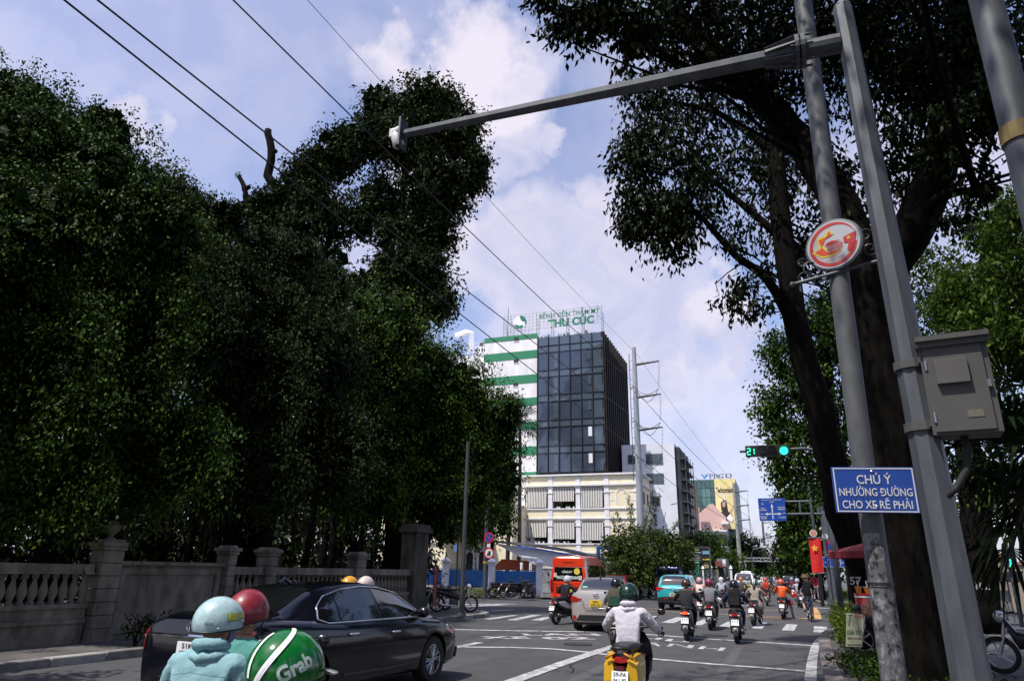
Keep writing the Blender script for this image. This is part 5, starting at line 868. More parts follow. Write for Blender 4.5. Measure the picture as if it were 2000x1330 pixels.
# direction sign gantry
YG = 46.0; gs = thing('direction_sign_gantry', 'grey side gantry pole carrying a blue direction board with white arrows', 'sign', AY(1632, 1175, YG)); gs.location.z = .12; o5 = Vector(gs.location); q = lambda px, py, dy=0: AY(px, py, YG+dy)-o5
s_ = dep(AY(1600, 1000, YG))/FPX; mb = MB(); mb.cyl((0, 0, 0), (0, 0, q(1612, 973).z), 11*s_, 8*s_, n=12); mb.cyl((0, 0, 0), (0, 0, .35), 14*s_, n=12); mb.build('pole', gv, gs, smooth=40)
za, zb2 = q(1590, 979).z, q(1590, 1003.5).z; xl = q(1485, 990).x; mb = MB(); mb.cyl((0, -.15, za), (xl, -.15, za), .07, n=8); mb.cyl((0, -.15, zb2), (xl, -.15, zb2), .07, n=8)
for px in (1562, 1598): x = q(px, 990).x; mb.cyl((x, -.15, zb2), (x, -.15, za), .06, n=6)
mb.build('arm_truss', gv, gs)
tlc, brc = q(1480, 973, -.3), q(1537, 1016.5, -.3); bc_ = (tlc+brc)/2; wd2 = brc.x-tlc.x; hd2 = tlc.z-brc.z; mb = MB(); mb.box(bc_, (wd2, .05, hd2)); bdd = mb.build('board', sgb, gs)
u = lambda x, y: bc_+Vector((wd2*x, -.03, hd2*y)); mb = MB()
def arrow(mb, p, q_, t, hw):
    d = (q_-p).normalized(); n = d.cross(Vector((0, -1, 0))).normalized(); e = q_-d*hw*1.3; mb.add([p+n*t/2, p-n*t/2, e-n*t/2, e+n*t/2], [(0, 1, 2, 3)]); mb.add([e-n*hw/2, q_, e+n*hw/2], [(0, 1, 2)])
arrow(mb, u(0, -.42), u(0, .25), wd2*.035, wd2*.1); arrow(mb, u(0.01, -.2), u(-.30, -.2), wd2*.035, wd2*.1); mb.cur = 0; arrow(mb, u(.02, -.2), u(.34, -.2), wd2*.035, wd2*.1); mb.build('arrow', sgw, gs)
for t_, x, y, w_, h_ in (('ÐIỆN BIÊN PHỦ - HAI BÀ TRƯNG', 0, .42, .74, .06), ('1.5KM', 0, .32, .16, .05), ('SÂN BAY\nTÂN SƠN NHẤT', -.34, 0.02, .28, .16), ('SAN NHAT\nAIRPORT', -.34, -.36, .26, .14), ('TRUNG TÂM\nTHÀNH PHỐ', .34, .05, .26, .16), ('CITY CENTER', .34, -.36, .26, .06), ('1.5KM', -.4, -.2, .14, .045), ('1.6KM', .42, -.17, .12, .045)):
    text(t_, hd2*h_, u(x, y), (1, 0, 0), UP, sgw, gs, w=wd2*w_, bold=.01)
mb = MB(); c = u(-.34, .24); sz = wd2*.045; [mb.box(c, (sz*2.2, .01, sz*.3), rot=(0, R(a), 0)) for a in (45,)]; mb.box(c+Vector((0, -.01, 0)), (sz*1.8, .01, sz*.3), rot=(0, R(-45), 0)); mb.build('plane_symbol', sgw, gs)
# flag banner and small signs on the slender pole
YF = 42.5; fl_ = thing('flag_banner_pole', 'curved lamp pole holding a red banner with a yellow star', 'banner', AY(1606, 1172, YF)); fl_.location.z = .12; o6 = Vector(fl_.location); q = lambda px, py, dy=0: AY(px, py, YF+dy)-o6
mb = MB(); zt6 = q(1590, 905).z; x6 = 0; mb.tube([(0, 0, 0), (0, 0, zt6*.7), (0, 0, zt6), (-.25, 0, zt6+.9), (-.9, 0, zt6+1.5), (-2.0, 0, zt6+1.7)], [.10, .075, .06, .05, .045, .04], 10); mb.ell((-2.3, 0, zt6+1.72), (.4, .14, .07)); mb.build('pole', gv, fl_, smooth=True)
s_ = dep(AY(1595, 1080, YF))/FPX; p0, p1 = q(1579, 1051, -.3), q(1604, 1118, -.3); n = 8; vs = []
for j in range(9):
    for i in range(7): t = i/6; u_ = j/8; x = p0.x+(q(1602, 1051, -.3).x-p0.x)*t; z = p0.z+(p1.z-p0.z)*u_; vs.append((x, p0.y+.04*math.sin(t*5+u_*3), z))
fs_ = [(j*7+i, j*7+i+1, (j+1)*7+i+1, (j+1)*7+i) for j in range(8) for i in range(6)]; mb = MB(); mb.add(vs, fs_); mb.add([(x, y+.015, z) for x, y, z in vs], [f[::-1] for f in fs_]); bn = mb.build('red_banner', mat('red flag cloth', (.52, .008, .006), .75), fl_, smooth=True)
c = q(1591, 1070, -.42); rs = 7.5*s_; mb = MB(); mb.add([c]+[c+Vector((rs*(1 if k % 2 == 0 else .4)*math.sin(k*math.pi/5), 0, rs*(1 if k % 2 == 0 else .4)*math.cos(k*math.pi/5))) for k in range(10)], [(0, i+1, (i+1) % 10+1) for i in range(10)]); mb.build('star', mat('yellow star', (.72, .38, .04), .7), bn)
mb = MB(); mb.cyl(q(1577, 1050, -.3), q(1605, 1050, -.3), .03, n=6); mb.cyl(q(1586, 1119, -.3), q(1612, 1119, -.3), .03, n=6); mb.build('banner_rod', gv, fl_)
rs2 = thing('small_round_sign', 'small round white sign above the red star banner', 'sign', AY(1588.5, 1041, YF-.3)); mb = MB(); mb.cyl((0, 0, 0), (0, .05, 0), 7*s_, n=20); mb.build('disc', mat('pale emblem face', (.5, .42, .38), .5), rs2); mb = MB(); mb.cyl((0, -.005, 0), (0, -.001, 0), 5*s_, n=16); mb.build('emblem_print', mat('pale red print', (.5, .22, .16), .5), rs2)
# no-parking and lane signs on thin post
YN = 43.5; ns_ = thing('lane_sign_post', 'thin post carrying a round no parking sign above a blue three lane arrow sign', 'sign', AY(1628, 1176, YN)); ns_.location.z = .12; o7 = Vector(ns_.location); q = lambda px, py, dy=0: AY(px, py, YN+dy)-o7; s_ = dep(AY(1620, 1080, YN))/FPX
mb = MB(); mb.cyl((0, 0, 0), (0, 0, q(1612, 1040).z), .045, n=8); mb.build('post', gv, ns_)
def disc_sign(par, c, r, kind):
    mb = MB(); mb.cyl(c, c+Vector((0, .03, 0)), r, n=24); mb.build('sign_face', sgr, par); mb = MB(); mb.cyl(c+Vector((0, -.006, 0)), c+Vector((0, -.001, 0)), r*.78, n=24); mb.build('sign_field', sgb if kind == 'p' else sgw, par)
    if kind == 'p': mb = MB(); mb.box(c+Vector((0, -.012, 0)), (r*1.5, .006, r*.2), rot=(0, R(45), 0)); mb.build('sign_bar', sgr, par)
    if kind == 't': mb = MB(); mb.box(c+Vector((r*.1, -.012, .05*r)), (r*.45, .006, r*.7)); mb.box(c+Vector((-r*.22, -.012, -.2*r)), (r*.3, .006, r*.45)); [mb.cyl(c+Vector((x*r, -.014, -.42*r)), c+Vector((x*r, -.010, -.42*r)), r*.14, n=8) for x in (-.2, .2)]; mb.build('truck_symbol', K['ink'], par)
disc_sign(ns_, q(1625, 1065, -.1), 11.5*s_, 'p'); mb = MB(); mb.cyl(q(1611.5, 1047, -.1), q(1611.5, 1047, -.14), 5.5*s_, n=16); mb.build('round_plate', sgw, ns_); mb = MB(); c = q(1628, 1083, -.1); mb.box(c, (22*s_, .02, 4*s_)); mb.build('supplement_plate', sgw, ns_)
c = q(1629, 1097, -.12); w7, h7 = 41*s_, 20*s_; mb = MB(); mb.box(c, (w7, .03, h7)); mb.build('lane_board', sgb, ns_); mb = MB(); u = lambda x, y: c+Vector((w7*x, -.02, h7*y)); t = w7*.022
fr2 = lambda x0, x1, y0, y1: mb.add([u(x0, y0), u(x1, y0), u(x1, y1), u(x0, y1)], [(0, 1, 2, 3)])
fr2(-.49, .49, .44, .47); fr2(-.49, .49, -.47, -.44); fr2(-.49, -.475, -.44, .44); fr2(.475, .49, -.44, .44)
for x in (-.17, .17): [fr2(x-.006, x+.006, -.4+k*.2, -.28+k*.2) for k in range(4)]
for x in (-.27, 0, .27): arrow(mb, u(x, -.36), u(x, .36), t, w7*.07)
arrow(mb, u(-.26, -.05), u(-.42, -.05), t, w7*.07); arrow(mb, u(.26, -.05), u(.42, -.05), t, w7*.07); mb.build('lane_arrow', sgw, ns_)
# sign pole at the far left corner, two thin posts, red banner stand
sp = thing('sign_pole', 'grey pole at the far left corner with round no parking and no trucks signs', 'sign', G(946, 1166, .12)); o8 = Vector(sp.location); Y8 = o8.y; q = lambda px, py, dy=0: AY(px, py, Y8+dy)-o8; s_ = dep(o8)/FPX
mb = MB(); mb.cyl((0, 0, 0), (0, 0, q(952, 945).z), .13, .09, n=10); mb.cyl((0, 0, 0), (0, 0, .15), .2, n=10); mb.build('pole', gv, sp, smooth=40); disc_sign(sp, q(955, 1049.5, -.2), 10.5*s_, 'p'); disc_sign(sp, q(955, 1080, -.2), 10.5*s_, 't')
mb = MB(); mb.box(q(954.5, 1065, -.2), (7*s_, .02, 7*s_)); mb.build('supplement_plate', sgw, sp); mb = MB(); mb.cyl((0, 0, q(950, 1100).z), (0, 0, q(950, 1096).z), .14, n=10); mb.build('yellow_band', mat('yellow tape', (.45, .28, .02), .6), sp)
kp = thing('corner_lamp_post', 'dark grey post standing on the left kerb corner beside a parked motorbike', 'pole', G(901, 1203, .13)); o9 = Vector(kp.location); mb = MB(); mb.cyl((0, 0, 0), (0, 0, 6.0), .085, .06, n=10); mb.cyl((0, 0, 0), (0, 0, .12), .2, .12, n=10); mb.build('pole', mat('dark weathered post', (.05, .05, .05), .6), kp, smooth=40)
tp_ = thing('street_name_post', 'thin dark post with a small blue street plate behind the corner post', 'sign', G(890, 1168, .12)); oq = Vector(tp_.location); z1 = AY(893, 1060, oq.y).z; mb = MB(); mb.cyl((0, 0, 0), (0, 0, z1), .05, n=8); mb.build('post', K['dark'], tp_); mb = MB(); c = AY(890.5, 1070, oq.y)-oq; mb.box(c+Vector((0, -.06, 0)), (.18, .02, .4)); mb.build('plate', mat('faded blue plate', (.10, .2, .38), .5), tp_)
rbn = thing('red_banner_stand', 'narrow red advertising banner on a black stand beside the gate pier', 'banner', G(849, 1197, .13)); orb = Vector(rbn.location); Yb = orb.y; q = lambda px, py: AY(px, py, Yb)-orb
mb = MB(); mb.add([q(844.5, 1185), q(851, 1184), q(855, 1105), q(848, 1106)]+[p+Vector((0, .02, 0)) for p in (q(844.5, 1185), q(851, 1184), q(855, 1105), q(848, 1106))], [(0, 1, 2, 3), (7, 6, 5, 4), (0, 4, 5, 1), (1, 5, 6, 2), (2, 6, 7, 3), (3, 7, 4, 0)]); mb.build('banner', mat('red banner cloth', (.35, .02, .02), .7, col2=(.5, .25, .22), ns=9), rbn)
mb = MB(); mb.cyl(q(844, 1198), q(848, 1104), .015, n=5); mb.cyl(q(851, 1198), q(856, 1104), .015, n=5); mb.build('stand', K['dark'], rbn)
# roadside spherical vendor things: umbrella
YU = 15.3; um = thing('market_umbrella', 'large dark red umbrella shading the drink stall by the leaning tree', 'umbrella', (AY(1740, 1100, YU).x, YU, .12)); ou = Vector(um.location); q = lambda px, py: AY(px, py, YU)-ou; ht = q(1735, 1046).z; ze = q(1640, 1078).z; ru = abs(q(1617, 1078).x)
mb = MB(); n = 8; rm_ = [[(ru*t*math.cos(2*math.pi*k/n), ru*t*math.sin(2*math.pi*k/n), ht+(ze-ht)*(t**.9)) for k in range(n)] for t in (.02, .35, .7, 1)]; mb.loft(rm_, cap=False); mb.loft([[(x, y, z-.02) for x, y, z in r_] for r_ in rm_], cap=False)
for k in range(n): a, b = rm_[3][k], rm_[3][(k+1) % n]; mb.add([a, b, (b[0], b[1], b[2]-.12), (a[0], a[1], a[2]-.12)], [(0, 1, 2, 3)])
mb.build('canopy', mat('dark red umbrella cloth', (.16, .012, .018), .8), um); mb = MB(); mb.cyl((0, 0, 0), (0, 0, ht), .025, n=6); mb.cyl((0, 0, 0), (0, 0, .06), .25, n=12); mb.build('pole', gv, um)
mb = MB(); [mb.cyl((0, 0, ht-.1), rm_[3][k], .008, n=4) for k in range(n)]; mb.build('rib', gv, um, kind='stuff')
# ---------------------------------------------------------------- power poles and cables
def power_pole(lab, px_base, Y, pytop, arms, r0, r1, X=None, name='power_pole', det=True, pxt=None, mtl=None):
    p = AY(pxt, pytop, Y); h = p.z; t = thing(name, lab, 'power pole', (p.x, Y, .1), group=None); mb = MB(); mb.cyl((0, 0, 0), (0, 0, h), r0, r1, n=12 if det else 7); mb.build('pole', mtl or gv, t, smooth=40)
    out_ = []
    for (z, L_) in arms:
        mb = MB(); mb.cyl((0, 0, z), (L_, 0, z+.08*L_), r1*.75, r1*.4, n=6); mb.build('cross_arm', gv, t)
        if det:
            mb = MB(); e = Vector((L_, 0, z+.08*L_)); lo = e+Vector((-.15, 0, -2.3 if L_ > 1.5 else -1.2)); mb.cyl(e, e.lerp(lo, .2), .02, n=5)
            for k in range(9): c = e.lerp(lo, .25+k*.08); mb.lathe([(.03, -.03), (.085, -.01), (.03, .04)], 8, c)
            mb.build('insulator_string', mat('grey insulator', (.25, .26, .27), .4), t); out_.append((e, lo))
            mb = MB()
            for sgn in (-1, 1):
                for k in range(7): c = Vector((-.1, sgn*(.4+k*.12), z-1.9-.05*k)); mb.lathe([(.03, -.03), (.08, -.01), (.03, .04)], 8, c, 'y')
            mb.build('insulator_string', mat('grey insulator', (0, 0, 0)), t)
    return t
ZPY = lambda px, py: AY(px, py, 54).z-.1
arms = [(ZPY(1245, 712), 2.0), (ZPY(1245, 776), 2.0), (ZPY(1245, 840), 2.0)]
pgal = mat('pale galvanised pole', (.36, .38, .40), .5, .2, col2=(.27, .29, .31), ns=2, st=.2)  # paler steel, sunlight on the pole put into its colour
pp1 = power_pole('tall tapered steel power pole with three short arms beside the glass tower', 0, 54, 681, arms, .33, .17, pxt=1238, mtl=pgal)
mb = MB(); mb.cyl((-.42, 0, ZPY(1238, 940)), (-.42, 0, ZPY(1238, 690)), .03, n=4); [mb.cyl((-.42, 0, z), (-.15, 0, z), .02, n=4) for z in np.arange(ZPY(1238, 935), ZPY(1238, 695), .8)]; mb.build('ladder_rail', gv, pp1)
jb = MB()
for (z, L_) in arms:
    e = Vector((L_-.15, 0, z+.16-2.3)); a = Vector((-.1, -1.2, z-1.95)); b = Vector((-.1, 1.2, z-1.95))
    for s0, sag in ((a, .5), (b, .75)): jb.tube([s0.lerp(e, k/8)+Vector((0, 0, -sag*math.sin(math.pi*k/8)*1.3)) for k in range(9)], .022, 4)
jb.build('jumper_cable', K['wire'], pp1)
conc = mat('weathered concrete pole', (.28, .27, .25), .85)
p2 = power_pole('second concrete power pole with arms right of the yellow billboard', 0, 92, 945, [(AY(1437, 962, 92).z, 1.6), (AY(1437, 990, 92).z, 1.6), (AY(1437, 1018, 92).z, 1.6)], .3, .17, pxt=1433, mtl=conc)
p3 = power_pole('third power pole rising above the far street trees', 0, 165, 1018, [(AY(1488, 1022, 165).z, 2), (AY(1488, 1022, 165).z-3.2, 2), (AY(1488, 1022, 165).z-6.4, 2)], .4, .2, pxt=1489, det=False); 
for i, (px, Y, pt) in enumerate(((1497, 210, 1041), (1502, 250, 1052), (1507, 310, 1066), (1511, 380, 1078))): power_pole(['distant power pole, first behind the third pole', 'distant power pole, second behind the third pole', 'distant power pole, third behind the third pole', 'farthest tiny power pole at the end of the street'][i], 0, Y, pt, [(AY(px, pt, Y).z-1, 2.5), (AY(px, pt, Y).z-4, 2.5)], .45, .25, pxt=px, det=False)
def cable(lab, pts, r, n=26, sag=0, extra=None):
    P = []
    for a, b in zip(pts, pts[1:]):
        a = Vector(a); b = Vector(b); k = n if (a-b).length > 15 else 8
        for i in range(k): t = i/k; s = sag*((a-b).length/50)**2; P.append(a.lerp(b, t)+Vector((0, 0, -4*s*t*(1-t))))
    P.append(Vector(pts[-1])); o = P[0].copy(); mb = MB(); mb.tube([p-o for p in P], r, 5); ob = mb.build('overhead_cable', K['wire'], None, loc=o); tag(ob, lab, 'cable'); return ob
def thru(pA, px2, py2, X2): # extend beyond the photo point at plane X = X2
    p = AX(px2, py2, X2); return p
A_ = lambda px, py: HD(px, py, 55.2)
for i, (pa, pm, pe, lab, Xe) in enumerate((((1227, 738), (880, 428), (455, 0), 'black overhead cable crossing from top centre left to the topmost arm of the pole', -10.9), ((1227, 806), (900, 566), (190, 0), 'upper black overhead cable of the close pair at top left', -10.9), ((1230, 869), (515, 310), (125, 0), 'lowest black overhead cable of the close pair at top left', -10.9), ((1238, 686), (930, 355), (600, 0), 'thin grey overhead wire running to the very top of the pole', -11.6))):
    A = A_(*pa); E_ = AX(*pe, Xe); back = E_+(E_-A)*.55; M0 = AX(*pm, (Xe*.5+A.x*.5))
    # catenary through A and E_ with its lowest point near the photographed middle
    tm = (M0.y-A.y)/(back.y-A.y); P = []
    for k in range(41): t = k/40; P.append(A.lerp(back, t))
    ln = A.lerp(back, tm); sg_ = (ln.z-M0.z)/(4*tm*(1-tm)); sgE = 0
    tE = (E_.y-A.y)/(back.y-A.y); corr = 4*sg_*tE*(1-tE)/tE
    P = [p+Vector((0, 0, -4*sg_*(k/40)*(1-k/40)+corr*(k/40))) for k, p in enumerate(P)]
    o = P[0].copy(); mb = MB(); mb.tube([p-o for p in P], .022 if i < 3 else .010, 5); ob = mb.build('overhead_cable', K['wire'], None, loc=o); tag(ob, lab, 'cable')
for i, (za, zb_) in enumerate(zip(arms, (962, 990, 1018))): cable(['upper cable span between the first and second power poles', 'middle cable span between the first and second power poles', 'lowest cable span between the first and second power poles'][i], [Vector(pp1.location)+Vector((-.1, 1.2, za[0]-1.95)), Vector(p2.location)+Vector((1.4, 0, AY(1437, zb_, 92).z-1.2))], .022, sag=1.0)
cable('thin earth wire between the tops of the first and second power poles', [Vector(pp1.location)+Vector((0, 0, AY(1238, 683, 54).z-.1)), Vector(p2.location)+Vector((0, 0, AY(1433, 945, 92).z))], .012, sag=.7)
for i in range(3): cable(['upper cable span beyond the second power pole', 'middle cable span beyond the second power pole', 'lowest cable span beyond the second power pole'][i], [Vector(p2.location)+Vector((1.4, 0, AY(1437, (962, 990, 1018)[i], 92).z-1.2)), Vector(p3.location)+Vector((-2, 0, AY(1488, 1022, 165).z-1.5-i*3.2))], .028, sag=.8)
# gantry with far signals and lamp posts
YH_ = 100.; g3 = thing('sign_truss', 'white lattice truss spanning the street far ahead', 'gantry', (AY(1455, 1095, YH_).x, YH_, 0)); ox_ = Vector(g3.location); za = AY(1500, 1089.5, YH_).z; zb_ = AY(1500, 1096, YH_).z; xr_ = AY(1610, 1093, YH_).x-ox_.x; mb = MB(); wm = mat('light steel truss', (.36, .37, .39), .5, .3)
for z in (za, zb_): mb.cyl((0, 0, z), (xr_, 0, z), .07, n=5)
for k in range(22): x = xr_*k/22; mb.cyl((x, 0, za if k % 2 else zb_), (x+xr_/22, 0, zb_ if k % 2 else za), .035, n=4)
mb.cyl((0, 0, 0), (0, 0, za+.2), .12, n=6); mb.cyl((xr_, 0, 0), (xr_, 0, za+.2), .12, n=6); mb.build('truss', wm, g3)
for i, (px, py, on) in enumerate(((1550, 1093.5, 1), (1569, 1093.5, 1))):
    t = thing('traffic_light', ['left one of two far green signals hanging on the distant mast arm', 'right one of two far green signals hanging on the distant mast arm'][i], 'traffic light', AY(px, py, 96)); mb = MB(); mb.box((0, 0, 0), (.34, .2, 1.0)); mb.cyl((0, .1, .1), (2.2, .1, .1), .05, n=5) if i else None; mb.build('housing', K['dark'], t); mb = MB(); mb.cyl((0, -.11, 0), (0, -.16, 0), .2, n=12); mb.build('lamp', gno, t)
for i, (px, Y, py) in enumerate(((1468, 84, 1084), (1571, 112, 1104), (1600, 70, 1080))):
    p = AY(px, py, Y); t = thing('street_lamp', ['slender far street lamp on the left verge before the trees', 'far street lamp on the right side beyond the truss', 'street lamp with glowing globes partly behind the red banner'][i], 'street lamp', (p.x, Y, .1)); mb = MB(); mb.cyl((0, 0, 0), (0, 0, p.z), .1, .06, n=6); mb.tube([(0, 0, p.z), (.2, 0, p.z+.5), (1.4, 0, p.z+.8)], .045, 5); mb.build('pole', gv, t); mb = MB(); mb.ell((1.6, 0, p.z+.8), (.4, .15, .08), 8, 5); mb.build('lamp_head', K['white'], t)
# black billboards, green kiosk clutter, left verge
YB = 56.; bb1 = thing('black_billboard', 'black roadside billboard with yellow W logo and small blue picture', 'billboard', AY(1367, 1130, YB)); bb1.location.z = .1; ob_ = Vector(bb1.location); q = lambda px, py, dy=0: AY(px, py, YB+dy)-ob_
nav = mat('black blue print', (.010, .012, .02), .5); mb = MB(); a, b = q(1348, 1068.5), q(1387, 1096.5); mb.bb(a.x, b.x, -.1, .1, b.z, a.z); mb.build('board', nav, bb1)
mb = MB(); mb.bb(a.x, b.x, -.13, -.11, a.z-.04, a.z+.05); mb.bb(b.x-.03, b.x+.06, -.13, .1, b.z-1.6, a.z); mb.build('frame', K['galv'], bb1)
yl = mat('yellow print', (.62, .52, .02), .5); c = q(1361, 1073.5, -.15); text('W', 4.6*dep(ob_)/FPX, c, (1, 0, 0), UP, yl, bb1, bold=.04); text('THE WOODLANDS', 1.6*dep(ob_)/FPX, q(1360, 1078.5, -.15), (1, 0, 0), UP, K['white'], bb1, w=18*dep(ob_)/FPX, bold=.02)
mb = MB(); s2 = lambda p0, p1, dy: mb.bb(q(*p0).x, q(*p1).x, dy-.01, dy, q(*p1).z, q(*p0).z)
s2((1372, 1075.5), (1386, 1082), -.13); mb.build('picture', mat('pale blue print', (.15, .32, .42), .5), bb1); mb = MB(); s2((1373, 1091), (1386, 1093.5), -.13); mb.build('yellow_strip', yl, bb1); mb = MB()
for k in range(4): s2((1351, 1084+k*2.9), (1366+3*(k % 2), 1084.7+k*2.9), -.13)
mb.build('print_line', K['white'], bb1); mb = MB(); [mb.cyl(q(px, 1096).xz.to_3d() if False else Vector((q(px, 1096).x, 0, 0)), Vector((q(px, 1096).x, 0, q(px, 1096).z)), .06, n=6) for px in (1350, 1385)]; mb.build('post', K['dark'], bb1)
mb = MB(); a, b = q(1375, 1097, .1), q(1387, 1109, .1); mb.bb(a.x, b.x, 0, .1, b.z, a.z); mb.build('tan_panel', mat('tan panel', (.35, .26, .14), .7), bb1)
bb2 = thing('black_billboard', 'darker black billboard with a yellow arrow strip, left of the W billboard', 'billboard', AY(1335, 1130, YB-1)); bb2.location.z = .1; ob2 = Vector(bb2.location); q2 = lambda px, py: AY(px, py, YB-1)-ob2; mb = MB(); a, b = q2(1330, 1066), q2(1348, 1110); mb.bb(a.x, b.x, -.1, .1, b.z, a.z); mb.build('board', nav, bb2)
mb = MB(); mb.prism([(q2(x, y).x, q2(x, y).z) for x, y in ((1328, 1110), (1348, 1110), (1348, 1106), (1336, 1102), (1328, 1106))], -.13, -.11, 'y'); mb.build('yellow_arrow', mat('orange yellow print', (.62, .40, .02), .5), bb2); text('NEW', .22, q2(1333, 1096)+Vector((0, -.12, 0)), (1, 0, 0), UP, K['white'], bb2); mb = MB(); [mb.cyl((x, 0, 0), (x, 0, b.z), .06, n=6) for x in (a.x+.1, b.x-.1)]; mb.build('post', K['dark'], bb2)
gk = thing('green_pillar_gate', 'green and grey gate with pillars below the black billboards', 'gate', AY(1360, 1130, 58)); gk.location.z = .1; og = Vector(gk.location); q3 = lambda px, py, Y=58: AY(px, py, Y)-og; grn = mat('green painted pillar', (.03, .15, .10), .6)
for (x0, x1, y0, m_) in ((1357, 1365, 1099, grn), (1371, 1374, 1110, K['trimw']), (1386, 1390, 1108, K['trimw']), (1398, 1403, 1108, K['stone']), (1412, 1417, 1106, K['stone']), (1425, 1429, 1110, K['trimw'])): mb = MB(); a, b = q3(x0, y0), q3(x1, y0); mb.bb(a.x, b.x, 0, .5, 0, a.z); mb.box(((a.x+b.x)/2, .25, a.z+.12), (b.x-a.x+.1, .6, .24), top=(.2, .2)); mb.build('pillar', m_, gk)
mb = MB(); [mb.bb(q3(x, 1112).x, q3(x+1, 1112).x, .2, .25, .1, q3(x, 1112).z) for x in range(1332, 1428, 2)]; mb.build('railing', mat('dull green rail', (.08, .12, .11), .6), gk, kind='stuff')
mb = MB(); a, b = q3(1398, 1090), q3(1419, 1108); mb.bb(a.x, b.x, .6, 3, .1, a.z); mb.build('kiosk_wall', mat('grey kiosk', (.16, .17, .18), .7), gk); mb = MB(); mb.prism([(q3(*p).x, q3(*p).z) for p in ((1397, 1096), (1408, 1096), (1412, 1108), (1400, 1104))], -.8, .5, 'y'); mb.build('red_awning', mat('red tin awning', (.2, .04, .04), .7), gk); mb = MB(); a, b = q3(1410, 1092), q3(1417, 1107); mb.bb(a.x, b.x, .5, .59, b.z, a.z); mb.build('white_notice', K['white'], gk)
bgate = thing('blue_gate_frame', 'open blue steel gate frame behind the van beside the bush', 'gate', AY(1190, 1140, 52)); bgate.location.z = .1; oo = Vector(bgate.location); q = lambda px, py: AY(px, py, 52)-oo; bm_ = mat('bright blue gate paint', (.03, .2, .5), .5); mb = MB(); a, b = q(1168, 1073), q(1217, 1073)
for x in (a.x, b.x): mb.bb(x-.1, x+.1, -.1, .1, 0, a.z)
mb.bb(a.x-.1, b.x+.1, -.1, .1, a.z, a.z+.22); mb.bb(a.x, b.x, -.05, .05, a.z-.9, a.z-.8); mb.build('gate_frame', bm_, bgate); mb = MB(); [mb.cyl((a.x+(b.x-a.x)*k/14, 0, a.z-.85), (a.x+(b.x-a.x)*k/14, 0, a.z), .025, n=4) for k in range(15)]; [mb.cyl((a.x+(b.x-a.x)*k/14, 0, a.z+.2), (a.x+(b.x-a.x)*k/14, 0, a.z+.45), .02, .002, n=4) for k in range(15)]; mb.build('gate_bars', bm_, bgate, kind='stuff')
for x0, x1 in ((1180, 1205),): mb = MB(); a, b = q(x0, 1100), q(x1, 1100); mb.bb(a.x, b.x, -.1, .0, 0.2, a.z); mb.build('gate_leaf', bm_, bgate)
# right background: boundary wall, kiosk, pedestrian signal
YW = 46.; rw = thing('beige_boundary_wall', 'beige plaster boundary wall with small gabled posts across the side street at right', 'wall', (AY(1790, 1100, YW).x, YW, .1)); orw = Vector(rw.location); q = lambda px, py: AY(px, py, YW)-orw; bz = mat('beige stained plaster', (.30, .25, .19), .85, col2=(.20, .15, .11), ns=1.1)
zw = q(1950, 1102).z; mb = MB(); mb.bb(q(1730, 1100).x, q(2250, 1100).x, 0, .3, 0, zw); mb.build('wall_body', bz, rw)
for px in (1816, 1950, 2080): a = q(px-9, 1100).x; b = q(px+9, 1100).x; mb = MB(); mb.bb(a, b, -.12, .4, 0, q(px, 1098).z+.25); mb.build('wall_post', bz, rw); mb = MB(); z = q(px, 1098).z+.25; mb.prism([(a-.12, z), (b+.12, z), ((a+b)/2, z+.42)], -.2, .5, 'y'); mb.build('post_cap', mat('terracotta cap', (.30, .14, .08), .8), rw)
mb = MB(); mb.bb(q(1830, 1100).x, q(2250, 1100).x, -.1, .4, zw, zw+.14); mb.build('wall_coping', mat('terracotta cap', (0, 0, 0)), rw)
kr = thing('food_cart', 'dark awning food cart with a curved white body at the right edge', 'cart', AY(1975, 1165, 33)); kr.location.z = .12; ok_ = Vector(kr.location); q = lambda px, py: AY(px, py, 33)-ok_; mb = MB(); a, b = q(1935, 1165), q(1972, 1160); mb.bb(a.x, b.x, 0, .9, .25, q(1950, 1160).z+.15); mb.build('cart_body', mat('dull cart enamel', (.16, .155, .15), .5), kr, bevel=.04); mb = MB(); mb.prism([(q(*p).x, q(*p).z) for p in ((1925, 1118), (1993, 1115), (1985, 1137), (1930, 1124))], -.4, .9, 'y'); mb.build('awning', K['dark'], kr); mb = MB(); [mb.cyl((x, y, 0), (x, y, q(1940, 1122).z), .025, n=6) for x in (a.x, b.x) for y in (0, .9)]; mb.build('leg', K['galv'], kr); mb = MB(); c = q(1946, 1178); mb.lathe([(.1, -.04), (.28, -.05), (.28, .05), (.1, .04)], 16, (c.x, -.1, .28), 'y'); mb.build('wheel', K['rubber'], kr)
ps = thing('pedestrian_signal', 'pedestrian signal with green walking figure on a grey post at right', 'traffic light', AY(1985, 1165, 30)); ps.location.z = .12; op = Vector(ps.location); q = lambda px, py, dy=0: AY(px, py, 30+dy)-op; mb = MB(); mb.cyl((.0, 0, 0), (.0, 0, q(1985, 1050).z), .07, n=8); mb.build('post', gv, ps); mb = MB(); c = q(1973, 1092, -.1); mb.box(c, (.34, .2, .62)); mb.build('housing', K['dark'], ps, bevel=.02)
mb = MB(); c = q(1974, 1098, -.22); mb.ell(c+Vector((0, 0, .08)), (.03, .01, .03), 8, 5); mb.box(c, (.045, .01, .11), rot=(0, R(8), 0)); mb.box(c+Vector((-.03, 0, -.09)), (.025, .01, .12), rot=(0, R(25), 0)); mb.box(c+Vector((.03, 0, -.09)), (.025, .01, .12), rot=(0, R(-25), 0)); mb.build('walking_figure', gno, ps)
mb = MB(); z = q(1985, 1098).z; mb.cyl((0, 0, z-.06), (0, 0, z+.06), .075, n=8); mb.build('orange_band', mat('orange tape', (.5, .2, .03), .6), ps)
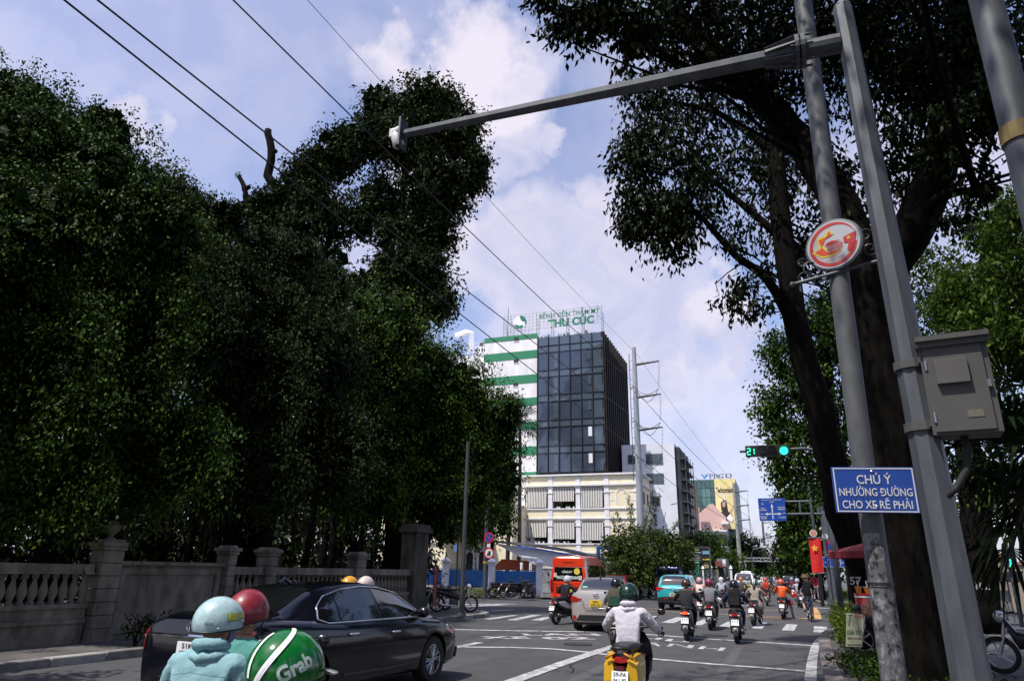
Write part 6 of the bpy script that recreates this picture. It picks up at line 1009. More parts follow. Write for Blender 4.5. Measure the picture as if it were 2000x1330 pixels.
rst = thing('restaurant_sign', 'dark red vertical sign with orange letters behind the camera mast', 'sign', AY(1808, 1020, 36)); mb = MB(); mb.box((0, 0, 0), (.9, .15, 3.2)); mb.build('board', mat('dark red sign board', (.08, .01, .012), .6), rst); og_ = mat('orange sign letters', (.5, .22, .03), .5)
for i, t_ in enumerate(('CƠM', 'TẤM', 'BÒ')): text(t_, .32, (-.0, -.09, .9-i*.6), (1, 0, 0), UP, og_, rst, w=.7)
mb = MB(); mb.cyl((0, .1, -4.6), (0, .1, 1.4), .06, n=6); mb.build('post', K['dark'], rst)
# ================================================================ cars
def paint(name, c, metal=.4, rough=.28): return mat(name, c, rough, metal, coat=1.0)
def wheel_part(par, x, y, r, w, side, spokes=5, rimc=None, thin=.03):
    t = MB(); t.lathe([(r*.66, -w/2), (r*.93, -w/2), (r, -w*.36), (r, w*.36), (r*.93, w/2), (r*.66, w/2)], 28, (0, 0, 0), 'x', cap=False); o = t.build('wheel', K['rubber'], par, loc=(x, y, r), smooth=40)
    m = MB(); R_ = r*.66; sx = side*w*.40
    m.lathe([(R_, -w*.45), (R_, w*.45), (R_*.94, w*.47), (R_*.90, w*.40), (R_*.90, -w*.45)], 28, (0, 0, 0), 'x', cap=False); m.lathe([(.02, sx-.02*side), (R_*.22, sx-.02*side), (R_*.2, sx+.012*side), (.02, sx+.016*side)], 14, (0, 0, 0), 'x')
    for k in range(spokes):
        a = 2*math.pi*k/spokes
        for da in ((-.13, .13) if spokes <= 10 else (0,)):
            p = Vector((sx, math.cos(a)*R_*.15, math.sin(a)*R_*.15)); q = Vector((sx, math.cos(a+da)*R_*.93, math.sin(a+da)*R_*.93)); m.cyl(p, q, thin*.45, thin*.35, n=4)
    m.build('rim', rimc or K['steel'], o, smooth=30)
    d = MB(); d.cyl((-side*w*.1, 0, 0), (-side*w*.2, 0, 0), R_*.95, n=20); d.build('brake_disc', K['dark'], o)
    return o
def interp(st, y):
    if y <= st[0][0]: return st[0][1:]
    for a, b in zip(st, st[1:]):
        if y <= b[0]: t = (y-a[0])/(b[0]-a[0]); t = t if True else t; return tuple(u+(v-u)*t for u, v in zip(a[1:], b[1:]))
    return st[-1][1:]
def smooth_st(st, n=44):
    y0, y1 = st[0][0], st[-1][0]; out = []
    ys = sorted(set([y0+(y1-y0)*i/n for i in range(n+1)]+[s[0] for s in st]))
    for y in ys:
        i = max(0, min(len(st)-2, next((k for k in range(len(st)-1) if y <= st[k+1][0]), len(st)-2))); p = [st[max(i-1, 0)], st[i], st[i+1], st[min(i+2, len(st)-1)]]; t = (y-p[1][0])/(p[2][0]-p[1][0]); v = [y]
        for c in range(1, len(st[0])):
            m1 = (p[2][c]-p[0][c])/max(1e-6, p[2][0]-p[0][0])*(p[2][0]-p[1][0]); m2 = (p[3][c]-p[1][c])/max(1e-6, p[3][0]-p[1][0])*(p[2][0]-p[1][0]); mx_ = 1.2*abs(p[2][c]-p[1][c]); m1 = max(-mx_*2, min(mx_*2, m1)); m2 = max(-mx_*2, min(mx_*2, m2))
            v.append((2*t**3-3*t*t+1)*p[1][c]+(t**3-2*t*t+t)*m1+(-2*t**3+3*t*t)*p[2][c]+(t**3-t*t)*m2)
        out.append(tuple(v))
    return out
def car(name, label, cat, loc, rz, pm, low, green, wheels, wr, wins, wscreen, rscreen, glass=None, spokes=5, rimc=None, trim=False, group=None, tint=.9, detail=True):
    """low: (y, halfw, z_bottom, z_shoulder, z_deck); green: (y, hw_belt, z_belt, hw_top, z_top)"""
    t = thing(name, label, cat, loc, rz, group); glass = glass or K['glassd']; ls = smooth_st(low); gs_ = smooth_st(green, 30); mb = MB(); rg = []
    for (y, hw, zb, zs, zd) in ls:
        h = [(.0, zb), (hw*.80, zb), (hw*.95, zb+.05), (hw*.99, zb+(zs-zb)*.35), (hw, zb+(zs-zb)*.62), (hw*.985, zs-.06), (hw*.955, zs), (hw*.90, zs+.25*(zd-zs)+.012), (hw*.6, zd), (0, zd+.008)]
        rg.append([(x, y, z) for x, z in h]+[(-x, y, z) for x, z in h[-2:0:-1]])
    mb.loft(rg); body = mb.build('body', pm, t, smooth=35)
    cut = MB(); wy = wheels
    for y in wy: cut.cyl((-3, y, wr*.98), (3, y, wr*.98), wr*1.16, n=36)
    co = cut.build('cutter', pm, None); md = body.modifiers.new('b', 'BOOLEAN'); md.object = co; md.operation = 'DIFFERENCE'; md.solver = 'EXACT'; co.parent = t
    bpy.context.view_layer.update(); me = bpy.data.meshes.new_from_object(body.evaluated_get(bpy.context.evaluated_depsgraph_get())); body.modifiers.clear(); body.data = me; bpy.data.objects.remove(co); me.shade_smooth(); me.set_sharp_from_angle(angle=R(32))
    hwm = max(s[1] for s in low); mb = MB(); mb.bb(-hwm*.72, hwm*.72, low[0][0]+.35, low[-1][0]-.35, low[len(low)//2][2]-.03, low[len(low)//2][3]-.15); mb.build('underbody', K['dark'], t)
    mb = MB(); rg = []
    for (y, hb_, zb, ht, zt) in gs_:
        k = min(1, max(0, (zt-zb)/.12)); ze = zt-.05*k; h = [(0, zb-.04), (hb_, zb-.04), (hb_+(ht-hb_)*.5+.012*k, (zb+ze)/2), (ht, ze), (ht*.94, zt-.015*k), (ht*.7, zt), (0, zt+.012)]; rg.append([(x, y, z) for x, z in h]+[(-x, y, z) for x, z in h[-2:0:-1]])
    mb.loft(rg); roof = mb.build('roof', pm, t, smooth=38)
    def surf(y, z, off=.006):
        hb_, zb, ht, zt = interp(gs_, y); k = min(1, max(0, (zt-zb)/.12)); ze = zt-.05*k; zm = (zb+ze)/2; xm = hb_+(ht-hb_)*.5+.012*k
        x = hb_+(xm-hb_)*(z-zb+.04)/max(.01, zm-zb+.04) if z < zm else xm+(ht-xm)*min(1, (z-zm)/max(.01, ze-zm)); return x+off
    for s in (-1, 1):
        for w in wins:
            n = len(w); cy = sum(p[0] for p in w)/n; cz = sum(p[1] for p in w)/n; m_ = MB(); P = []
            for i in range(n):
                a, b = w[i], w[(i+1) % n]
                for k in range(4): P.append((a[0]+(b[0]-a[0])*k/4, a[1]+(b[1]-a[1])*k/4))
            rings = [[(s*surf(cy+(y-cy)*f, cz+(z-cz)*f, .007), cy+(y-cy)*f, cz+(z-cz)*f) for y, z in P] for f in (1, .66, .33, .02)]; m_.loft(rings, cap=False); g_ = m_.build('side_window', glass, t, smooth=True)
        if trim and len(wins):
            O = trim; m_ = MB(); P = []
            for i in range(len(O)):
                a, b = O[i], O[(i+1) % len(O)]
                for k in range(5): P.append((a[0]+(b[0]-a[0])*k/5, a[1]+(b[1]-a[1])*k/5))
            m_.tube([(s*surf(y, z, .008), y, z) for y, z in P], .011, 5, closed=True); m_.build('window_trim', K['chrome'], t, smooth=True)
    for nm, (ya, yb, fa, fb) in (('windscreen', wscreen), ('rear_window', rscreen)):
        m_ = MB(); ns = 8; vs = []
        for i in range(ns+1):
            y = ya+(yb-ya)*i/ns; hb_, zb, ht, zt = interp(gs_, y)
            for j in range(9):
                u = -1+2*j/8; wd = ht*(.92); x = u*wd*(fa+(fb-fa)*i/ns); zz = zt+.012*(1-abs(u)*1.0)-(.012 if abs(u) > .75 else 0)*abs(u); vs.append((x, y, zz))
        sg = 1 if ya > 0 or nm == 'windscreen' else -1
        e0 = Vector(vs[4]); e1 = Vector(vs[-5]); nr = Vector((0, -(e1.z-e0.z), e1.y-e0.y)).normalized(); nr = nr if nr.z > 0 else -nr
        m_.add([tuple(Vector(v)+nr*.012) for v in vs], [(i*9+j, i*9+j+1, (i+1)*9+j+1, (i+1)*9+j) for i in range(ns) for j in range(8)]); m_.build(nm, glass, t, smooth=True)
    w_ = .2; tw_ = interp(ls, wy[0])[0]
    for y in wy:
        for s in (-1, 1): wheel_part(t, s*(interp(ls, y)[0]-.12), y, wr, .21, s, spokes, rimc)
    def side(y, z, off=0.0):
        hw, zb, zs, zd = interp(ls, y); f = [(zb, .80), (zb+.05, .95), (zb+(zs-zb)*.35, .99), (zb+(zs-zb)*.62, 1), (zs-.06, .985), (zs, .955), (zs+.25*(zd-zs)+.012, .90)]
        for (z0, a), (z1, b) in zip(f, f[1:]):
            if z <= z1: return hw*(a+(b-a)*max(0, (z-z0)/max(1e-4, z1-z0)))+off
        return hw*.9+off
    t['_'] = 1; del t['_']
    return t, side, surf, ls
def seam(t, side, pts, s, nm='door_seam', r=.004): m = MB(); m.tube([(s*side(y, z, .000), y, z) for y, z in pts], r, 4); m.build(nm, K['dark'], t)
def handle(t, side, y, z, s, mt=None): m = MB(); x = side(y, z); m.tube([(s*(x+.0), y-.1, z), (s*(x+.04), y-.07, z+.004), (s*(x+.045), y+.05, z+.004), (s*(x+.0), y+.09, z)], .016, 6); m.build('door_handle', mt or K['chrome'], t, smooth=True)
def mirror(t, x, y, z, s, mt): m = MB(); m.ell((s*(x+.12), y, z+.03), (.12, .07, .08), 12, 8); m.cyl((s*(x-.02), y, z-.04), (s*(x+.07), y, z), .025, n=6); m.build('wing_mirror', mt, t, smooth=True)
def plate(par, c, w, h, mt, lines, nrm=(0, -1, 0), nm='licence_plate', tilt=0):
    c = Vector(c); p = MB(); M_ = Matrix.Rotation(tilt, 3, 'X'); p.box(c, (w, .012, h), rot=M_); o = p.build(nm, mt, par, bevel=.003); n = len(lines)
    for i, l in enumerate(lines):
        if l: text(l, h*.34 if n > 1 else h*.55, c+M_ @ Vector((0, -.007, h*(.23-.46*i) if n > 1 else 0)), (1, 0, 0), M_ @ Vector((0, 0, 1)), K['ink'], o, w=w*(.8 if len(l) > 3 else .5), bold=.02, off=.003)
    return o
# --- black saloon (foreground)
kb = mat('black car paint', (.002, .002, .005), .16, 0, spec=.35, coat=.45); F0 = G(842, 1331); R0_ = G(604, 1378)
dirc = Vector((.085, 1, 0)).normalized(); cpos = F0-dirc*1.55-Vector((dirc.y, -dirc.x, 0))*.80; rzc = math.atan2(dirc.y, dirc.x)-math.pi/2
t, side, surf, ls = car('black_saloon_car', 'glossy black saloon car with chrome window trim driving in the left lane', 'car', (cpos.x, cpos.y, 0), rzc, kb,
    [(-2.42, .62, .42, .78, .80), (-2.38, .78, .30, .92, 1.04), (-2.1, .88, .24, .98, 1.11), (-1.4, .915, .22, .97, 1.10), (-.5, .915, .20, .93, 1.0), (.6, .92, .20, .92, .98), (1.2, .92, .20, .90, .99), (1.9, .90, .22, .83, .90), (2.28, .80, .22, .70, .76), (2.42, .62, .28, .58, .62)],
    [(-2.0, .72, 1.08, .70, 1.085), (-1.75, .80, 1.03, .68, 1.14), (-1.15, .87, .98, .60, 1.36), (-.75, .88, .97, .585, 1.42), (-.2, .885, .96, .60, 1.448), (.2, .885, .95, .60, 1.43), (.75, .88, .95, .63, 1.30), (1.2, .86, .95, .70, 1.10), (1.5, .80, .96, .72, .99)],
    (-1.40, 1.42), .335, [[(-1.22, 1.04), (-1.05, 1.0), (-.86, 1.0), (-.83, 1.31), (-1.0, 1.27), (-1.15, 1.17)], [(-.82, .995), (.02, .985), (-.06, 1.372), (-.45, 1.375), (-.79, 1.325)], [(.10, .985), (1.12, .98), (1.0, 1.06), (.62, 1.285), (.03, 1.37)]],
    (.55, 1.22, .95, .98), (-1.08, -1.78, .90, .96), spokes=10, rimc=mat('machined alloy rim', (.42, .42, .44), .25, .9), trim=[(-1.25, 1.03), (-1.08, .98), (-.4, .975), (.4, .97), (1.16, .965), (1.03, 1.07), (.64, 1.305), (.25, 1.375), (-.2, 1.40), (-.6, 1.37), (-1.0, 1.29), (-1.2, 1.17)])
for s in (-1, 1):
    seam(t, side, [(-.88, .35), (-.86, .6), (-.84, .95)], s); seam(t, side, [(.06, .30), (.08, .6), (.08, .95)], s); seam(t, side, [(1.02, .32), (1.14, .6), (1.16, .93)], s); seam(t, side, [(-.8, .33), (0, .31), (1.0, .33)], s)
    handle(t, side, -.62, .83, s); handle(t, side, .33, .80, s); mirror(t, surf(1.0, 1.0), .98, 1.0, s, kb)
    m = MB(); m.tube([(s*side(y, z, .004), y, z) for y, z in ((-.75, .36), (.2, .34), (1.0, .36))], .016, 5); m.tube([(s*side(y, .90), y, .90) for y in (1.1, 1.16)], .01, 4); m.build('sill_trim', mat('dark satin trim', (.05, .05, .05), .3, .5), t)
    m = MB(); P = [(y, z) for y, z in ((-2.36, .70), (-2.38, .90), (-2.28, .96), (-2.05, .93), (-1.88, .90), (-2.05, .80), (-2.2, .74))]; m.loft([[(s*(side(y, z, -.03)), y, z) for y, z in P], [(s*(side(y, z, .010)), y-.012, z) for y, z in P]]); m.build('tail_light', K['redl'], t, smooth=30)
    m = MB(); m.tube([(s*side(-2.3, .84, .012), -2.33, .84), (s*side(-2.1, .86, .012), -2.1, .86)], .022, 6); m.build('tail_light_clear', K['clear'], t)
    m = MB(); P = [(1.75, .74), (1.82, .82), (2.1, .74), (2.28, .62), (2.33, .56), (2.2, .60), (2.0, .66)]; m.loft([[(s*(side(y, z, -.03)), y, z) for y, z in P], [(s*(side(y, z, .010)), y+.004, z) for y, z in P]]); m.build('headlight', K['clear'], t, smooth=30)
    m = MB(); m.tube([(s*side(2.25, z, .005), 2.25, z) for z in (.30, .45)], .03, 6); m.tube([(s*side(y, .215, .01), y, .215) for y in (1.85, 2.1, 2.3)], .02, 5); m.build('bumper_fin', K['black'], t)
m = MB(); m.tube([(-.62, -2.415, .87), (0, -2.44, .875), (.62, -2.415, .87)], .022, 6); m.build('chrome_strip', K['chrome'], t); m = MB(); m.tube([(.075*math.cos(a*math.pi/8), -2.42, .97+.05*math.sin(a*math.pi/8)) for a in range(16)], .008, 5, closed=True); m.tube([(.03*math.cos(a*math.pi/8), -2.425, .97+.05*math.sin(a*math.pi/8)) for a in range(16)], .007, 5, closed=True); m.build('badge', K['chrome'], t)
plate(t, (0, -2.44, .74), .33, .16, K['plate'], ['51K', '482.60']); m = MB(); m.tube([(0, -.9, 1.43), (0, -1.02, 1.49), (0, -1.12, 1.44)], .022, 6); m.build('shark_fin', kb, t)
# --- silver saloon
sv = paint('champagne silver paint', (.50, .455, .42), .5, .33)
def small_saloon(label, loc, rz, pm, name='silver_saloon_car', lines=None, pmat=None, full=True, sw=1.0):
    t, side, surf, ls = car(name, label, 'car', loc, rz, pm,
        [(-2.2, .60*sw, .35, .80, .84), (-2.16, .74*sw, .26, .96, 1.05), (-1.9, .83*sw, .24, 1.0, 1.13), (-1.3, .86*sw, .22, .97, 1.08), (0, .865*sw, .2, .93, 1.0), (1.2, .86*sw, .2, .90, 1.0), (1.9, .80*sw, .22, .80, .86), (2.2, .60*sw, .26, .66, .7)],
        [(-1.88, .68*sw, 1.08, .66*sw, 1.10), (-1.6, .75*sw, 1.03, .64*sw, 1.19), (-1.1, .81*sw, .98, .60*sw, 1.42), (-.6, .83*sw, .96, .59*sw, 1.475), (.1, .83*sw, .96, .58*sw, 1.47), (.6, .83*sw, .96, .60*sw, 1.37), (1.1, .80*sw, .97, .66*sw, 1.12), (1.35, .76*sw, .98, .68*sw, 1.02)],
        (-1.27, 1.28), .30, [[(-1.3, 1.06), (-.3, 1.0), (-.35, 1.40), (-.9, 1.36), (-1.15, 1.22)], [(-.25, 1.0), (1.0, .99), (.85, 1.10), (.45, 1.36), (-.28, 1.40)]], (.45, 1.2, .95, .97), (-1.02, -1.72, .93, .97), spokes=5)
    for s in (-1, 1):
        m = MB(); P = [(.50, .86), (.60, .80), (.72, .80), (.80, .86), (.80, .96), (.70, .97), (.56, .92), (.42, .885)]
        yb = lambda x: -2.245+.10*(x/.8)**2; vs = [(s*x*sw, yb(x)-.015, z) for x, z in P]; v2 = [(s*x*sw*1.01, yb(x)+.25*(x > .6)+.03, z) for x, z in P]; m.loft([v2, vs]); m.build('tail_light', K['redl'], t, smooth=30)
        m = MB(); m.box((s*.62*sw, -2.165, .38), (.2, .04, .12)); m.build('bumper_reflector', K['redl'], t)
        mirror(t, surf(.9, 1.0), .9, 1.0, s, pm); handle(t, side, -.55, .86, s, pm); handle(t, side, .4, .84, s, pm); seam(t, side, [(-.3, .32), (-.3, .9)], s); seam(t, side, [(.95, .32), (1.0, .9)], s)
    m = MB(); m.prism([(-.62*sw, .30), (.62*sw, .30), (.52*sw, .46), (-.52*sw, .46)], -2.24, -2.0, 'y'); m.build('diffuser', K['dark'], t, bevel=.01)
    m = MB(); m.tube([(-.42*sw, -2.215, .90), (-.40*sw, -2.225, .72), (-.33*sw, -2.235, .65), (.33*sw, -2.235, .65), (.40*sw, -2.225, .72), (.42*sw, -2.215, .90)], .012, 5); m.build('boot_lip', K['chrome'], t, smooth=True)
    m = MB(); m.tube([(.075*math.cos(a*math.pi/8), -2.20, 1.0+.05*math.sin(a*math.pi/8)) for a in range(16)], .009, 5, closed=True); m.tube([(.03*math.cos(a*math.pi/8), -2.205, 1.0+.05*math.sin(a*math.pi/8)) for a in range(16)], .008, 5, closed=True); m.build('badge', K['chrome'], t)
    plate(t, (0, -2.25, .78), .34, .18, pmat or K['yplate'], lines or ['50H', '336.32'])
    m = MB(); m.tube([(0, -.95, 1.47), (0, -1.05, 1.54), (0, -1.12, 1.48)], .02, 5); m.build('aerial', K['dark'], t)
    if full: m = MB(); m.box((-.38, -1.72, 1.22), (.14, .01, .05), rot=(R(-55), 0, 0)); m.build('sticker', mat('green white sticker', (.2, .55, .4), .5), t)
    return t
q = G(1121, 1229); small_saloon('champagne silver saloon car with a yellow plate stopped behind the red van', (q.x+.60, q.y+1.6, 0), R(6), sv, sw=.93)
# --- teal hatchback suv
def suv(name, label, loc, rz, pm, plate_lines, pmat, L=3.95, Wd=.86, Hh=1.6, lo=None, spokes=5, roof=None, back='teal', group=None):
    y0 = -L/2; t, side, surf, ls = car(name, label, 'car', loc, rz, pm,
        [(y0, Wd*.72, .42, .86, .92), (y0+.06, Wd*.88, .34, .98, 1.04), (y0+.4, Wd*.98, .30, 1.02, 1.08), (-.9, Wd, .28, 1.0, 1.06), (0, Wd, .26, .98, 1.03), (L/2-.8, Wd*.98, .26, .96, 1.05), (L/2-.2, Wd*.90, .28, .84, .92), (L/2, Wd*.7, .32, .70, .76)],
        [(y0+.1, Wd*.86, 1.0, Wd*.82, 1.02), (y0+.28, Wd*.92, 1.0, Wd*.78, Hh-.22), (y0+.55, Wd*.95, 1.0, Wd*.74, Hh-.06), (y0+1.1, Wd*.96, .99, Wd*.73, Hh), (0, Wd*.96, .98, Wd*.72, Hh), (.35, Wd*.96, .98, Wd*.74, Hh-.08), (.85, Wd*.95, .99, Wd*.8, 1.24), (1.2, Wd*.9, 1.0, Wd*.82, 1.06)],
        (y0+.75, L/2-.78), .335, [[(y0+.55, 1.1), (-.62, 1.04), (-.6, Hh-.14), (y0+.75, Hh-.18)], [(-.55, 1.04), (.2, 1.03), (.15, Hh-.13), (-.53, Hh-.13)], [(.27, 1.03), (.95, 1.03), (.82, 1.16), (.42, Hh-.2), (.22, Hh-.14)]], (.38, .98, .95, .97), (y0+.50, y0+.15, .88, .93), spokes=spokes)
    for s in (-1, 1):
        m = MB(); P = [(.42, .99), (.5, .93), (.70, .88), (.82, .90), (.84, 1.0), (.74, 1.02)]; m.loft([[(s*x*Wd/.86, y0+.10+(.16 if x > .7 else 0), z) for x, z in P], [(s*x*Wd/.86, y0-.01+(.06 if x > .7 else 0), z) for x, z in P]]); m.build('tail_light', K['redl'], t)
        mirror(t, surf(.85, 1.05), .85, 1.06, s, pm); handle(t, side, -.75, .9, s, K['chrome']); handle(t, side, .1, .9, s, K['chrome'])
        m = MB(); m.box((s*(Wd*.4), y0-.02, .52), (.22, .05, .05)); m.build('reflector', K['redl'], t)
    m = MB(); m.tube([(-Wd*.55, y0-.005, .99), (-.12, y0-.02, .97), (0, y0-.02, .90), (.12, y0-.02, .97), (Wd*.55, y0-.005, .99)], .014, 5); m.build('light_bar', K['chrome'], t)
    m = MB(); m.prism([(-Wd*.84, .32), (Wd*.84, .32), (Wd*.86, .55), (Wd*.5, .60), (-Wd*.5, .60), (-Wd*.86, .55)], y0-.035, y0+.12, 'y'); m.build('bumper_cladding', K['dark'], t, bevel=.015)
    plate(t, (0, y0-.05, .68), .33, .17, pmat, plate_lines)
    m = MB(); m.tube([(0, y0+.75, Hh), (0, y0+.65, Hh+.07), (0, y0+.58, Hh)], .02, 5); m.build('aerial', K['dark'], t)
    if roof: roof(t, Hh, y0)
    return t, y0, Wd, Hh
q = G(1283, 1189.5); suv('teal_hatchback_car', 'turquoise compact suv with black rear bumper waiting left of the motorbikes', (q.x+.95, q.y+1.7, 0), R(-3), paint('turquoise paint', (.03, .36, .40), .15, .3), ['30K', '482.16'], mat('pale plate', (.6, .52, .35), .45))
def taxi(t, Hh, y0):
    m = MB(); m.box((0, -.1, Hh+.09), (.9, .25, .16), top=(.85, .7)); rs = m.build('roof_sign', K['white'], t, bevel=.02); text('TAXI', .1, (0, -.235, Hh+.09), (1, 0, 0), (0, 0, 1), mat('blue print', (.05, .1, .4), .5), rs, w=.6)
    m = MB(); m.bb(-.75, .75, y0-.045, y0-.03, .66, .86); m.build('yellow_band', mat('yellow reflective band', (.7, .55, .05), .4), t)
wpnt = paint('white car paint', (.70, .70, .71), 0, .3); q = G(1477, 1163); suv('white_taxi_suv', 'white taxi suv with a roof sign and yellow rear band behind the riders', (q.x-.75, q.y+2.3, 0), R(-4), wpnt, ['51F'], K['yplate'], L=4.6, Wd=.93, Hh=1.8, roof=taxi)
q = G(1550, 1140); small_saloon('white saloon car far ahead between the orange shirt rider and the cyclist', (q.x+.2, q.y, 0), 0, wpnt, 'white_saloon_car', full=False)
small_saloon('far white saloon car in the left lane beyond the taxi suv', (G(1500, 1136).x, 70, 0), 0, wpnt, 'white_saloon_car', full=False)
small_saloon('distant pale car ahead of the far white saloon', (-1.4, 88, 0), 0, paint('pale car paint', (.55, .55, .56), .2, .3), 'pale_saloon_car', full=False)
suv('dark_suv_car', 'black suv far down the street near the vanishing point', (.9, 84, 0), 0, kb, [''], K['plate'], L=4.7, Wd=.95, Hh=1.8); suv('dark_red_suv_car', 'dark red suv partly hidden behind the turquoise car', (G(1352, 1150).x, 46, 0), 0, paint('dark red paint', (.15, .01, .02), .2, .3), [''], K['plate'], L=4.4, Wd=.88, Hh=1.5)
# --- red van and blue van
def van(name, label, loc, rz, pm, L=5.4, Wd=.94, Hh=2.3, red=True):
    y0 = -L/2; t, side, surf, ls = car(name, label, 'van', loc, rz, pm,
        [(y0, Wd*.93, .36, 1.02, 1.06), (y0+.05, Wd*.98, .32, 1.08, 1.12), (y0+.4, Wd, .30, 1.1, 1.14), (0, Wd, .28, 1.1, 1.14), (L/2-1.1, Wd, .28, 1.08, 1.14), (L/2-.35, Wd*.94, .28, .98, 1.06), (L/2, Wd*.74, .32, .78, .84)],
        [(y0+.02, Wd*.97, 1.1, Wd*.80, Hh-.25), (y0+.14, Wd*.98, 1.1, Wd*.78, Hh-.06), (y0+.6, Wd*.99, 1.1, Wd*.78, Hh), (0, Wd*.99, 1.1, Wd*.78, Hh+.02), (L/2-1.9, Wd*.99, 1.1, Wd*.77, Hh-.02), (L/2-1.4, Wd*.98, 1.1, Wd*.78, Hh-.22), (L/2-.6, Wd*.94, 1.12, Wd*.82, 1.30), (L/2-.35, Wd*.9, 1.12, Wd*.84, 1.16)],
        (y0+1.0, L/2-.85), .34, [[(y0+.45, 1.28), (y0+1.9, 1.28), (y0+1.9, Hh-.42), (y0+.45, Hh-.42)], [(y0+1.96, 1.28), (y0+3.2, 1.28), (y0+3.2, Hh-.42), (y0+1.96, Hh-.42)], [(y0+3.3, 1.26), (L/2-.85, 1.26), (L/2-1.15, Hh-.55), (y0+3.3, Hh-.42)]], (L/2-1.35, L/2-.7, .9, .95), (y0+.07, y0+.06, .0, .0), spokes=8)
    for o in list(t.children):
        if o.name.startswith('rear_window'): bpy.data.objects.remove(o)
    m = MB(); ex = y0-.035
    m.loft([[(-.76, ex+.02, 1.22), (.76, ex+.02, 1.22), (.68, ex+.05, 1.86), (-.68, ex+.05, 1.86)], [(-.78, ex+.12, 1.18), (.78, ex+.12, 1.18), (.70, ex+.14, 1.90), (-.70, ex+.14, 1.90)]][::-1]); rw_ = m.build('rear_window', K['glassd'], t)
    m = MB(); m.bb(-Wd*.92, Wd*.92, y0-.01, y0+.1, 1.05, 1.2); m.bb(-.05-Wd*.80, Wd*.80+.05, y0+.01, y0+.12, 1.9, Hh-.12); m.build('tailgate_panel', pm, t, bevel=.02)
    for s in (-1, 1):
        m = MB(); m.box((s*(Wd*.90), y0-.0, 1.02), (.14, .1, .5)); m.build('tail_light', K['redl'], t, bevel=.02); mirror(t, Wd*.94, L/2-.8, 1.3, s, K['dark'])
    if red:
        wt = mat('window lettering pale', (.6, .7, .62), .5); text('CÔNG TY', .13, (-.05, ex, 1.64), (1, 0, 0), (0, 0, 1), wt, rw_, w=.52, bold=.03); text('PHƯƠNG TRANG', .18, (.0, ex, 1.38), (1, 0, 0), (0, 0, 1), wt, rw_, w=1.15, bold=.04)
        m = MB(); m.cyl((.45, ex+.02, 1.66), (.45, ex+.0, 1.66), .15, n=16); m.build('oval_sticker', mat('yellow sticker', (.7, .55, .08), .5), rw_)
        for x, z in ((-.65, 1.48), (.62, 1.36)): m = MB(); m.box((x, ex+.0, z), (.16, .01, .2)); m.build('sticker', mat('pink white sticker', (.65, .45, .42), .5), rw_)
        m = MB(); m.bb(-.3, .3, y0-.0, y0+.02, 2.05, 2.08); m.build('brake_lamp_strip', K['dark'], t); m = MB(); m.ell((.03, y0-.03, 1.08), (.07, .02, .05), 8, 5); m.build('badge', K['dark'], t); plate(t, (0, y0-.04, .78), .42, .2, K['yplate'], ['50B', '533.13']); m = MB(); m.bb(-.62, .62, y0-.02, y0, .66, .95); m.build('plate_panel', mat('dark red panel', (.12, .01, .01), .4), t)
        text('BUS', .1, (Wd*.86, y0+.9, 2.05), (0, 1, 0), (0, 0, 1), K['white'], t)
        m = MB(); m.bb(-Wd*.9, Wd*.9, y0-.05, y0+.08, .32, .55); m.build('rear_bumper', pm, t, bevel=.02)
    return t
p = AY(1117, 1150, 36.0); van('red_van', 'bright red high roof minibus with lettered rear window beyond the silver saloon', (p.x+.35, 36.8, 0), R(0), paint('bright red paint', (.72, .045, .012), 0, .3), Hh=2.38)
p = AY(1310, 1130, 47); van('blue_van', 'dark blue minibus roof showing behind the turquoise suv', (p.x, 50, 0), R(-4), paint('dark blue paint', (.01, .015, .12), .2, .3), Hh=2.1, red=False)
b_ = van('blue_bus', 'tiny blue bus with an orange display at the far end of the street', (1.5, 140, 0), 0, paint('bus blue paint', (.03, .10, .35), .1, .3), L=9, Wd=1.2, Hh=3.2, red=False); m = MB(); m.bb(-.6, .6, -4.62, -4.5, 2.7, 3.0); m.build('display', mat('amber display', (.5, .2, .03), .5), b_)
# ================================================================ scooters
def spiral(y, z, w, h, ex=2.6, n=16): return [(w*math.copysign(abs(math.cos(a))**(2/ex), math.cos(a)), y, z+h*math.copysign(abs(math.sin(a))**(2/ex), math.sin(a))) for a in [2*math.pi*k/n for k in range(n)]]
_wheel = {}
def mwheel(par, y, r, w, nm, sp=5):
    key = (round(r, 2), round(w, 2), nm, sp)
    if key in _wheel: a, b = _wheel[key]; o = inst(a, par, (0, y, r)); inst(b, o); return o
    t = MB(); t.lathe([(r*.74, -w/2), (r*.9, -w/2), (r, -w*.2), (r, w*.2), (r*.9, w/2), (r*.74, w/2)], 24, (0, 0, 0), 'x', cap=False); a = t.build(nm, K['rubber'], par, loc=(0, y, r), smooth=40)
    m = MB(); m.lathe([(r*.75, -w*.35), (r*.75, w*.35), (r*.68, w*.3), (r*.68, -w*.3)], 24, (0, 0, 0), 'x', cap=False); m.cyl((-w*.5, 0, 0), (w*.5, 0, 0), r*.16, n=10)
    for k in range(sp): an = 2*math.pi*k/sp; m.cyl((0, 0, 0), (0, math.cos(an)*r*.72, math.sin(an)*r*.72), .014 if sp < 12 else .003, n=5)
    b = m.build('rim', K['steel'], a, smooth=30); _wheel[key] = (a, b); return a
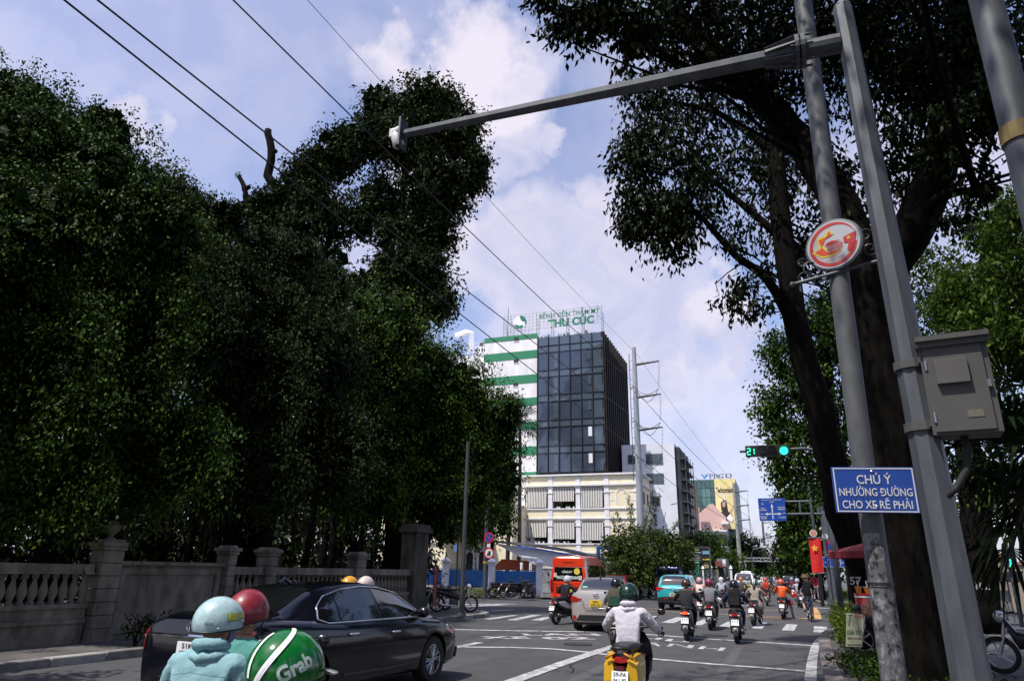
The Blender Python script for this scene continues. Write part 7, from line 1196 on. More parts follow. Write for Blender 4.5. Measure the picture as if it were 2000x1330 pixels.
def scooter(label, loc, rz, bodyc=(.012, .012, .013), plate_t=('', ''), lit=False, name='scooter', style='plain', side_c=None, group=None, cat='scooter', lean=0, topbox=None, tailc=None):
    t = thing(name, label, cat, loc, rz, group); t.rotation_euler.y = lean
    pm = mat('scooter paint %.3f %.3f %.3f' % bodyc, bodyc, .3, .1, coat=.6); dk_ = K['dark']
    r = .27; mwheel(t, -.62, r, .12, 'rear_wheel'); mwheel(t, .66, r, .10, 'front_wheel')
    m = MB(); rings = [(-.80, .70, .05, .05), (-.72, .69, .11, .10), (-.55, .65, .14, .14), (-.3, .60, .15, .17), (-.05, .52, .15, .20), (.1, .40, .13, .18), (.16, .33, .12, .12)]
    m.loft([spiral(*q_) for q_ in rings]); m.build('tail_body', pm, t, smooth=50)
    m = MB(); m.loft([spiral(y, z, w, h, 3.2) for y, z, w, h in ((-.74, .79, .08, .03), (-.6, .80, .13, .045), (-.3, .785, .145, .055), (.0, .765, .14, .06), (.14, .74, .08, .05))]); m.build('seat', K['dark'], t, smooth=50)
    m = MB(); m.box((0, .25, .31), (.26, .36, .09)); m.build('footboard', dk_, t, bevel=.02)
    m = MB(); m.loft([[(x*w, y+yo*(1-abs(x)**2), z) for x in (-1, -.8, -.4, 0, .4, .8, 1)]+[(x*w, y-.04+yo*(1-abs(x)**2), z) for x in (1, .8, .4, 0, -.4, -.8, -1)] for w, y, yo, z in ((.12, .40, .04, .30), (.19, .43, .07, .45), (.21, .47, .10, .62), (.18, .50, .12, .78), (.10, .50, .12, .90))]); m.build('leg_shield', pm, t, smooth=45)
    m = MB(); m.loft([spiral(.46, z, w, h, 2.4) for z, w, h in ((.93, .10, .03),)]+[spiral(.56, .95, .10, .07, 2.4), spiral(.64, .92, .06, .05, 2.4)]); m.build('headlamp_cowl', pm, t, smooth=50)
    m = MB(); m.cyl((0, .52, .86), (0, .66, .30), .025, n=8); [m.cyl((sx, .52+.14*.5, .55), (sx, .66, .27), .02, n=8) for sx in (-.065, .065)]; m.build('fork', K['galv'], t)
    m = MB(); n_ = 8; m.loft([[(x, .66+(r+.045)*math.cos(a), r+(r+.045)*math.sin(a)) for x in (-.065, 0, .065)] for a in [R(20+130*k/n_) for k in range(n_+1)]], closed=False, cap=False); m.build('front_mudguard', pm, t, smooth=True)
    m = MB(); m.tube([(-.34, .36, .96), (-.2, .44, .97), (0, .47, .95), (.2, .44, .97), (.34, .36, .96)], .014, 6); m.build('handlebar', dk_, t, smooth=True)
    for s in (-1, 1):
        g_ = MB(); g_.cyl((s*.24, .42, .965), (s*.36, .35, .96), .02, n=8); g_.build('grip', K['rubber'], t)
        mi = MB(); mi.tube([(s*.22, .44, .97), (s*.27, .44, 1.08), (s*.33, .42, 1.13)], .007, 5); mi.ell((s*.35, .42, 1.16), (.055, .015, .04), 10, 6); mi.build('mirror', K['black'], t, smooth=True)
        ti = MB(); ti.ell((s*.10, -.80, .665), (.035, .03, .022), 8, 5); ti.build('turn_signal', K['amber'] if style == 'yellow' else K['clear'], t, smooth=True)
    m = MB(); m.loft([spiral(-.80, .68, .085, .035, 2.4), spiral(-.83, .675, .07, .028, 2.4)]); m.build('tail_light', K['redon'] if lit else K['redl'], t, smooth=40)
    m = MB(); m.loft([[(-.075, -.80, .60), (.075, -.80, .60), (.075, -.77, .60), (-.075, -.77, .60)], [(-.065, -.95, .30), (.065, -.95, .30), (.065, -.92, .30), (-.065, -.92, .30)], [(-.05, -.97, .20), (.05, -.97, .20), (.05, -.95, .20), (-.05, -.95, .20)]]); m.build('rear_mudguard', dk_, t)
    pl = plate(t, (0, -.895, .50), .19, .14, K['plate'], list(plate_t), tilt=R(-20))
    if not any(plate_t):
        mm = MB(); 
        for rw_, n2 in ((.035, 3), (-.035, 5)):
            for k in range(n2): mm.box((-.06+.12*k/(n2-1), -.903-rw_*.36*-1*0, .50+rw_), (.014, .004, .042), rot=(R(-20), 0, 0))
        mm.build('plate_digits', K['ink'], pl, kind='stuff')
    m = MB(); m.ell((0, -.96, .36), (.035, .012, .03), 10, 6); m.build('reflector', K['clear'], t)
    m = MB(); m.tube([(.14, -.15, .24), (.15, -.4, .24), (.155, -.75, .30)], [.035, .05, .055], 10); m.build('exhaust', K['galv'], t, smooth=True)
    m = MB(); m.box((-.03, -.38, .33), (.22, .44, .2)); m.cyl((-.1, -.62, .27), (-.1, -.2, .3), .05, n=8); m.build('engine', dk_, t, bevel=.02)
    m = MB(); m.tube([(-.11, -.55, .74), (-.11, -.8, .80), (0, -.87, .81), (.11, -.8, .80), (.11, -.55, .74)], .014, 6); m.build('grab_rail', K['dark'] if style != 'chrome' else K['chrome'], t, smooth=True)
    for s in (-1, 1): m = MB(); m.cyl((s*.14, -.2, .30), (s*.24, -.2, .30), .015, n=6); m.build('foot_peg', dk_, t)
    if side_c:
        m = MB(); sm = mat('scooter side %.2f %.2f %.2f' % side_c, side_c, .3, coat=.5)
        for s in (-1, 1): m.loft([[(s*.150, y, z) for y, z in ((-.72, .69), (-.3, .72), (.0, .60), (.05, .45), (-.3, .52), (-.6, .60))], [(s*.165, y, z) for y, z in ((-.70, .68), (-.3, .70), (-.02, .59), (.03, .47), (-.3, .54), (-.6, .62))]])
        m.build('side_panel', sm, t, smooth=30)
    if topbox: m = MB(); m.box((0, -.72, .98), (.42, .34, .3)); m.build('luggage_box', topbox, t, bevel=.03)
    return t
def motorbike(label, loc, rz, group=None, col=(.01, .01, .012), lean=0):
    t = thing('parked_motorbike', label, 'motorbike', loc, rz, group); t.rotation_euler.y = lean; pm = mat('motorbike paint', col, .3, coat=.5); r = .30
    mwheel(t, -.62, r, .09, 'rear_wheel', 5); mwheel(t, .64, r, .07, 'front_wheel', 5)
    m = MB(); m.loft([spiral(y, z, w, h) for y, z, w, h in ((-.85, .78, .05, .04), (-.6, .72, .1, .09), (-.2, .64, .11, .12), (.15, .55, .08, .12), (.35, .55, .07, .15), (.48, .80, .07, .10))]); m.build('frame_body', pm, t, smooth=45)
    m = MB(); m.loft([spiral(y, z, w, h, 3) for y, z, w, h in ((-.8, .85, .08, .03), (-.4, .82, .13, .045), (.08, .78, .10, .05))]); m.build('seat', K['dark'], t, smooth=45)
    m = MB(); m.cyl((0, .46, .95), (0, .64, .3), .028, n=8); [m.cyl((s*.07, .53, .6), (s*.07, .64, .3), .022, n=8) for s in (-1, 1)]; m.build('fork', K['steel'], t)
    m = MB(); m.tube([(-.33, .30, 1.0), (-.15, .44, .98), (.15, .44, .98), (.33, .30, 1.0)], .014, 6); m.build('handlebar', K['dark'], t); m = MB(); m.ell((0, .56, .92), (.1, .09, .1), 12, 8); m.build('headlight', K['clear'], t, smooth=True)
    for s in (-1, 1): mi = MB(); mi.tube([(s*.22, .40, 1.0), (s*.27, .42, 1.12)], .007, 5); mi.ell((s*.29, .42, 1.18), (.06, .015, .045), 10, 6); mi.build('mirror', K['black'], t, smooth=True)
    m = MB(); m.box((0, .0, .34), (.2, .34, .24)); m.cyl((-.11, 0, .32), (.11, 0, .32), .1, n=14); m.build('engine', K['galv'], t, bevel=.02)
    m = MB(); m.tube([(.12, .1, .25), (.13, -.3, .24), (.15, -.8, .36)], [.025, .045, .05], 10); m.build('exhaust', K['steel'], t, smooth=True)
    for y0 in (-.62, .64): m = MB(); m.loft([[(x, y0+(r+.04)*math.cos(a), r+(r+.04)*math.sin(a)) for x in (-.06, 0, .06)] for a in [R((10 if y0 > 0 else 60)+110*k/8) for k in range(9)]], closed=False, cap=False); m.build('mudguard', pm, t, smooth=True)
    m = MB(); m.ell((0, -.9, .76), (.06, .03, .04), 8, 6); m.build('tail_light', K['redl'], t, smooth=True); plate(t, (0, -.93, .60), .19, .14, K['plate'], ['', ''], tilt=R(-20)); m = MB(); m.cyl((-.05, -.1, .3), (-.22, -.15, .02), .012, n=5); m.build('kick_stand', K['dark'], t)
    return t
# ================================================================ people
def hand_geo(mb, w, d, side, grip=True):
    """palm and five fingers closing round a grip; w = wrist, d = direction"""
    w = Vector(w); d = Vector(d).normalized(); dn = Vector((0, 0, -1)); lat = d.cross(dn).normalized()
    M_ = Matrix((lat, d, -dn)).transposed(); mb.ell(w+d*.045, (.042, .05, .02), 10, 6, rot=M_)
    for i, (o, L_) in enumerate(((-.030, .068), (-.010, .076), (.011, .070), (.030, .055))):
        b = w+d*.085+lat*o; p1 = b+d*L_*.45+dn*.008; p2 = p1+(d*.3+dn).normalized()*L_*.42; p3 = p2+(dn-d*.7).normalized()*L_*.32 if grip else p2+(d*.6+dn)*L_*.25; mb.tube([b-d*.02, b, p1, p2, p3], [.0095, .0095, .009, .008, .006], 6)
    b = w+d*.02-lat*side*.038; mb.tube([b, b+d*.03-lat*side*.018+dn*.012, b+d*.055-lat*side*.008+dn*.035], [.012, .010, .008], 6)
def head_geo(mb, c, f, s=1.0, yaw=0):
    """head with face looking along f (unit), centre c"""
    M_ = Matrix.Rotation(yaw, 3, 'Z'); c = Vector(c)
    rg = []; nu = 18; nv = 12
    for i in range(nv+1):
        t = math.pi*(i+.03)/(nv+.06); zz = -math.cos(t); rr_ = math.sin(t); ring = []
        for k in range(nu):
            a = 2*math.pi*k/nu; x = math.sin(a)*rr_*.076; y = math.cos(a)*rr_*.094; z = zz*.118
            if zz < -.1: x *= 1+.25*zz; y = y*(1+.12*zz)+(.014*(-zz) if y > 0 else .0)
            if y > 0 and abs(x) < .04 and -.3 < zz < 0: y += .004
            ring.append(c+M_ @ Vector((x, y, z))*s)
        rg.append(ring)
    mb.loft(rg)
    tri = [Vector(v)*s for v in ((-.014, .085, -.03), (.014, .085, -.03), (0, .118, -.026), (0, .090, .02))]; mb.add([c+M_ @ v for v in tri], [(0, 1, 2), (0, 2, 3), (1, 3, 2), (0, 3, 1)])
    for sx in (-1, 1): mb.ell(c+M_ @ (Vector((sx*.078, -.005, -.01))*s), (.010*s, .02*s, .032*s), 8, 6); mb.ell(c+M_ @ (Vector((sx*.030, .082, .012))*s), (.013*s, .008*s, .008*s), 8, 5)
    mb.ell(c+M_ @ (Vector((0, .090, -.062))*s), (.024*s, .008*s, .008*s), 8, 5)
def fab(c, name=None, c2=None): return mat(name or 'cloth %.3f %.3f %.3f' % c, c, .9, spec=.15, bump=.8, bs=11, col2=c2, ns=30) if c2 is None else mat(name or 'cloth2 %.3f %.3f %.3f' % c, c, .85, spec=.25, bump=.3, bs=18, col2=c2, ns=24)
def helmet(par, c, col, style='half', yaw=0, tilt=0, s=1.0, extra=None, visor=None, stripe=None, gloss=.25, nm='helmet'):
    c = Vector(c); M_ = Matrix.Rotation(yaw, 3, 'Z') @ Matrix.Rotation(tilt, 3, 'X'); hm = mat('helmet %.3f %.3f %.3f' % col, col, gloss, coat=.45, col2=tuple(q*.78 for q in col), ns=38, bump=.03); ax = Vector((.128, .152, .142))*s
    def pt(az, el, off=0):   # az 0 = front (+Y), el from +90 crown down
        r_ = 1+off/.14; z = math.sin(el); k = math.cos(el); return c+M_ @ Vector((ax.x*k*math.sin(az)*r_, ax.y*k*math.cos(az)*r_, ax.z*z*r_))
    lowf = lambda az: R(-8)+R(-20)*(.5-.5*math.cos(az)) if style == 'half' else (R(-34) if abs(((az+math.pi) % (2*math.pi))-math.pi) > R(55) else R(5))
    m = MB(); nu = 28; nv = 10; rg = []
    for i in range(nv+1):
        t = i/nv; rg.append([pt(2*math.pi*k/nu, R(89)+(lowf(2*math.pi*k/nu)-R(89))*t) for k in range(nu)])
    inner = [c+(Vector(p)-c)*.93 for p in rg[-1]]; rg.append([c+(Vector(p)-c)*.985+Vector((0, 0, -.006)) for p in rg[-1]]); rg.append(inner); rg.append([c+(p-c)*.9+Vector((0, 0, .05)) for p in inner]); m.loft(rg); h = m.build(nm, hm, par, smooth=60)
    m = MB(); m.tube([pt(2*math.pi*k/nu, lowf(2*math.pi*k/nu)+R(1), .002) for k in range(nu)], .006*s, 5, closed=True); m.build('helmet_trim', K['dark'], h, smooth=True)
    if visor != 'none':
        m = MB(); n = 8; m.loft([[pt(R(-50+100*k/n), R(2), .003+.055*f*math.cos(R(-50+100*k/n))) + M_ @ Vector((0, 0, -.012*f+dz)) for k in range(n+1)] for f, dz in ((0, .004), (1, .002), (1, -.004), (0, -.006))], closed=False, cap=False); m.build('peak', visor or K['dark'], h, smooth=True)
    if stripe:
        m = MB(); 
        for (a0, a1) in stripe[1]:
            P = [R(-20+220*k/16) for k in range(17)]
            def cr(x, th): v = Vector((x, math.cos(th), math.sin(th))); v.y *= math.sqrt(1-x*x); v.z *= math.sqrt(1-x*x); return c+M_ @ Vector((v.x*ax.x, v.y*ax.y, v.z*ax.z))*1.012
            m.add([cr(a0, th) for th in P]+[cr(a1, th) for th in P], [(i, i+1, 18+i, 17+i) for i in range(16)])
        m.build('helmet_stripe', stripe[0], h, smooth=True)
    for s_ in (-1, 1): m = MB(); m.tube([pt(s_*R(85), lowf(s_*1.4), -.004), c+M_ @ Vector((s_*.07, .03, -.12))*s], .006, 4); m.build('chin_strap', K['dark'], h)
    return h, pt, M_
def person(label, loc, rz, pose='ride', top=(.3, .3, .3), pants=(.03, .03, .035), shoes=(.02, .02, .02), skinc=None, helm=None, hstyle='half', hyaw=0, s=1.0, lean=.0, sleeve='long', legs='long', hat=None, pack=None, hood=None, group=None, off_y=0, detail=False, gloves=None, elbow=1.0, hair=False, helm_kw={}, top2=None, skirt=False, footdown=False, mask=None, bulk=1.0):
    t = thing('person', label, 'person', loc, rz, group)
    if pose in ('ride', 'pillion'):
        zb = .755; ly = lean; pel = (0, -.02, zb); ab = (0, .0+ly*.3, zb+.16); ch = (0, .05+ly*.8, zb+.36); nk = (0, .09+ly*1.15, zb+.50); hd = (0, .13+ly*1.35, zb+.60)
        J = {}
        for sd in (-1, 1):
            if pose == 'ride': arm = [(sd*.17, .05+ly, zb+.43), (sd*.30*elbow, .20+ly*.7, zb+.22), (sd*.335, .44-off_y, zb+.175)]
            else: arm = [(sd*.17, .05+ly, zb+.43), (sd*.25*elbow, .12, zb+.18), (sd*.13, .30, zb+.12)]
            leg = [(sd*.09, .0, zb-.03), (sd*.17, .42, zb-.06), (sd*.15, .32, .40), (sd*.15, .44, .355)] if pose == 'ride' else [(sd*.10, .0, zb-.03), (sd*.24, .38, zb-.05), (sd*.24, .22, .40), (sd*.24, .34, .35)]
            if footdown and sd == 1: leg = [(.10, .0, zb-.03), (.27, .30, zb-.12), (.34, .12, .12), (.36, .26, .05)]
            J[sd] = (arm, leg)
    elif pose == 'cycle':
        zb = .92; ly = lean; pel = (0, 0, zb); ab = (0, .04, zb+.18); ch = (0, .12, zb+.38); nk = (0, .18, zb+.52); hd = (0, .21, zb+.63); J = {}
        for sd in (-1, 1): J[sd] = ([(sd*.18, .13, zb+.45), (sd*.27, .28, zb+.24), (sd*.26, .50, zb+.12)], [(sd*.1, .02, zb-.04), (sd*.14, .34, zb-.22 if sd < 0 else zb-.40), (sd*.13, .12 if sd < 0 else .16, .40 if sd < 0 else .14), (sd*.13, .26, .34 if sd < 0 else .08)])
    else:
        zb = .92; pel = (0, 0, zb); ab = (0, .01, zb+.2); ch = (0, .01, zb+.4); nk = (0, .02, zb+.56); hd = (0, .04, zb+.67); J = {}
        for sd in (-1, 1): J[sd] = ([(sd*.18, .01, zb+.47), (sd*.24, .03, zb+.18), (sd*.22, .2, zb+.02)], [(sd*.1, 0, zb-.05), (sd*.11, .03, .50), (sd*.12, 0, .10), (sd*.13, .14, .04)])
    V = [pel, ab, ch, nk]; Rd = [(.15, .125), (.135, .105), (.155, .11), (.055, .055)]; E = [(0, 1), (1, 2), (2, 3)]; segs = [('top', 0, 1), ('top', 1, 2), ('top', 2, 3)]
    if bulk != 1: Rd = [(a*bulk, b*bulk) for a, b in Rd]
    for sd in (-1, 1):
        arm, leg = J[sd]; i0 = len(V); V += arm; Rd += [(.075*bulk,)*2, (.052*bulk,)*2, (.033,)*2]; E += [(2, i0), (i0, i0+1), (i0+1, i0+2)]; segs += [('top', i0, i0+1), ('top' if sleeve == 'long' else 'skin', i0+1, i0+2)]
        i0 = len(V); V += leg; Rd += [(.095,)*2, (.066,)*2, (.045,)*2, (.038, .03)]; E += [(0, i0), (i0, i0+1), (i0+1, i0+2), (i0+2, i0+3)]; segs += [('pants', i0, i0+1), ('pants' if legs == 'long' else 'skin', i0+1, i0+2), ('shoes', i0+2, i0+3)]
    me = bpy.data.meshes.new('body'); me.from_pydata(V, E, []); ob = bpy.data.objects.new('body', me); COL.objects.link(ob); md = ob.modifiers.new('skin', 'SKIN'); md.use_smooth_shade = True; md.branch_smoothing = .6
    for i, r_ in enumerate(Rd): me.skin_vertices[0].data[i].radius = r_
    me.skin_vertices[0].data[0].use_root = True; sb = ob.modifiers.new('sub', 'SUBSURF'); sb.levels = 3 if detail else 1; sb.render_levels = sb.levels
    if detail: tx = bpy.data.textures.new('folds', 'CLOUDS'); tx.noise_scale = .055; tx.noise_basis = 'IMPROVED_PERLIN'; tx.noise_depth = 1; dp = ob.modifiers.new('folds', 'DISPLACE'); dp.texture = tx; dp.strength = .032; dp.mid_level = .5
    bpy.context.view_layer.update(); m2 = bpy.data.meshes.new_from_object(ob.evaluated_get(bpy.context.evaluated_depsgraph_get())); bpy.data.objects.remove(ob)
    sk = K['skin']; topm = fab(top, None, top2) if top2 else fab(top); pm = fab(pants); shm = mat('shoe %.2f %.2f %.2f' % shoes, shoes, .6)
    m2.materials.clear(); mats = {'skin': 0, 'top': 1, 'pants': 2, 'shoes': 3}; [m2.materials.append(x) for x in (sk, topm, pm, shm, K['dark'])]
    nV = np.array(V); 
    cs = np.zeros(len(m2.polygons)*3); m2.polygons.foreach_get('center', cs); cs = cs.reshape(-1, 3); best = np.full(len(cs), 1e9); idx = np.zeros(len(cs), dtype=np.int32)
    rd = [r_[0] for r_ in Rd]
    for nm_, a, b in segs+[('skin', 3, 3)]:
        A = nV[a]; Bv = nV[b]; ab_ = Bv-A; L2 = max(1e-6, (ab_**2).sum()); tt = np.clip(((cs-A)@ab_)/L2, 0, 1); dd = np.linalg.norm(cs-(A+tt[:, None]*ab_), axis=1)-(rd[a]+(rd[b]-rd[a])*tt)
        if nm_ == 'skin' and a == 3: dd = np.where(cs[:, 2] > nV[3][2]-.01, -1, 1e9)
        w_ = dd < best; best[w_] = dd[w_]; idx[w_] = mats[nm_]
    low = (cs[:, 2] < pel[2]-.05) & (idx == 1) & (np.abs(cs[:, 0]) < .16) & (pose != 'x'); idx[low] = 2
    m2.polygons.foreach_set('material_index', idx)
    # head, neck and hands joined into the same body mesh
    hb = MB(); hb.cyl((nk[0], nk[1], nk[2]-.04), (hd[0], hd[1]-.02, hd[2]-.03), .052, .05, n=10); head_geo(hb, hd, None, .98, hyaw)
    nb = len(hb.f)
    for sd in (-1, 1):
        a = J[sd][0]; hand_geo(hb, a[2], Vector(a[2])-Vector(a[1]), sd)
    bmn = bmesh.new(); bmn.from_mesh(m2); o_ = len(bmn.verts); vv = [bmn.verts.new(v) for v in hb.v]
    for i, f in enumerate(hb.f):
        try: fc = bmn.faces.new([vv[j] for j in f]); fc.smooth = True; fc.material_index = 0 if i < nb or not gloves else 4
        except ValueError: pass
    bmn.to_mesh(m2); bmn.free(); body = bpy.data.objects.new('body', m2); COL.objects.link(body); body.parent = t
    hp = Vector(hd)+Vector((0, -.0, .03))
    if helm is not None: helmet(t, hp, helm, hstyle, hyaw, **helm_kw)
    if hat == 'cone': m = MB(); m.lathe([(.24, 0), (.01, .16), (.008, .15), (.23, -.01)], 18, hp+Vector((0, 0, .03))); m.build('conical_hat', mat('straw', (.45, .36, .2), .8), t)
    if hat == 'cap': m = MB(); m.lathe([(.20, .0), (.11, .02), (.108, .10), (.02, .11)], 18, hp+Vector((0, 0, .03))); m.build('sun_hat', mat('brown hat felt', (.16, .09, .04), .8), t)
    if hair: m = MB(); m.tube([hp+Vector((0, -.11, -.04)), hp+Vector((0, -.15, -.16)), hp+Vector((.01, -.13, -.3))], [.05, .04, .012], 8); m.build('ponytail', mat('dark hair', (.025, .01, .008), .5), t, smooth=True)
    if hood:
        m = MB(); rh = random.Random(5); m.tube([Vector(nk)+Vector((.088*math.cos(a), -.012+.078*math.sin(a), .005-.018*math.sin(a)+rh.uniform(-.006, .006))) for a in [2*math.pi*k/16 for k in range(16)]], [.026+.010*max(0, -math.sin(2*math.pi*k/16))+rh.uniform(-.003, .003) for k in range(16)], 8, closed=True)
        m.tube([Vector(nk)+Vector((.105*math.cos(a), -.02+.085*math.sin(a), -.035+.02*math.sin(a)+rh.uniform(-.008, .008))) for a in [math.pi+math.pi*k/10 for k in range(11)]], [.012]+[.026+rh.uniform(-.004, .006) for k in range(9)]+[.012], 8)
        m.loft([[Vector(nk)+Vector((x*w_, -.075-dy*(1-x*x), z_)) for x in (-1, -.6, -.2, .2, .6, 1)]+[Vector(nk)+Vector((x*w_, -.05, z_)) for x in (1, 0, -1)] for w_, dy, z_ in ((.085, .012, -.02), (.095, .035, -.06), (.075, .035, -.105), (.03, .02, -.15))]); m.build('hood', topm, t, smooth=True)
    if skirt: m = MB(); m.lathe([(.30, -.20), (.24, -.05), (.16, .08), (.15, .12)], 18, Vector(pel)+Vector((0, .04, .0))); m.build('skirt_hem', topm, t, smooth=True)
    if pack:
        pc, sz, c2 = pack; c_ = Vector(ch)+Vector((0, -.10-sz[1]/2, -.05)); pmn = fab(pc); M_ = Matrix.Rotation(R(-8), 3, 'X'); m = MB(); m.loft([spiral(0, 0, w_, h_, 3) for w_, h_ in ()] or [[c_+M_ @ Vector((x*sz[0]/2*k, yy, z*sz[2]/2*k)) for x, z in ((-1, -.8), (-.8, -1), (.8, -1), (1, -.8), (1, .5), (.7, .95), (-.7, .95), (-1, .5))] for yy, k in ((sz[1]/2, .95), (sz[1]*.2, 1), (-sz[1]*.3, 1), (-sz[1]/2, .85))]); bp_ = m.build('backpack', pmn, t, smooth=50)
        m = MB(); m.loft([[c_+M_ @ Vector((x*sz[0]*.36, -sz[1]/2-.0-dy, -.08+z*sz[2]*.22)) for x, z in ((-1, -1), (1, -1), (1, 1), (-1, 1))] for dy in (0, .03)]); m.build('backpack_pocket', fab(c2 or pc), bp_)
        for sx in (-1, 1): m = MB(); m.tube([c_+M_ @ Vector((sx*.10, sz[1]/2, sz[2]*.42)), Vector(ch)+Vector((sx*.12, -.02, .12)), Vector(ch)+Vector((sx*.13, .10, .02))], .018, 6); m.build('shoulder_strap', fab(c2 or pc), bp_)
    if mask: m = MB(); Mh = Matrix.Rotation(hyaw, 3, 'Z'); m.ell(Vector(hd)+Mh @ Vector((0, .055, -.045)), (.07, .055, .055), 12, 8); m.build('face_mask', fab(mask), t, smooth=True)
    if s != 1: t.scale = (s, s, s)
    return t
# ================================================================ riders and their machines
def gp(px, py): p = G(px, py); return p
def rig(px, py, rz=0, dy=0.0): p = G(px, py); a = Vector((-math.sin(rz), math.cos(rz), 0)); p = p+a*(.62+dy); return (p.x, p.y, 0), rz
STR = R(0)
# A: rider in pale hoodie on yellow scooter
D_ = 9.6; pA = HD(1228, 1200, D_); locA = (pA.x, pA.y+.1, 0); rzA = R(2)
sA = scooter('yellow and black electric scooter with plate 59-FA ridden in the centre foreground', locA, rzA, (.012, .012, .013), ('59-FA', '061.82'), style='yellow'); yel = mat('yellow scooter plastic', (.62, .36, .01), .3, coat=.6)
for s in (-1, 1):
    m = MB(); P = [(-.80, .72), (-.55, .745), (-.2, .70), (.02, .60), (.0, .46), (-.35, .36), (-.72, .40), (-.80, .52)]
    m.loft([[(s*.10, y, z) for y, z in P], [(s*(.205 if -.75 < y < -.05 else .16), y*.97-.01, z*.98+.01) for y, z in P], [(s*.175, y*.9-.03, z*.9+.055) for y, z in P]]); pn = m.build('side_panel', yel, sA, smooth=35)
    m = MB(); m.loft([[(s*.100, -.86, .68), (s*.19, -.84, .63), (s*.20, -.84, .45), (s*.13, -.86, .37), (s*.06, -.87, .40), (s*.075, -.87, .60)], [(s*.10, -.70, .71), (s*.2, -.70, .66), (s*.205, -.70, .43), (s*.13, -.7, .36), (s*.05, -.7, .40), (s*.06, -.7, .60)]]); m.build('tail_cowl', yel, sA, bevel=.01)
    m = MB(); m.box((s*.15, -.866, .425), (.09, .006, .018), rot=(0, R(18*s), 0)); m.build('cowl_stripe', K['ink'], pn); text('YADEA', .022, (s*.14, -.87, .455), (1, 0, -.25*s), (.25*s, 0, 1), K['ink'], pn, w=.08)
m = MB(); m.loft([[(-.045, -.875, .62), (.045, -.875, .62), (.03, -.885, .42), (-.03, -.885, .42)], [(-.05, -.80, .62), (.05, -.80, .62), (.035, -.8, .42), (-.035, -.8, .42)]]); m.build('tail_lamp', mat('dark red lens', (.08, .006, .012), .2, coat=.5), sA)
for s in (-1, 1): m = MB(); m.tube([(s*.16, -.87, .70), (s*.09, -.89, .74), (s*.05, -.88, .76)], [.02, .016, .01], 6); m.build('turn_lamp', K['amber'], sA, smooth=True)
person('rider in a pale grey hoodie and dark green helmet on the yellow scooter', (locA[0]+.0, locA[1]-.18, 0), rzA, top=(.50, .48, .54), pants=(.012, .012, .013), helm=(.008, .035, .022), hood=True, detail=True, elbow=1.1, gloves=True, lean=.02, bulk=1.06, helm_kw=dict(gloss=.18, s=1.0))
# B: camo backpack rider just ahead left
l, z = rig(1200, 1264, R(3)); scooter('dark scooter half hidden left of the yellow scooter, white plate showing', l, z, (.03, .03, .035), ('', '')); person('rider in grey shirt and black helmet with camouflage backpack, beside the silver saloon', (l[0], l[1]-.18, 0), z, top=(.25, .27, .30), helm=(.008, .008, .01), pack=((.07, .065, .05), (.34, .16, .46), (.02, .06, .04)), pants=(.03, .03, .03))
# C
l, z = rig(1086, 1219, R(-14)); scooter('white and black scooter at the left of the silver saloon, turned slightly right', l, z, (.02, .02, .022), ('', ''), side_c=(.5, .5, .52)); person('rider in dark jacket and white helmet with blue band left of the silver saloon', (l[0], l[1]-.12, 0), z, top=(.022, .022, .028), helm=(.6, .62, .66), helm_kw=dict(stripe=(mat('blue helmet band', (.03, .08, .35), .4), ((-.25, .25),))), lean=.06, pants=(.02, .02, .02), elbow=1.2)
# D
l, z = rig(1342, 1251, R(1)); scooter('black scooter with lit red brake lamp ridden by the plaid shirt rider', l, z, (.01, .01, .011), ('', ''), lit=True); person('rider in black striped shirt on the scooter with the lit brake lamp', (l[0], l[1]-.18, 0), z, top=(.016, .017, .02), top2=(.03, .033, .04), helm=(.012, .01, .01), helm_kw=dict(stripe=(mat('red helmet band', (.35, .02, .02), .4), ((-.35, .35),))), pants=(.012, .012, .014), elbow=1.15, bulk=1.08)
# E
l, z = rig(1388, 1230, R(0)); scooter('black scooter right of the turquoise suv with white plate and round tail', l, z, (.02, .015, .017), ('', '')); person('rider in grey long sleeved shirt and maroon helmet', (l[0], l[1]-.18, 0), z, top=(.17, .175, .20), helm=(.20, .015, .045), pants=(.08, .065, .055))
# F
l, z = rig(1440, 1256, R(0)); scooter('black scooter in front of the crossing ridden by the backpack rider', l, z, (.015, .015, .016), ('', ''), lit=False); person('rider with black backpack, navy shirt and black cap helmet', (l[0], l[1]-.18, 0), z, top=(.03, .035, .07), helm=(.008, .008, .009), pack=((.014, .014, .016), (.32, .18, .46), (.02, .02, .022)), pants=(.02, .03, .07), shoes=(.5, .5, .5), sleeve='short', bulk=1.06)
# G
l, z = rig(1473, 1222, R(-8)); scooter('dark scooter carrying the woman with the green striped helmet', l, z, (.03, .02, .02), ('', '')); person('woman in beige dress and green white striped helmet with dark ponytail', (l[0], l[1]-.18, 0), z, top=(.28, .24, .20), helm=(.01, .13, .05), helm_kw=dict(stripe=(K['white'], ((-.28, -.12), (.12, .28)))), pants=(.28, .24, .20), legs='bare', hair=True, skirt=True, elbow=1.1)
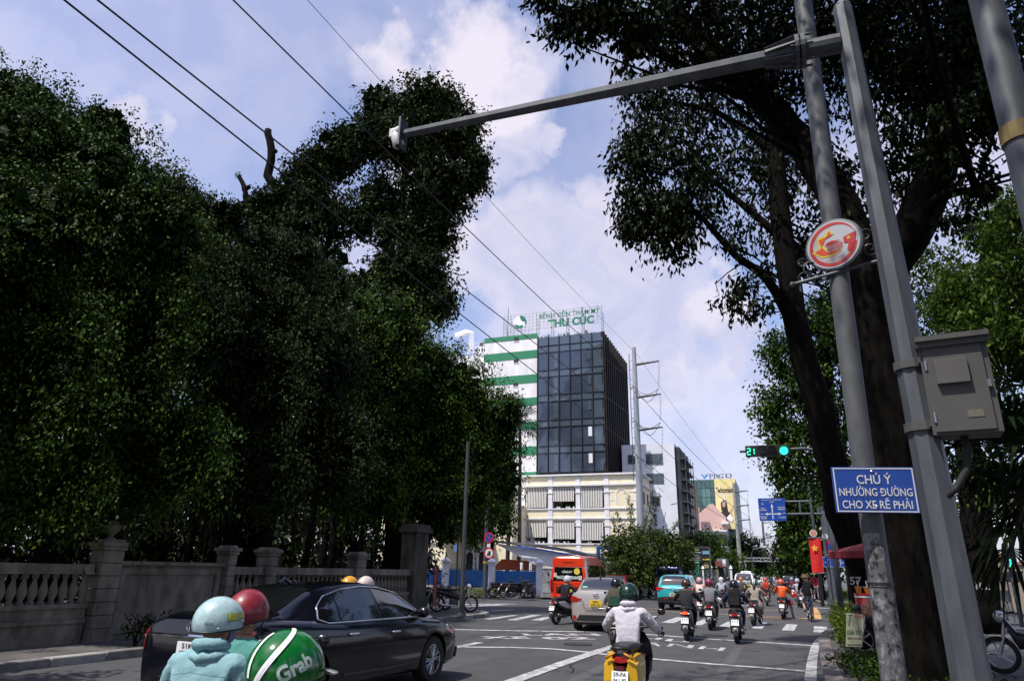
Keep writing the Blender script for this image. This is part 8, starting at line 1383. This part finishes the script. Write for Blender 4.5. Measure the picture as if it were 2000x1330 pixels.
# H, I behind
l, z = rig(1369, 1204, R(2)); scooter('white scooter behind the plaid shirt rider, mostly hidden', l, z, (.4, .4, .4), ('', '')); person('rider in salmon pink jacket and pink helmet with a cream shoulder bag', (l[0], l[1]-.18, 0), z, top=(.55, .18, .17), helm=(.60, .28, .33), pack=((.62, .52, .45), (.30, .14, .30), None), pants=(.5, .16, .15))
l, z = rig(1409, 1187, R(-4)); scooter('grey scooter of the hooded rider ahead of the maroon helmet', l, z, (.10, .10, .11), ('', '')); person('rider in light grey hoodie and white helmet', (l[0], l[1]-.18, 0), z, top=(.36, .37, .40), helm=(.65, .66, .62), hood=True, pants=(.1, .1, .1))
l, z = rig(1392, 1176, 0); scooter('small dark scooter ahead of the hooded rider', l, z, (.02, .02, .02)); person('rider in dark clothes and dark grey helmet ahead of the hooded rider', (l[0], l[1]-.18, 0), z, top=(.04, .04, .04), helm=(.05, .05, .06))
l, z = rig(1450, 1180, 0); scooter('dark scooter hidden behind the woman in beige', l, z, (.02, .02, .02)); person('rider in dark shirt and orange helmet behind the woman in beige', (l[0], l[1]-.18, 0), z, top=(.06, .06, .07), helm=(.60, .13, .03))
l, z = rig(1424, 1178, 0); scooter('black scooter hidden behind the backpack rider', l, z, (.02, .02, .02)); person('rider in blue grey shirt half hidden behind the backpack rider', (l[0], l[1]-.18, 0), z, top=(.10, .11, .16), helm=(.02, .02, .02))
# J
l, z = rig(1499, 1183, 0); scooter('dark scooter of the rider with the orange backpack', l, z, (.02, .012, .012), ('', '')); person('rider in tan jacket with orange red backpack and orange helmet', (l[0], l[1]-.18, 0), z, top=(.40, .22, .14), helm=(.50, .07, .03), pack=((.40, .045, .02), (.32, .18, .44), (.30, .03, .02)), pants=(.05, .03, .03))
# K
l, z = rig(1530, 1209, R(-3)); sK = scooter('dark scooter stopped on the yellow lines, rider with one foot down', l, z, (.02, .02, .02), ('', '')); pK = person('delivery rider in orange shirt with white lettering, one foot on the road', (l[0], l[1]-.18, 0), z, top=(.62, .085, .012), helm=(.60, .09, .03), pants=(.03, .035, .04), footdown=True, bulk=1.08, hood=False)
text('Ahamove', .055, (0, -.105, 1.22), (1, 0, 0), (0, .1, 1), K['white'], pK, w=.26, off=.02); text('GS', .05, (0, -.125, 1.08), (1, 0, 0), (0, 0, 1), K['white'], pK, off=.02); m = MB(); m.lathe([(.02, .0), (.09, .05), (.10, .14), (.04, .22), (.02, .26)], 12, (.30, .1, .34)); tag(m.build('plastic_bag', mat('red plastic bag', (.50, .015, .015), .35), None, loc=(l[0], l[1], .15)), 'red plastic bag hanging beside the orange shirt rider', 'bag')
# M maroon, distant riders
l, z = rig(1550, 1166, 0); scooter('dark scooter beyond the orange shirt rider', l, z, (.02, .02, .02)); person('rider in maroon jacket and silver helmet beyond the orange shirt rider', (l[0], l[1]-.18, 0), z, top=(.13, .025, .04), helm=(.35, .36, .4), pants=(.02, .02, .02))
l, z = rig(1566, 1187, R(6)); scooter('white scooter loaded with a red shopping bag left of the cyclist', l, z, (.5, .5, .5), side_c=(.45, .05, .05)); person('rider in pale blue grey jacket on the white scooter left of the cyclist', (l[0], l[1]-.18, 0), z, top=(.30, .32, .38), helm=(.4, .42, .45), pants=(.3, .3, .3)); m = MB(); m.lathe([(.03, .0), (.12, .05), (.12, .2), (.05, .30), (.02, .36)], 12, (0, 0, 0)); tag(m.build('plastic_bag', mat('red plastic bag', (0, 0, 0)), None, loc=(l[0]-.30, l[1]-.1, .50)), 'red plastic bag hanging on the left of the white scooter', 'bag')
for i, (px, py) in enumerate(((1508, 1158), (1517, 1152), (1540, 1150), (1572, 1156), (1583, 1150), (1462, 1168))):
    l, z = rig(px, py, 0); c1 = ((.02, .02, .02), (.03, .03, .05), (.05, .02, .02), (.02, .02, .02), (.04, .04, .04), (.02, .02, .02))[i]; tp_ = ((.02, .02, .025), (.05, .08, .2), (.3, .3, .32), (.03, .03, .03), (.08, .08, .1), (.3, .28, .26))[i]; hc_ = ((.02, .02, .02), (.6, .1, .03), (.5, .5, .5), (.03, .03, .03), (.4, .4, .42), (.2, .2, .22))[i]
    pl_ = ('just ahead of the orange backpack rider', 'ahead in the middle of the lane', 'ahead of the white far saloon', 'ahead of the cyclist on his left', 'ahead of the cyclist on his right', 'beside the white taxi suv')[i]
    scooter('small distant scooter '+pl_, l, z, c1); person(('rider in black ', 'rider in blue ', 'rider in pale grey ', 'rider in dark shirt ', 'rider in grey blue ', 'rider in beige ')[i]+pl_, (l[0], l[1]-.18, 0), z, top=tp_, helm=hc_)
# L cyclist
pc = G(1583, 1214); bk_ = thing('bicycle', 'blue grey city bicycle ridden along the right lane edge', 'bicycle', (pc.x, pc.y+.52, 0), R(3)); mwheel(bk_, -.52, .33, .04, 'rear_wheel', 18); mwheel(bk_, .56, .33, .04, 'front_wheel', 18); m = MB(); bmf = mat('blue bicycle frame', (.06, .08, .18), .35, .3)
for a, b in (((0, -.52, .33), (0, -.12, .30)), ((0, -.12, .30), (0, -.22, .82)), ((0, -.20, .75), (0, .38, .78)), ((0, -.12, .30), (0, .40, .70)), ((0, -.20, .75), (0, -.52, .33)), ((0, .36, .92), (0, .42, .66))): m.cyl(a, b, .018, n=7)
m.build('frame', bmf, bk_); m = MB(); [m.cyl((s*.05, .42, .66), (s*.05, .56, .33), .012, n=6) for s in (-1, 1)]; m.build('fork', bmf, bk_); m = MB(); m.tube([(-.28, .28, 1.04), (-.15, .40, 1.03), (0, .37, .98), (.15, .40, 1.03), (.28, .28, 1.04)], .013, 6); m.build('handlebar', K['steel'], bk_); m = MB(); m.ell((0, -.24, .88), (.09, .13, .04)); m.build('saddle', K['dark'], bk_, smooth=True); m = MB(); m.bb(-.07, .07, -.8, -.35, .70, .72); m.build('carrier', K['dark'], bk_); m = MB(); m.cyl((-.12, -.12, .42), (-.04, -.12, .30), .012, n=5); m.cyl((.04, -.12, .30), (.12, -.12, .16), .012, n=5); m.cyl((-.05, -.12, .3), (.05, -.12, .3), .09, n=14); m.build('crank', K['steel'], bk_)
person('cyclist in black shirt, grey shorts and brown hat', (pc.x, pc.y+.52-.24, 0), R(3), pose='cycle', top=(.008, .008, .009), pants=(.28, .27, .27), legs='bare', sleeve='short', hat='cap', bulk=1.1)
# P vendors on the far right pavement
p = G(1595, 1176, .12); person('street vendor in dark red shirt and conical hat on the far right pavement', (p.x+.2, p.y+4, .12), R(160), pose='stand', top=(.20, .02, .03), pants=(.35, .33, .33), hat='cone')
person('distant pedestrian in orange helmet behind the vendor with the conical hat', (p.x+.3, p.y+9, .12), R(20), pose='stand', top=(.12, .03, .03), helm=(.6, .12, .03))
# far left: riders behind the black car
pT = G(700, 1290); dT = HD(690, 1140, 11.6); lT = (dT.x+.07, dT.y+.12, 0); rT = R(-4)
scooter('scooter hidden behind the black saloon carrying two riders', (lT[0], lT[1], 0), rT, (.05, .05, .05)); person('front rider in cream helmet showing above the black saloon roof', (lT[0], lT[1]-.02, 0), rT, top=(.45, .42, .38), helm=(.60, .52, .46)); person('rear rider in mustard yellow helmet showing above the black saloon roof', (lT[0]-.0, lT[1]-.48, 0), rT, pose='pillion', top=(.60, .42, .05), helm=(.62, .30, .02))
# ---------------------------------------------------------------- foreground trio at lower left
HQ = G(437, 1163, 1.478); 
rQ = R(19); lQ = (HQ.x+.04, HQ.y-.13, 0)
scooter('scooter under the two riders at the bottom left corner', (lQ[0]-.20, lQ[1]+.60, 0), rQ, (.05, .06, .06))
pQ = person('pillion rider in pale blue jacket and pale blue helmet in the left foreground', lQ, rQ, pose='pillion', top=(.22, .38, .41), pants=(.04, .05, .06), detail=True, hood=True, hyaw=R(-32), mask=(.25, .2, .35), bulk=1.06, s=.965)
h, pt, M_ = helmet(pQ, (0, .13, 1.385), (.40, .56, .58), 'half', R(-32), R(-6), s=1.02, visor=mat('smoke peak', (.02, .02, .025), .15, coat=.5), gloss=.3)
def dome_text(s, pt, par, az0, el0, w, hh, mt, tilt=0, name='helmet_lettering', r=.14):
    me, a = text_mesh(s, hh, w, bold=.035); ct, st_ = math.cos(tilt), math.sin(tilt); P = []
    for x, y, _ in a: x2, y2 = x*ct-y*st_, x*st_+y*ct; P += list(pt(az0-x2/r, el0+y2/r, .003))
    me.vertices.foreach_set('co', np.array(P)); me.materials.clear(); me.materials.append(mt); o = bpy.data.objects.new(name, me); COL.objects.link(o); o.parent = par; return o
dome_text('BIZFAN', pt, h, R(78), R(16), .115, .036, mat('graffiti yellow', (.62, .60, .04), .5), R(10)); dome_text('BIZFAN', lambda a, e, o: pt(a-.01, e-.02, .0015), h, R(78), R(16), .125, .046, mat('graffiti green', (.05, .22, .05), .5), R(10)); dome_text('GEAR', pt, h, R(140), R(-6), .05, .018, mat('grey print', (.10, .13, .14), .5))
m = MB(); m.ell(pt(R(62), R(6), .006), (.008, .008, .008), 8, 6); m.ell(pt(R(118), R(-14), .004), (.006, .006, .006), 8, 6); m.build('rivet', K['steel'], h, smooth=True)
pR = person('front rider in sea green shirt and dark red helmet in the left foreground', (lQ[0]-.15, lQ[1]+.41, 0), rQ, top=(.09, .28, .25), pants=(.03, .03, .04), helm=(.22, .008, .018), detail=True, s=.985, hyaw=R(-10), helm_kw=dict(gloss=.45, s=1.02))
m = MB(); m.tube([(x, -.075-.055*(1-(x/.2)**2)-.02, 1.145-.03*abs(x)/.2) for x in [(-.19+.038*k) for k in range(11)]], .0022, 4); m.build('jacket_seam', fab((.10, .19, .21)), pQ)
HS = G(556, 1229, 1.42); lS = (HS.x-.0, HS.y-.12, 0); rS = R(-6)
pS = person('rider in glossy green striped helmet with lettering at the bottom edge', lS, rS, top=(.02, .12, .05), pants=(.02, .02, .02), hyaw=R(-14), s=.925, detail=True)
h, pt, M_ = helmet(pS, (0, .145, 1.385), (.004, .13, .02), 'half', R(-14), R(-4), s=1.08, visor=mat('clear peak', (.5, .52, .5), .15, coat=.5), gloss=.12)
wm_ = mat('white helmet print', (.75, .76, .78), .35)
def arc_strip(pts, w, par, mt=wm_):
    m = MB(); L_ = []; R_ = []; n = len(pts)
    for i, (a, e) in enumerate(pts):
        p0 = Vector(pt(*pts[max(i-1, 0)], .004)); p1 = Vector(pt(*pts[min(i+1, n-1)], .004)); c = Vector(pt(a, e, .0035)); nn = (c-Vector((0, .145, 1.385))).normalized(); sd_ = (p1-p0).normalized().cross(nn)*w/2; L_.append(c+sd_); R_.append(c-sd_)
    m.add(L_+R_, [(i, i+1, n+i+1, n+i) for i in range(n-1)]); m.build('helmet_stripe', mt, par, smooth=True)
for off_, wd2_ in ((0, .016), (.22, .014)):
    arc_strip([(R(100+60*k/14)+off_*.3, R(84-100*k/14)) for k in range(15)], wd2_, h); 
arc_strip([(R(178), R(60-70*k/8)) for k in range(9)], .014, h)
dome_text('Grab', pt, h, R(106), R(8), .13, .056, mat('pale grey helmet print', (.45, .55, .50), .35), R(30))
scooter('scooter of the green helmet rider below the bottom edge', (lS[0], lS[1]+.2, 0), rS, (.02, .1, .04))
# ---------------------------------------------------------------- parked machines
pb2 = G(862, 1196, .125); motorbike('dark motorbike parked between the gate pier and the corner post', (pb2.x+.2, pb2.y+.6, .125), R(-62), lean=R(4)); motorbike('second dark motorbike parked behind the red banner stand', (pb2.x-1.2, pb2.y+1.3, .125), R(-70))
g1 = 'scooters parked by the blue fence'
for i, (px, py, rz, lb_) in enumerate(((981, 1166, -50, 'dark scooter parked leftmost by the blue fence beside the box hedge'), (1002, 1167, -55, 'dark scooter parked second by the blue fence, facing right'), (1014, 1167, -40, 'dark scooter parked third by the blue fence, closely behind the second'), (1035, 1168, 178, 'black scooter facing the street next to the grey utility cabinet'))):
    p = G(px, py, .12); scooter(lb_, (p.x, p.y, .12), R(rz), (.015, .015, .016), group=g1, lean=R(5))
pm_ = G(1965, 1325, .12); 
mk = motorbike('black motorbike parked on the pavement right of the camera mast', (pm_.x+.75, pm_.y+.5, .12), R(72), lean=R(4), col=(.012, .012, .02)); motorbike('second motorbike parked behind the first at the right edge', (pm_.x+2.6, pm_.y+2.0, .12), R(80))
# drink stall: bicycle cart, cooler, cups, sign
YS = 16.6; sx_ = AY(1700, 1250, YS).x; q = lambda px, py, dy=0: AY(px, py, YS+dy)
sb = motorbike('dark motorbike with a wire front rack parked as a drink stall behind the lamp pole', (q(1760, 1280).x, YS+.35, .12), R(82), col=(.02, .02, .02))
co_ = q(1693, 1185); c0, c1 = q(1671, 1159), q(1722, 1204); cl = thing('cool_box', 'red cool box with white lid band on the drink stall', 'cool box', ((c0.x+c1.x)/2, YS, c1.z)); hh = c0.z-c1.z; ww = c1.x-c0.x; m = MB(); m.box((0, .12, hh*.42), (ww, .34, hh*.84)); m.build('box_body', mat('red plastic cooler', (.32, .012, .015), .4), cl, bevel=.012); m = MB(); m.box((0, .12, hh*.88), (ww*1.02, .36, hh*.09)); m.build('lid_band', K['white'], cl, bevel=.005); m = MB(); m.box((0, .12, hh*.97), (ww*1.04, .38, hh*.08)); m.build('lid', mat('red plastic cooler', (0, 0, 0)), cl, bevel=.01)
m = MB(); 
for x in (-ww/2, ww/2): m.cyl((x, .0, 0), (x*.9, .1, -.45), .012, n=5); m.cyl((x, .26, 0), (x*.9, .2, -.45), .012, n=5)
m.build('rack_leg', K['dark'], cl); fxc = cl
for i, (px, lb_) in enumerate(((1679, 'left orange drink cup with straw standing on the cool box lid'), (1697, 'right orange drink cup with two straws standing on the cool box lid'))):
    a = q(px, 1159); s_ = dep(a)/FPX; t = thing('drink_cup', lb_, 'cup', (a.x, YS+.1, c0.z+.005), 0, 'orange drink cups on the cool box'); m = MB(); m.lathe([(4.6*s_, 0), (6*s_*(1+.3*i), 12*s_)], 14); m.build('cup', mat('orange drink', (.50, .17, .02), .25, coat=.4), t, smooth=40); m = MB(); m.lathe([(6.3*s_*(1+.3*i), 12*s_), (6.3*s_*(1+.3*i), 13*s_)], 14); m.build('lid', mat('clear lid', (.45, .35, .25), .2), t); m = MB(); [m.cyl((k*3*s_, 0, 10*s_), (k*3*s_-2*s_, 0, 24*s_), .006, n=5) for k in range(1+i)]; m.build('straw', K['white'], t)
a, b = q(1683, 1172), q(1710, 1205); t = thing('fruit_bag', 'clear plastic bag of orange fruit hanging in front of the cool box', 'bag', ((a.x+b.x)/2, YS-.16, b.z)); rr = random.Random(3); m = MB(); [m.ell((rr.uniform(-.08, .08), rr.uniform(-.03, .03), .06+rr.uniform(0, .16)), (.05, .05, .05), 10, 7) for _ in range(9)]; m.build('orange_fruit', mat('orange fruit', (.55, .18, .02), .5), t, smooth=True, kind='stuff'); m = MB(); m.lathe([(.06, 0), (.15, .05), (.16, .2), (.10, .34), (.03, .40)], 14); m.build('bag_film', mat('clear plastic film', (.5, .5, .5), .15, alpha=.25), t, smooth=True)
a, b = q(1661, 1180), q(1684, 1196); t = thing('wire_basket', 'small wire basket holding a dark green cloth left of the cool box', 'basket', ((a.x+b.x)/2, YS-.05, b.z)); w_, h_ = b.x-a.x, a.z-b.z; m = MB(); [m.box((x, y, h_/2), (.01, .01, h_)) for x in (-w_/2, 0, w_/2) for y in (-.1, .1)]; [m.tube([(-w_/2, -.1, z), (w_/2, -.1, z), (w_/2, .1, z), (-w_/2, .1, z)], .006, 4, closed=True) for z in (.01, h_)]; m.build('wire_frame', K['dark'], t, kind='stuff'); m = MB(); m.ell((0, 0, h_*.6), (w_*.42, .09, h_*.4), 10, 6); m.build('green_cloth', fab((.03, .07, .05)), t, smooth=True)
tlq, trq, blq, brq = q(1653, 1196, -.2), q(1687, 1200, -.2), q(1652, 1262, -.2), q(1684, 1263, -.2); c = (tlq+trq+blq+brq)/4; t = thing('drink_banner', 'hanging cream drink banner with orange and green lettering and phone numbers', 'banner', c); cr_ = mat('cream banner cloth', (.42, .43, .30), .75, col2=(.36, .37, .25), ns=5); gr_ = mat('dark green print', (.03, .12, .06), .7); P = [p-c for p in (blq, brq, trq, tlq)]
m = MB(); m.add([(*p,) for p in P]+[(p.x, p.y+.012, p.z) for p in P], [(0, 1, 2, 3), (7, 6, 5, 4), (0, 4, 5, 1), (1, 5, 6, 2), (2, 6, 7, 3), (3, 7, 4, 0)]); m.build('banner_cloth', cr_, t)
rgt = (P[1]-P[0]).normalized(); upv = (P[3]-P[0]).normalized(); wB2 = (P[1]-P[0]).length; hB2 = (P[3]-P[0]).length; U = lambda x, y: rgt*wB2*x+upv*hB2*y+Vector((0, -.004, 0))
text('TUẤN', hB2*.12, U(.2, .42), rgt, upv, mat('orange red print', (.5, .10, .02), .7), t, w=wB2*.5, bold=.03); text('DỪA TẮC', hB2*.2, U(.0, -.03), rgt, upv, gr_, t, w=wB2*.9, bold=.02); text('0902.742.029', hB2*.06, U(0, -.24), rgt, upv, K['ink'], t, w=wB2*.85, bold=.02); text('GIAO TẬN NƠI', hB2*.035, U(-.05, -.33), rgt, upv, gr_, t, w=wB2*.6); text('0903790230', hB2*.06, U(0, -.43), rgt, upv, K['ink'], t, w=wB2*.85, bold=.02)
m = MB(); 
for k in range(6): a = R(20+k*30); m.add([tuple(U(-.28, .42)), tuple(U(-.28+.09*math.cos(a)-.02, .42+.03*math.sin(a)+.015)), tuple(U(-.28+.2*math.cos(a), .42+.05*math.sin(a))), tuple(U(-.28+.09*math.cos(a)+.02, .42+.03*math.sin(a)-.01))], [(0, 1, 2, 3)])
m.tube([U(-.28, .42), U(-.33, .3), U(-.36, .12)], .008, 4); m.build('palm_print', gr_, t)
pw = q(1775, 1240); gg_ = person('vendor in a green shirt and dark cap sitting behind the big trunk', (AY(1812, 1220, 14.0).x-.12, 14.2, .12), R(20), pose='stand', top=(.01, .09, .04), pants=(.02, .02, .02), helm=(.01, .01, .01), s=.8)
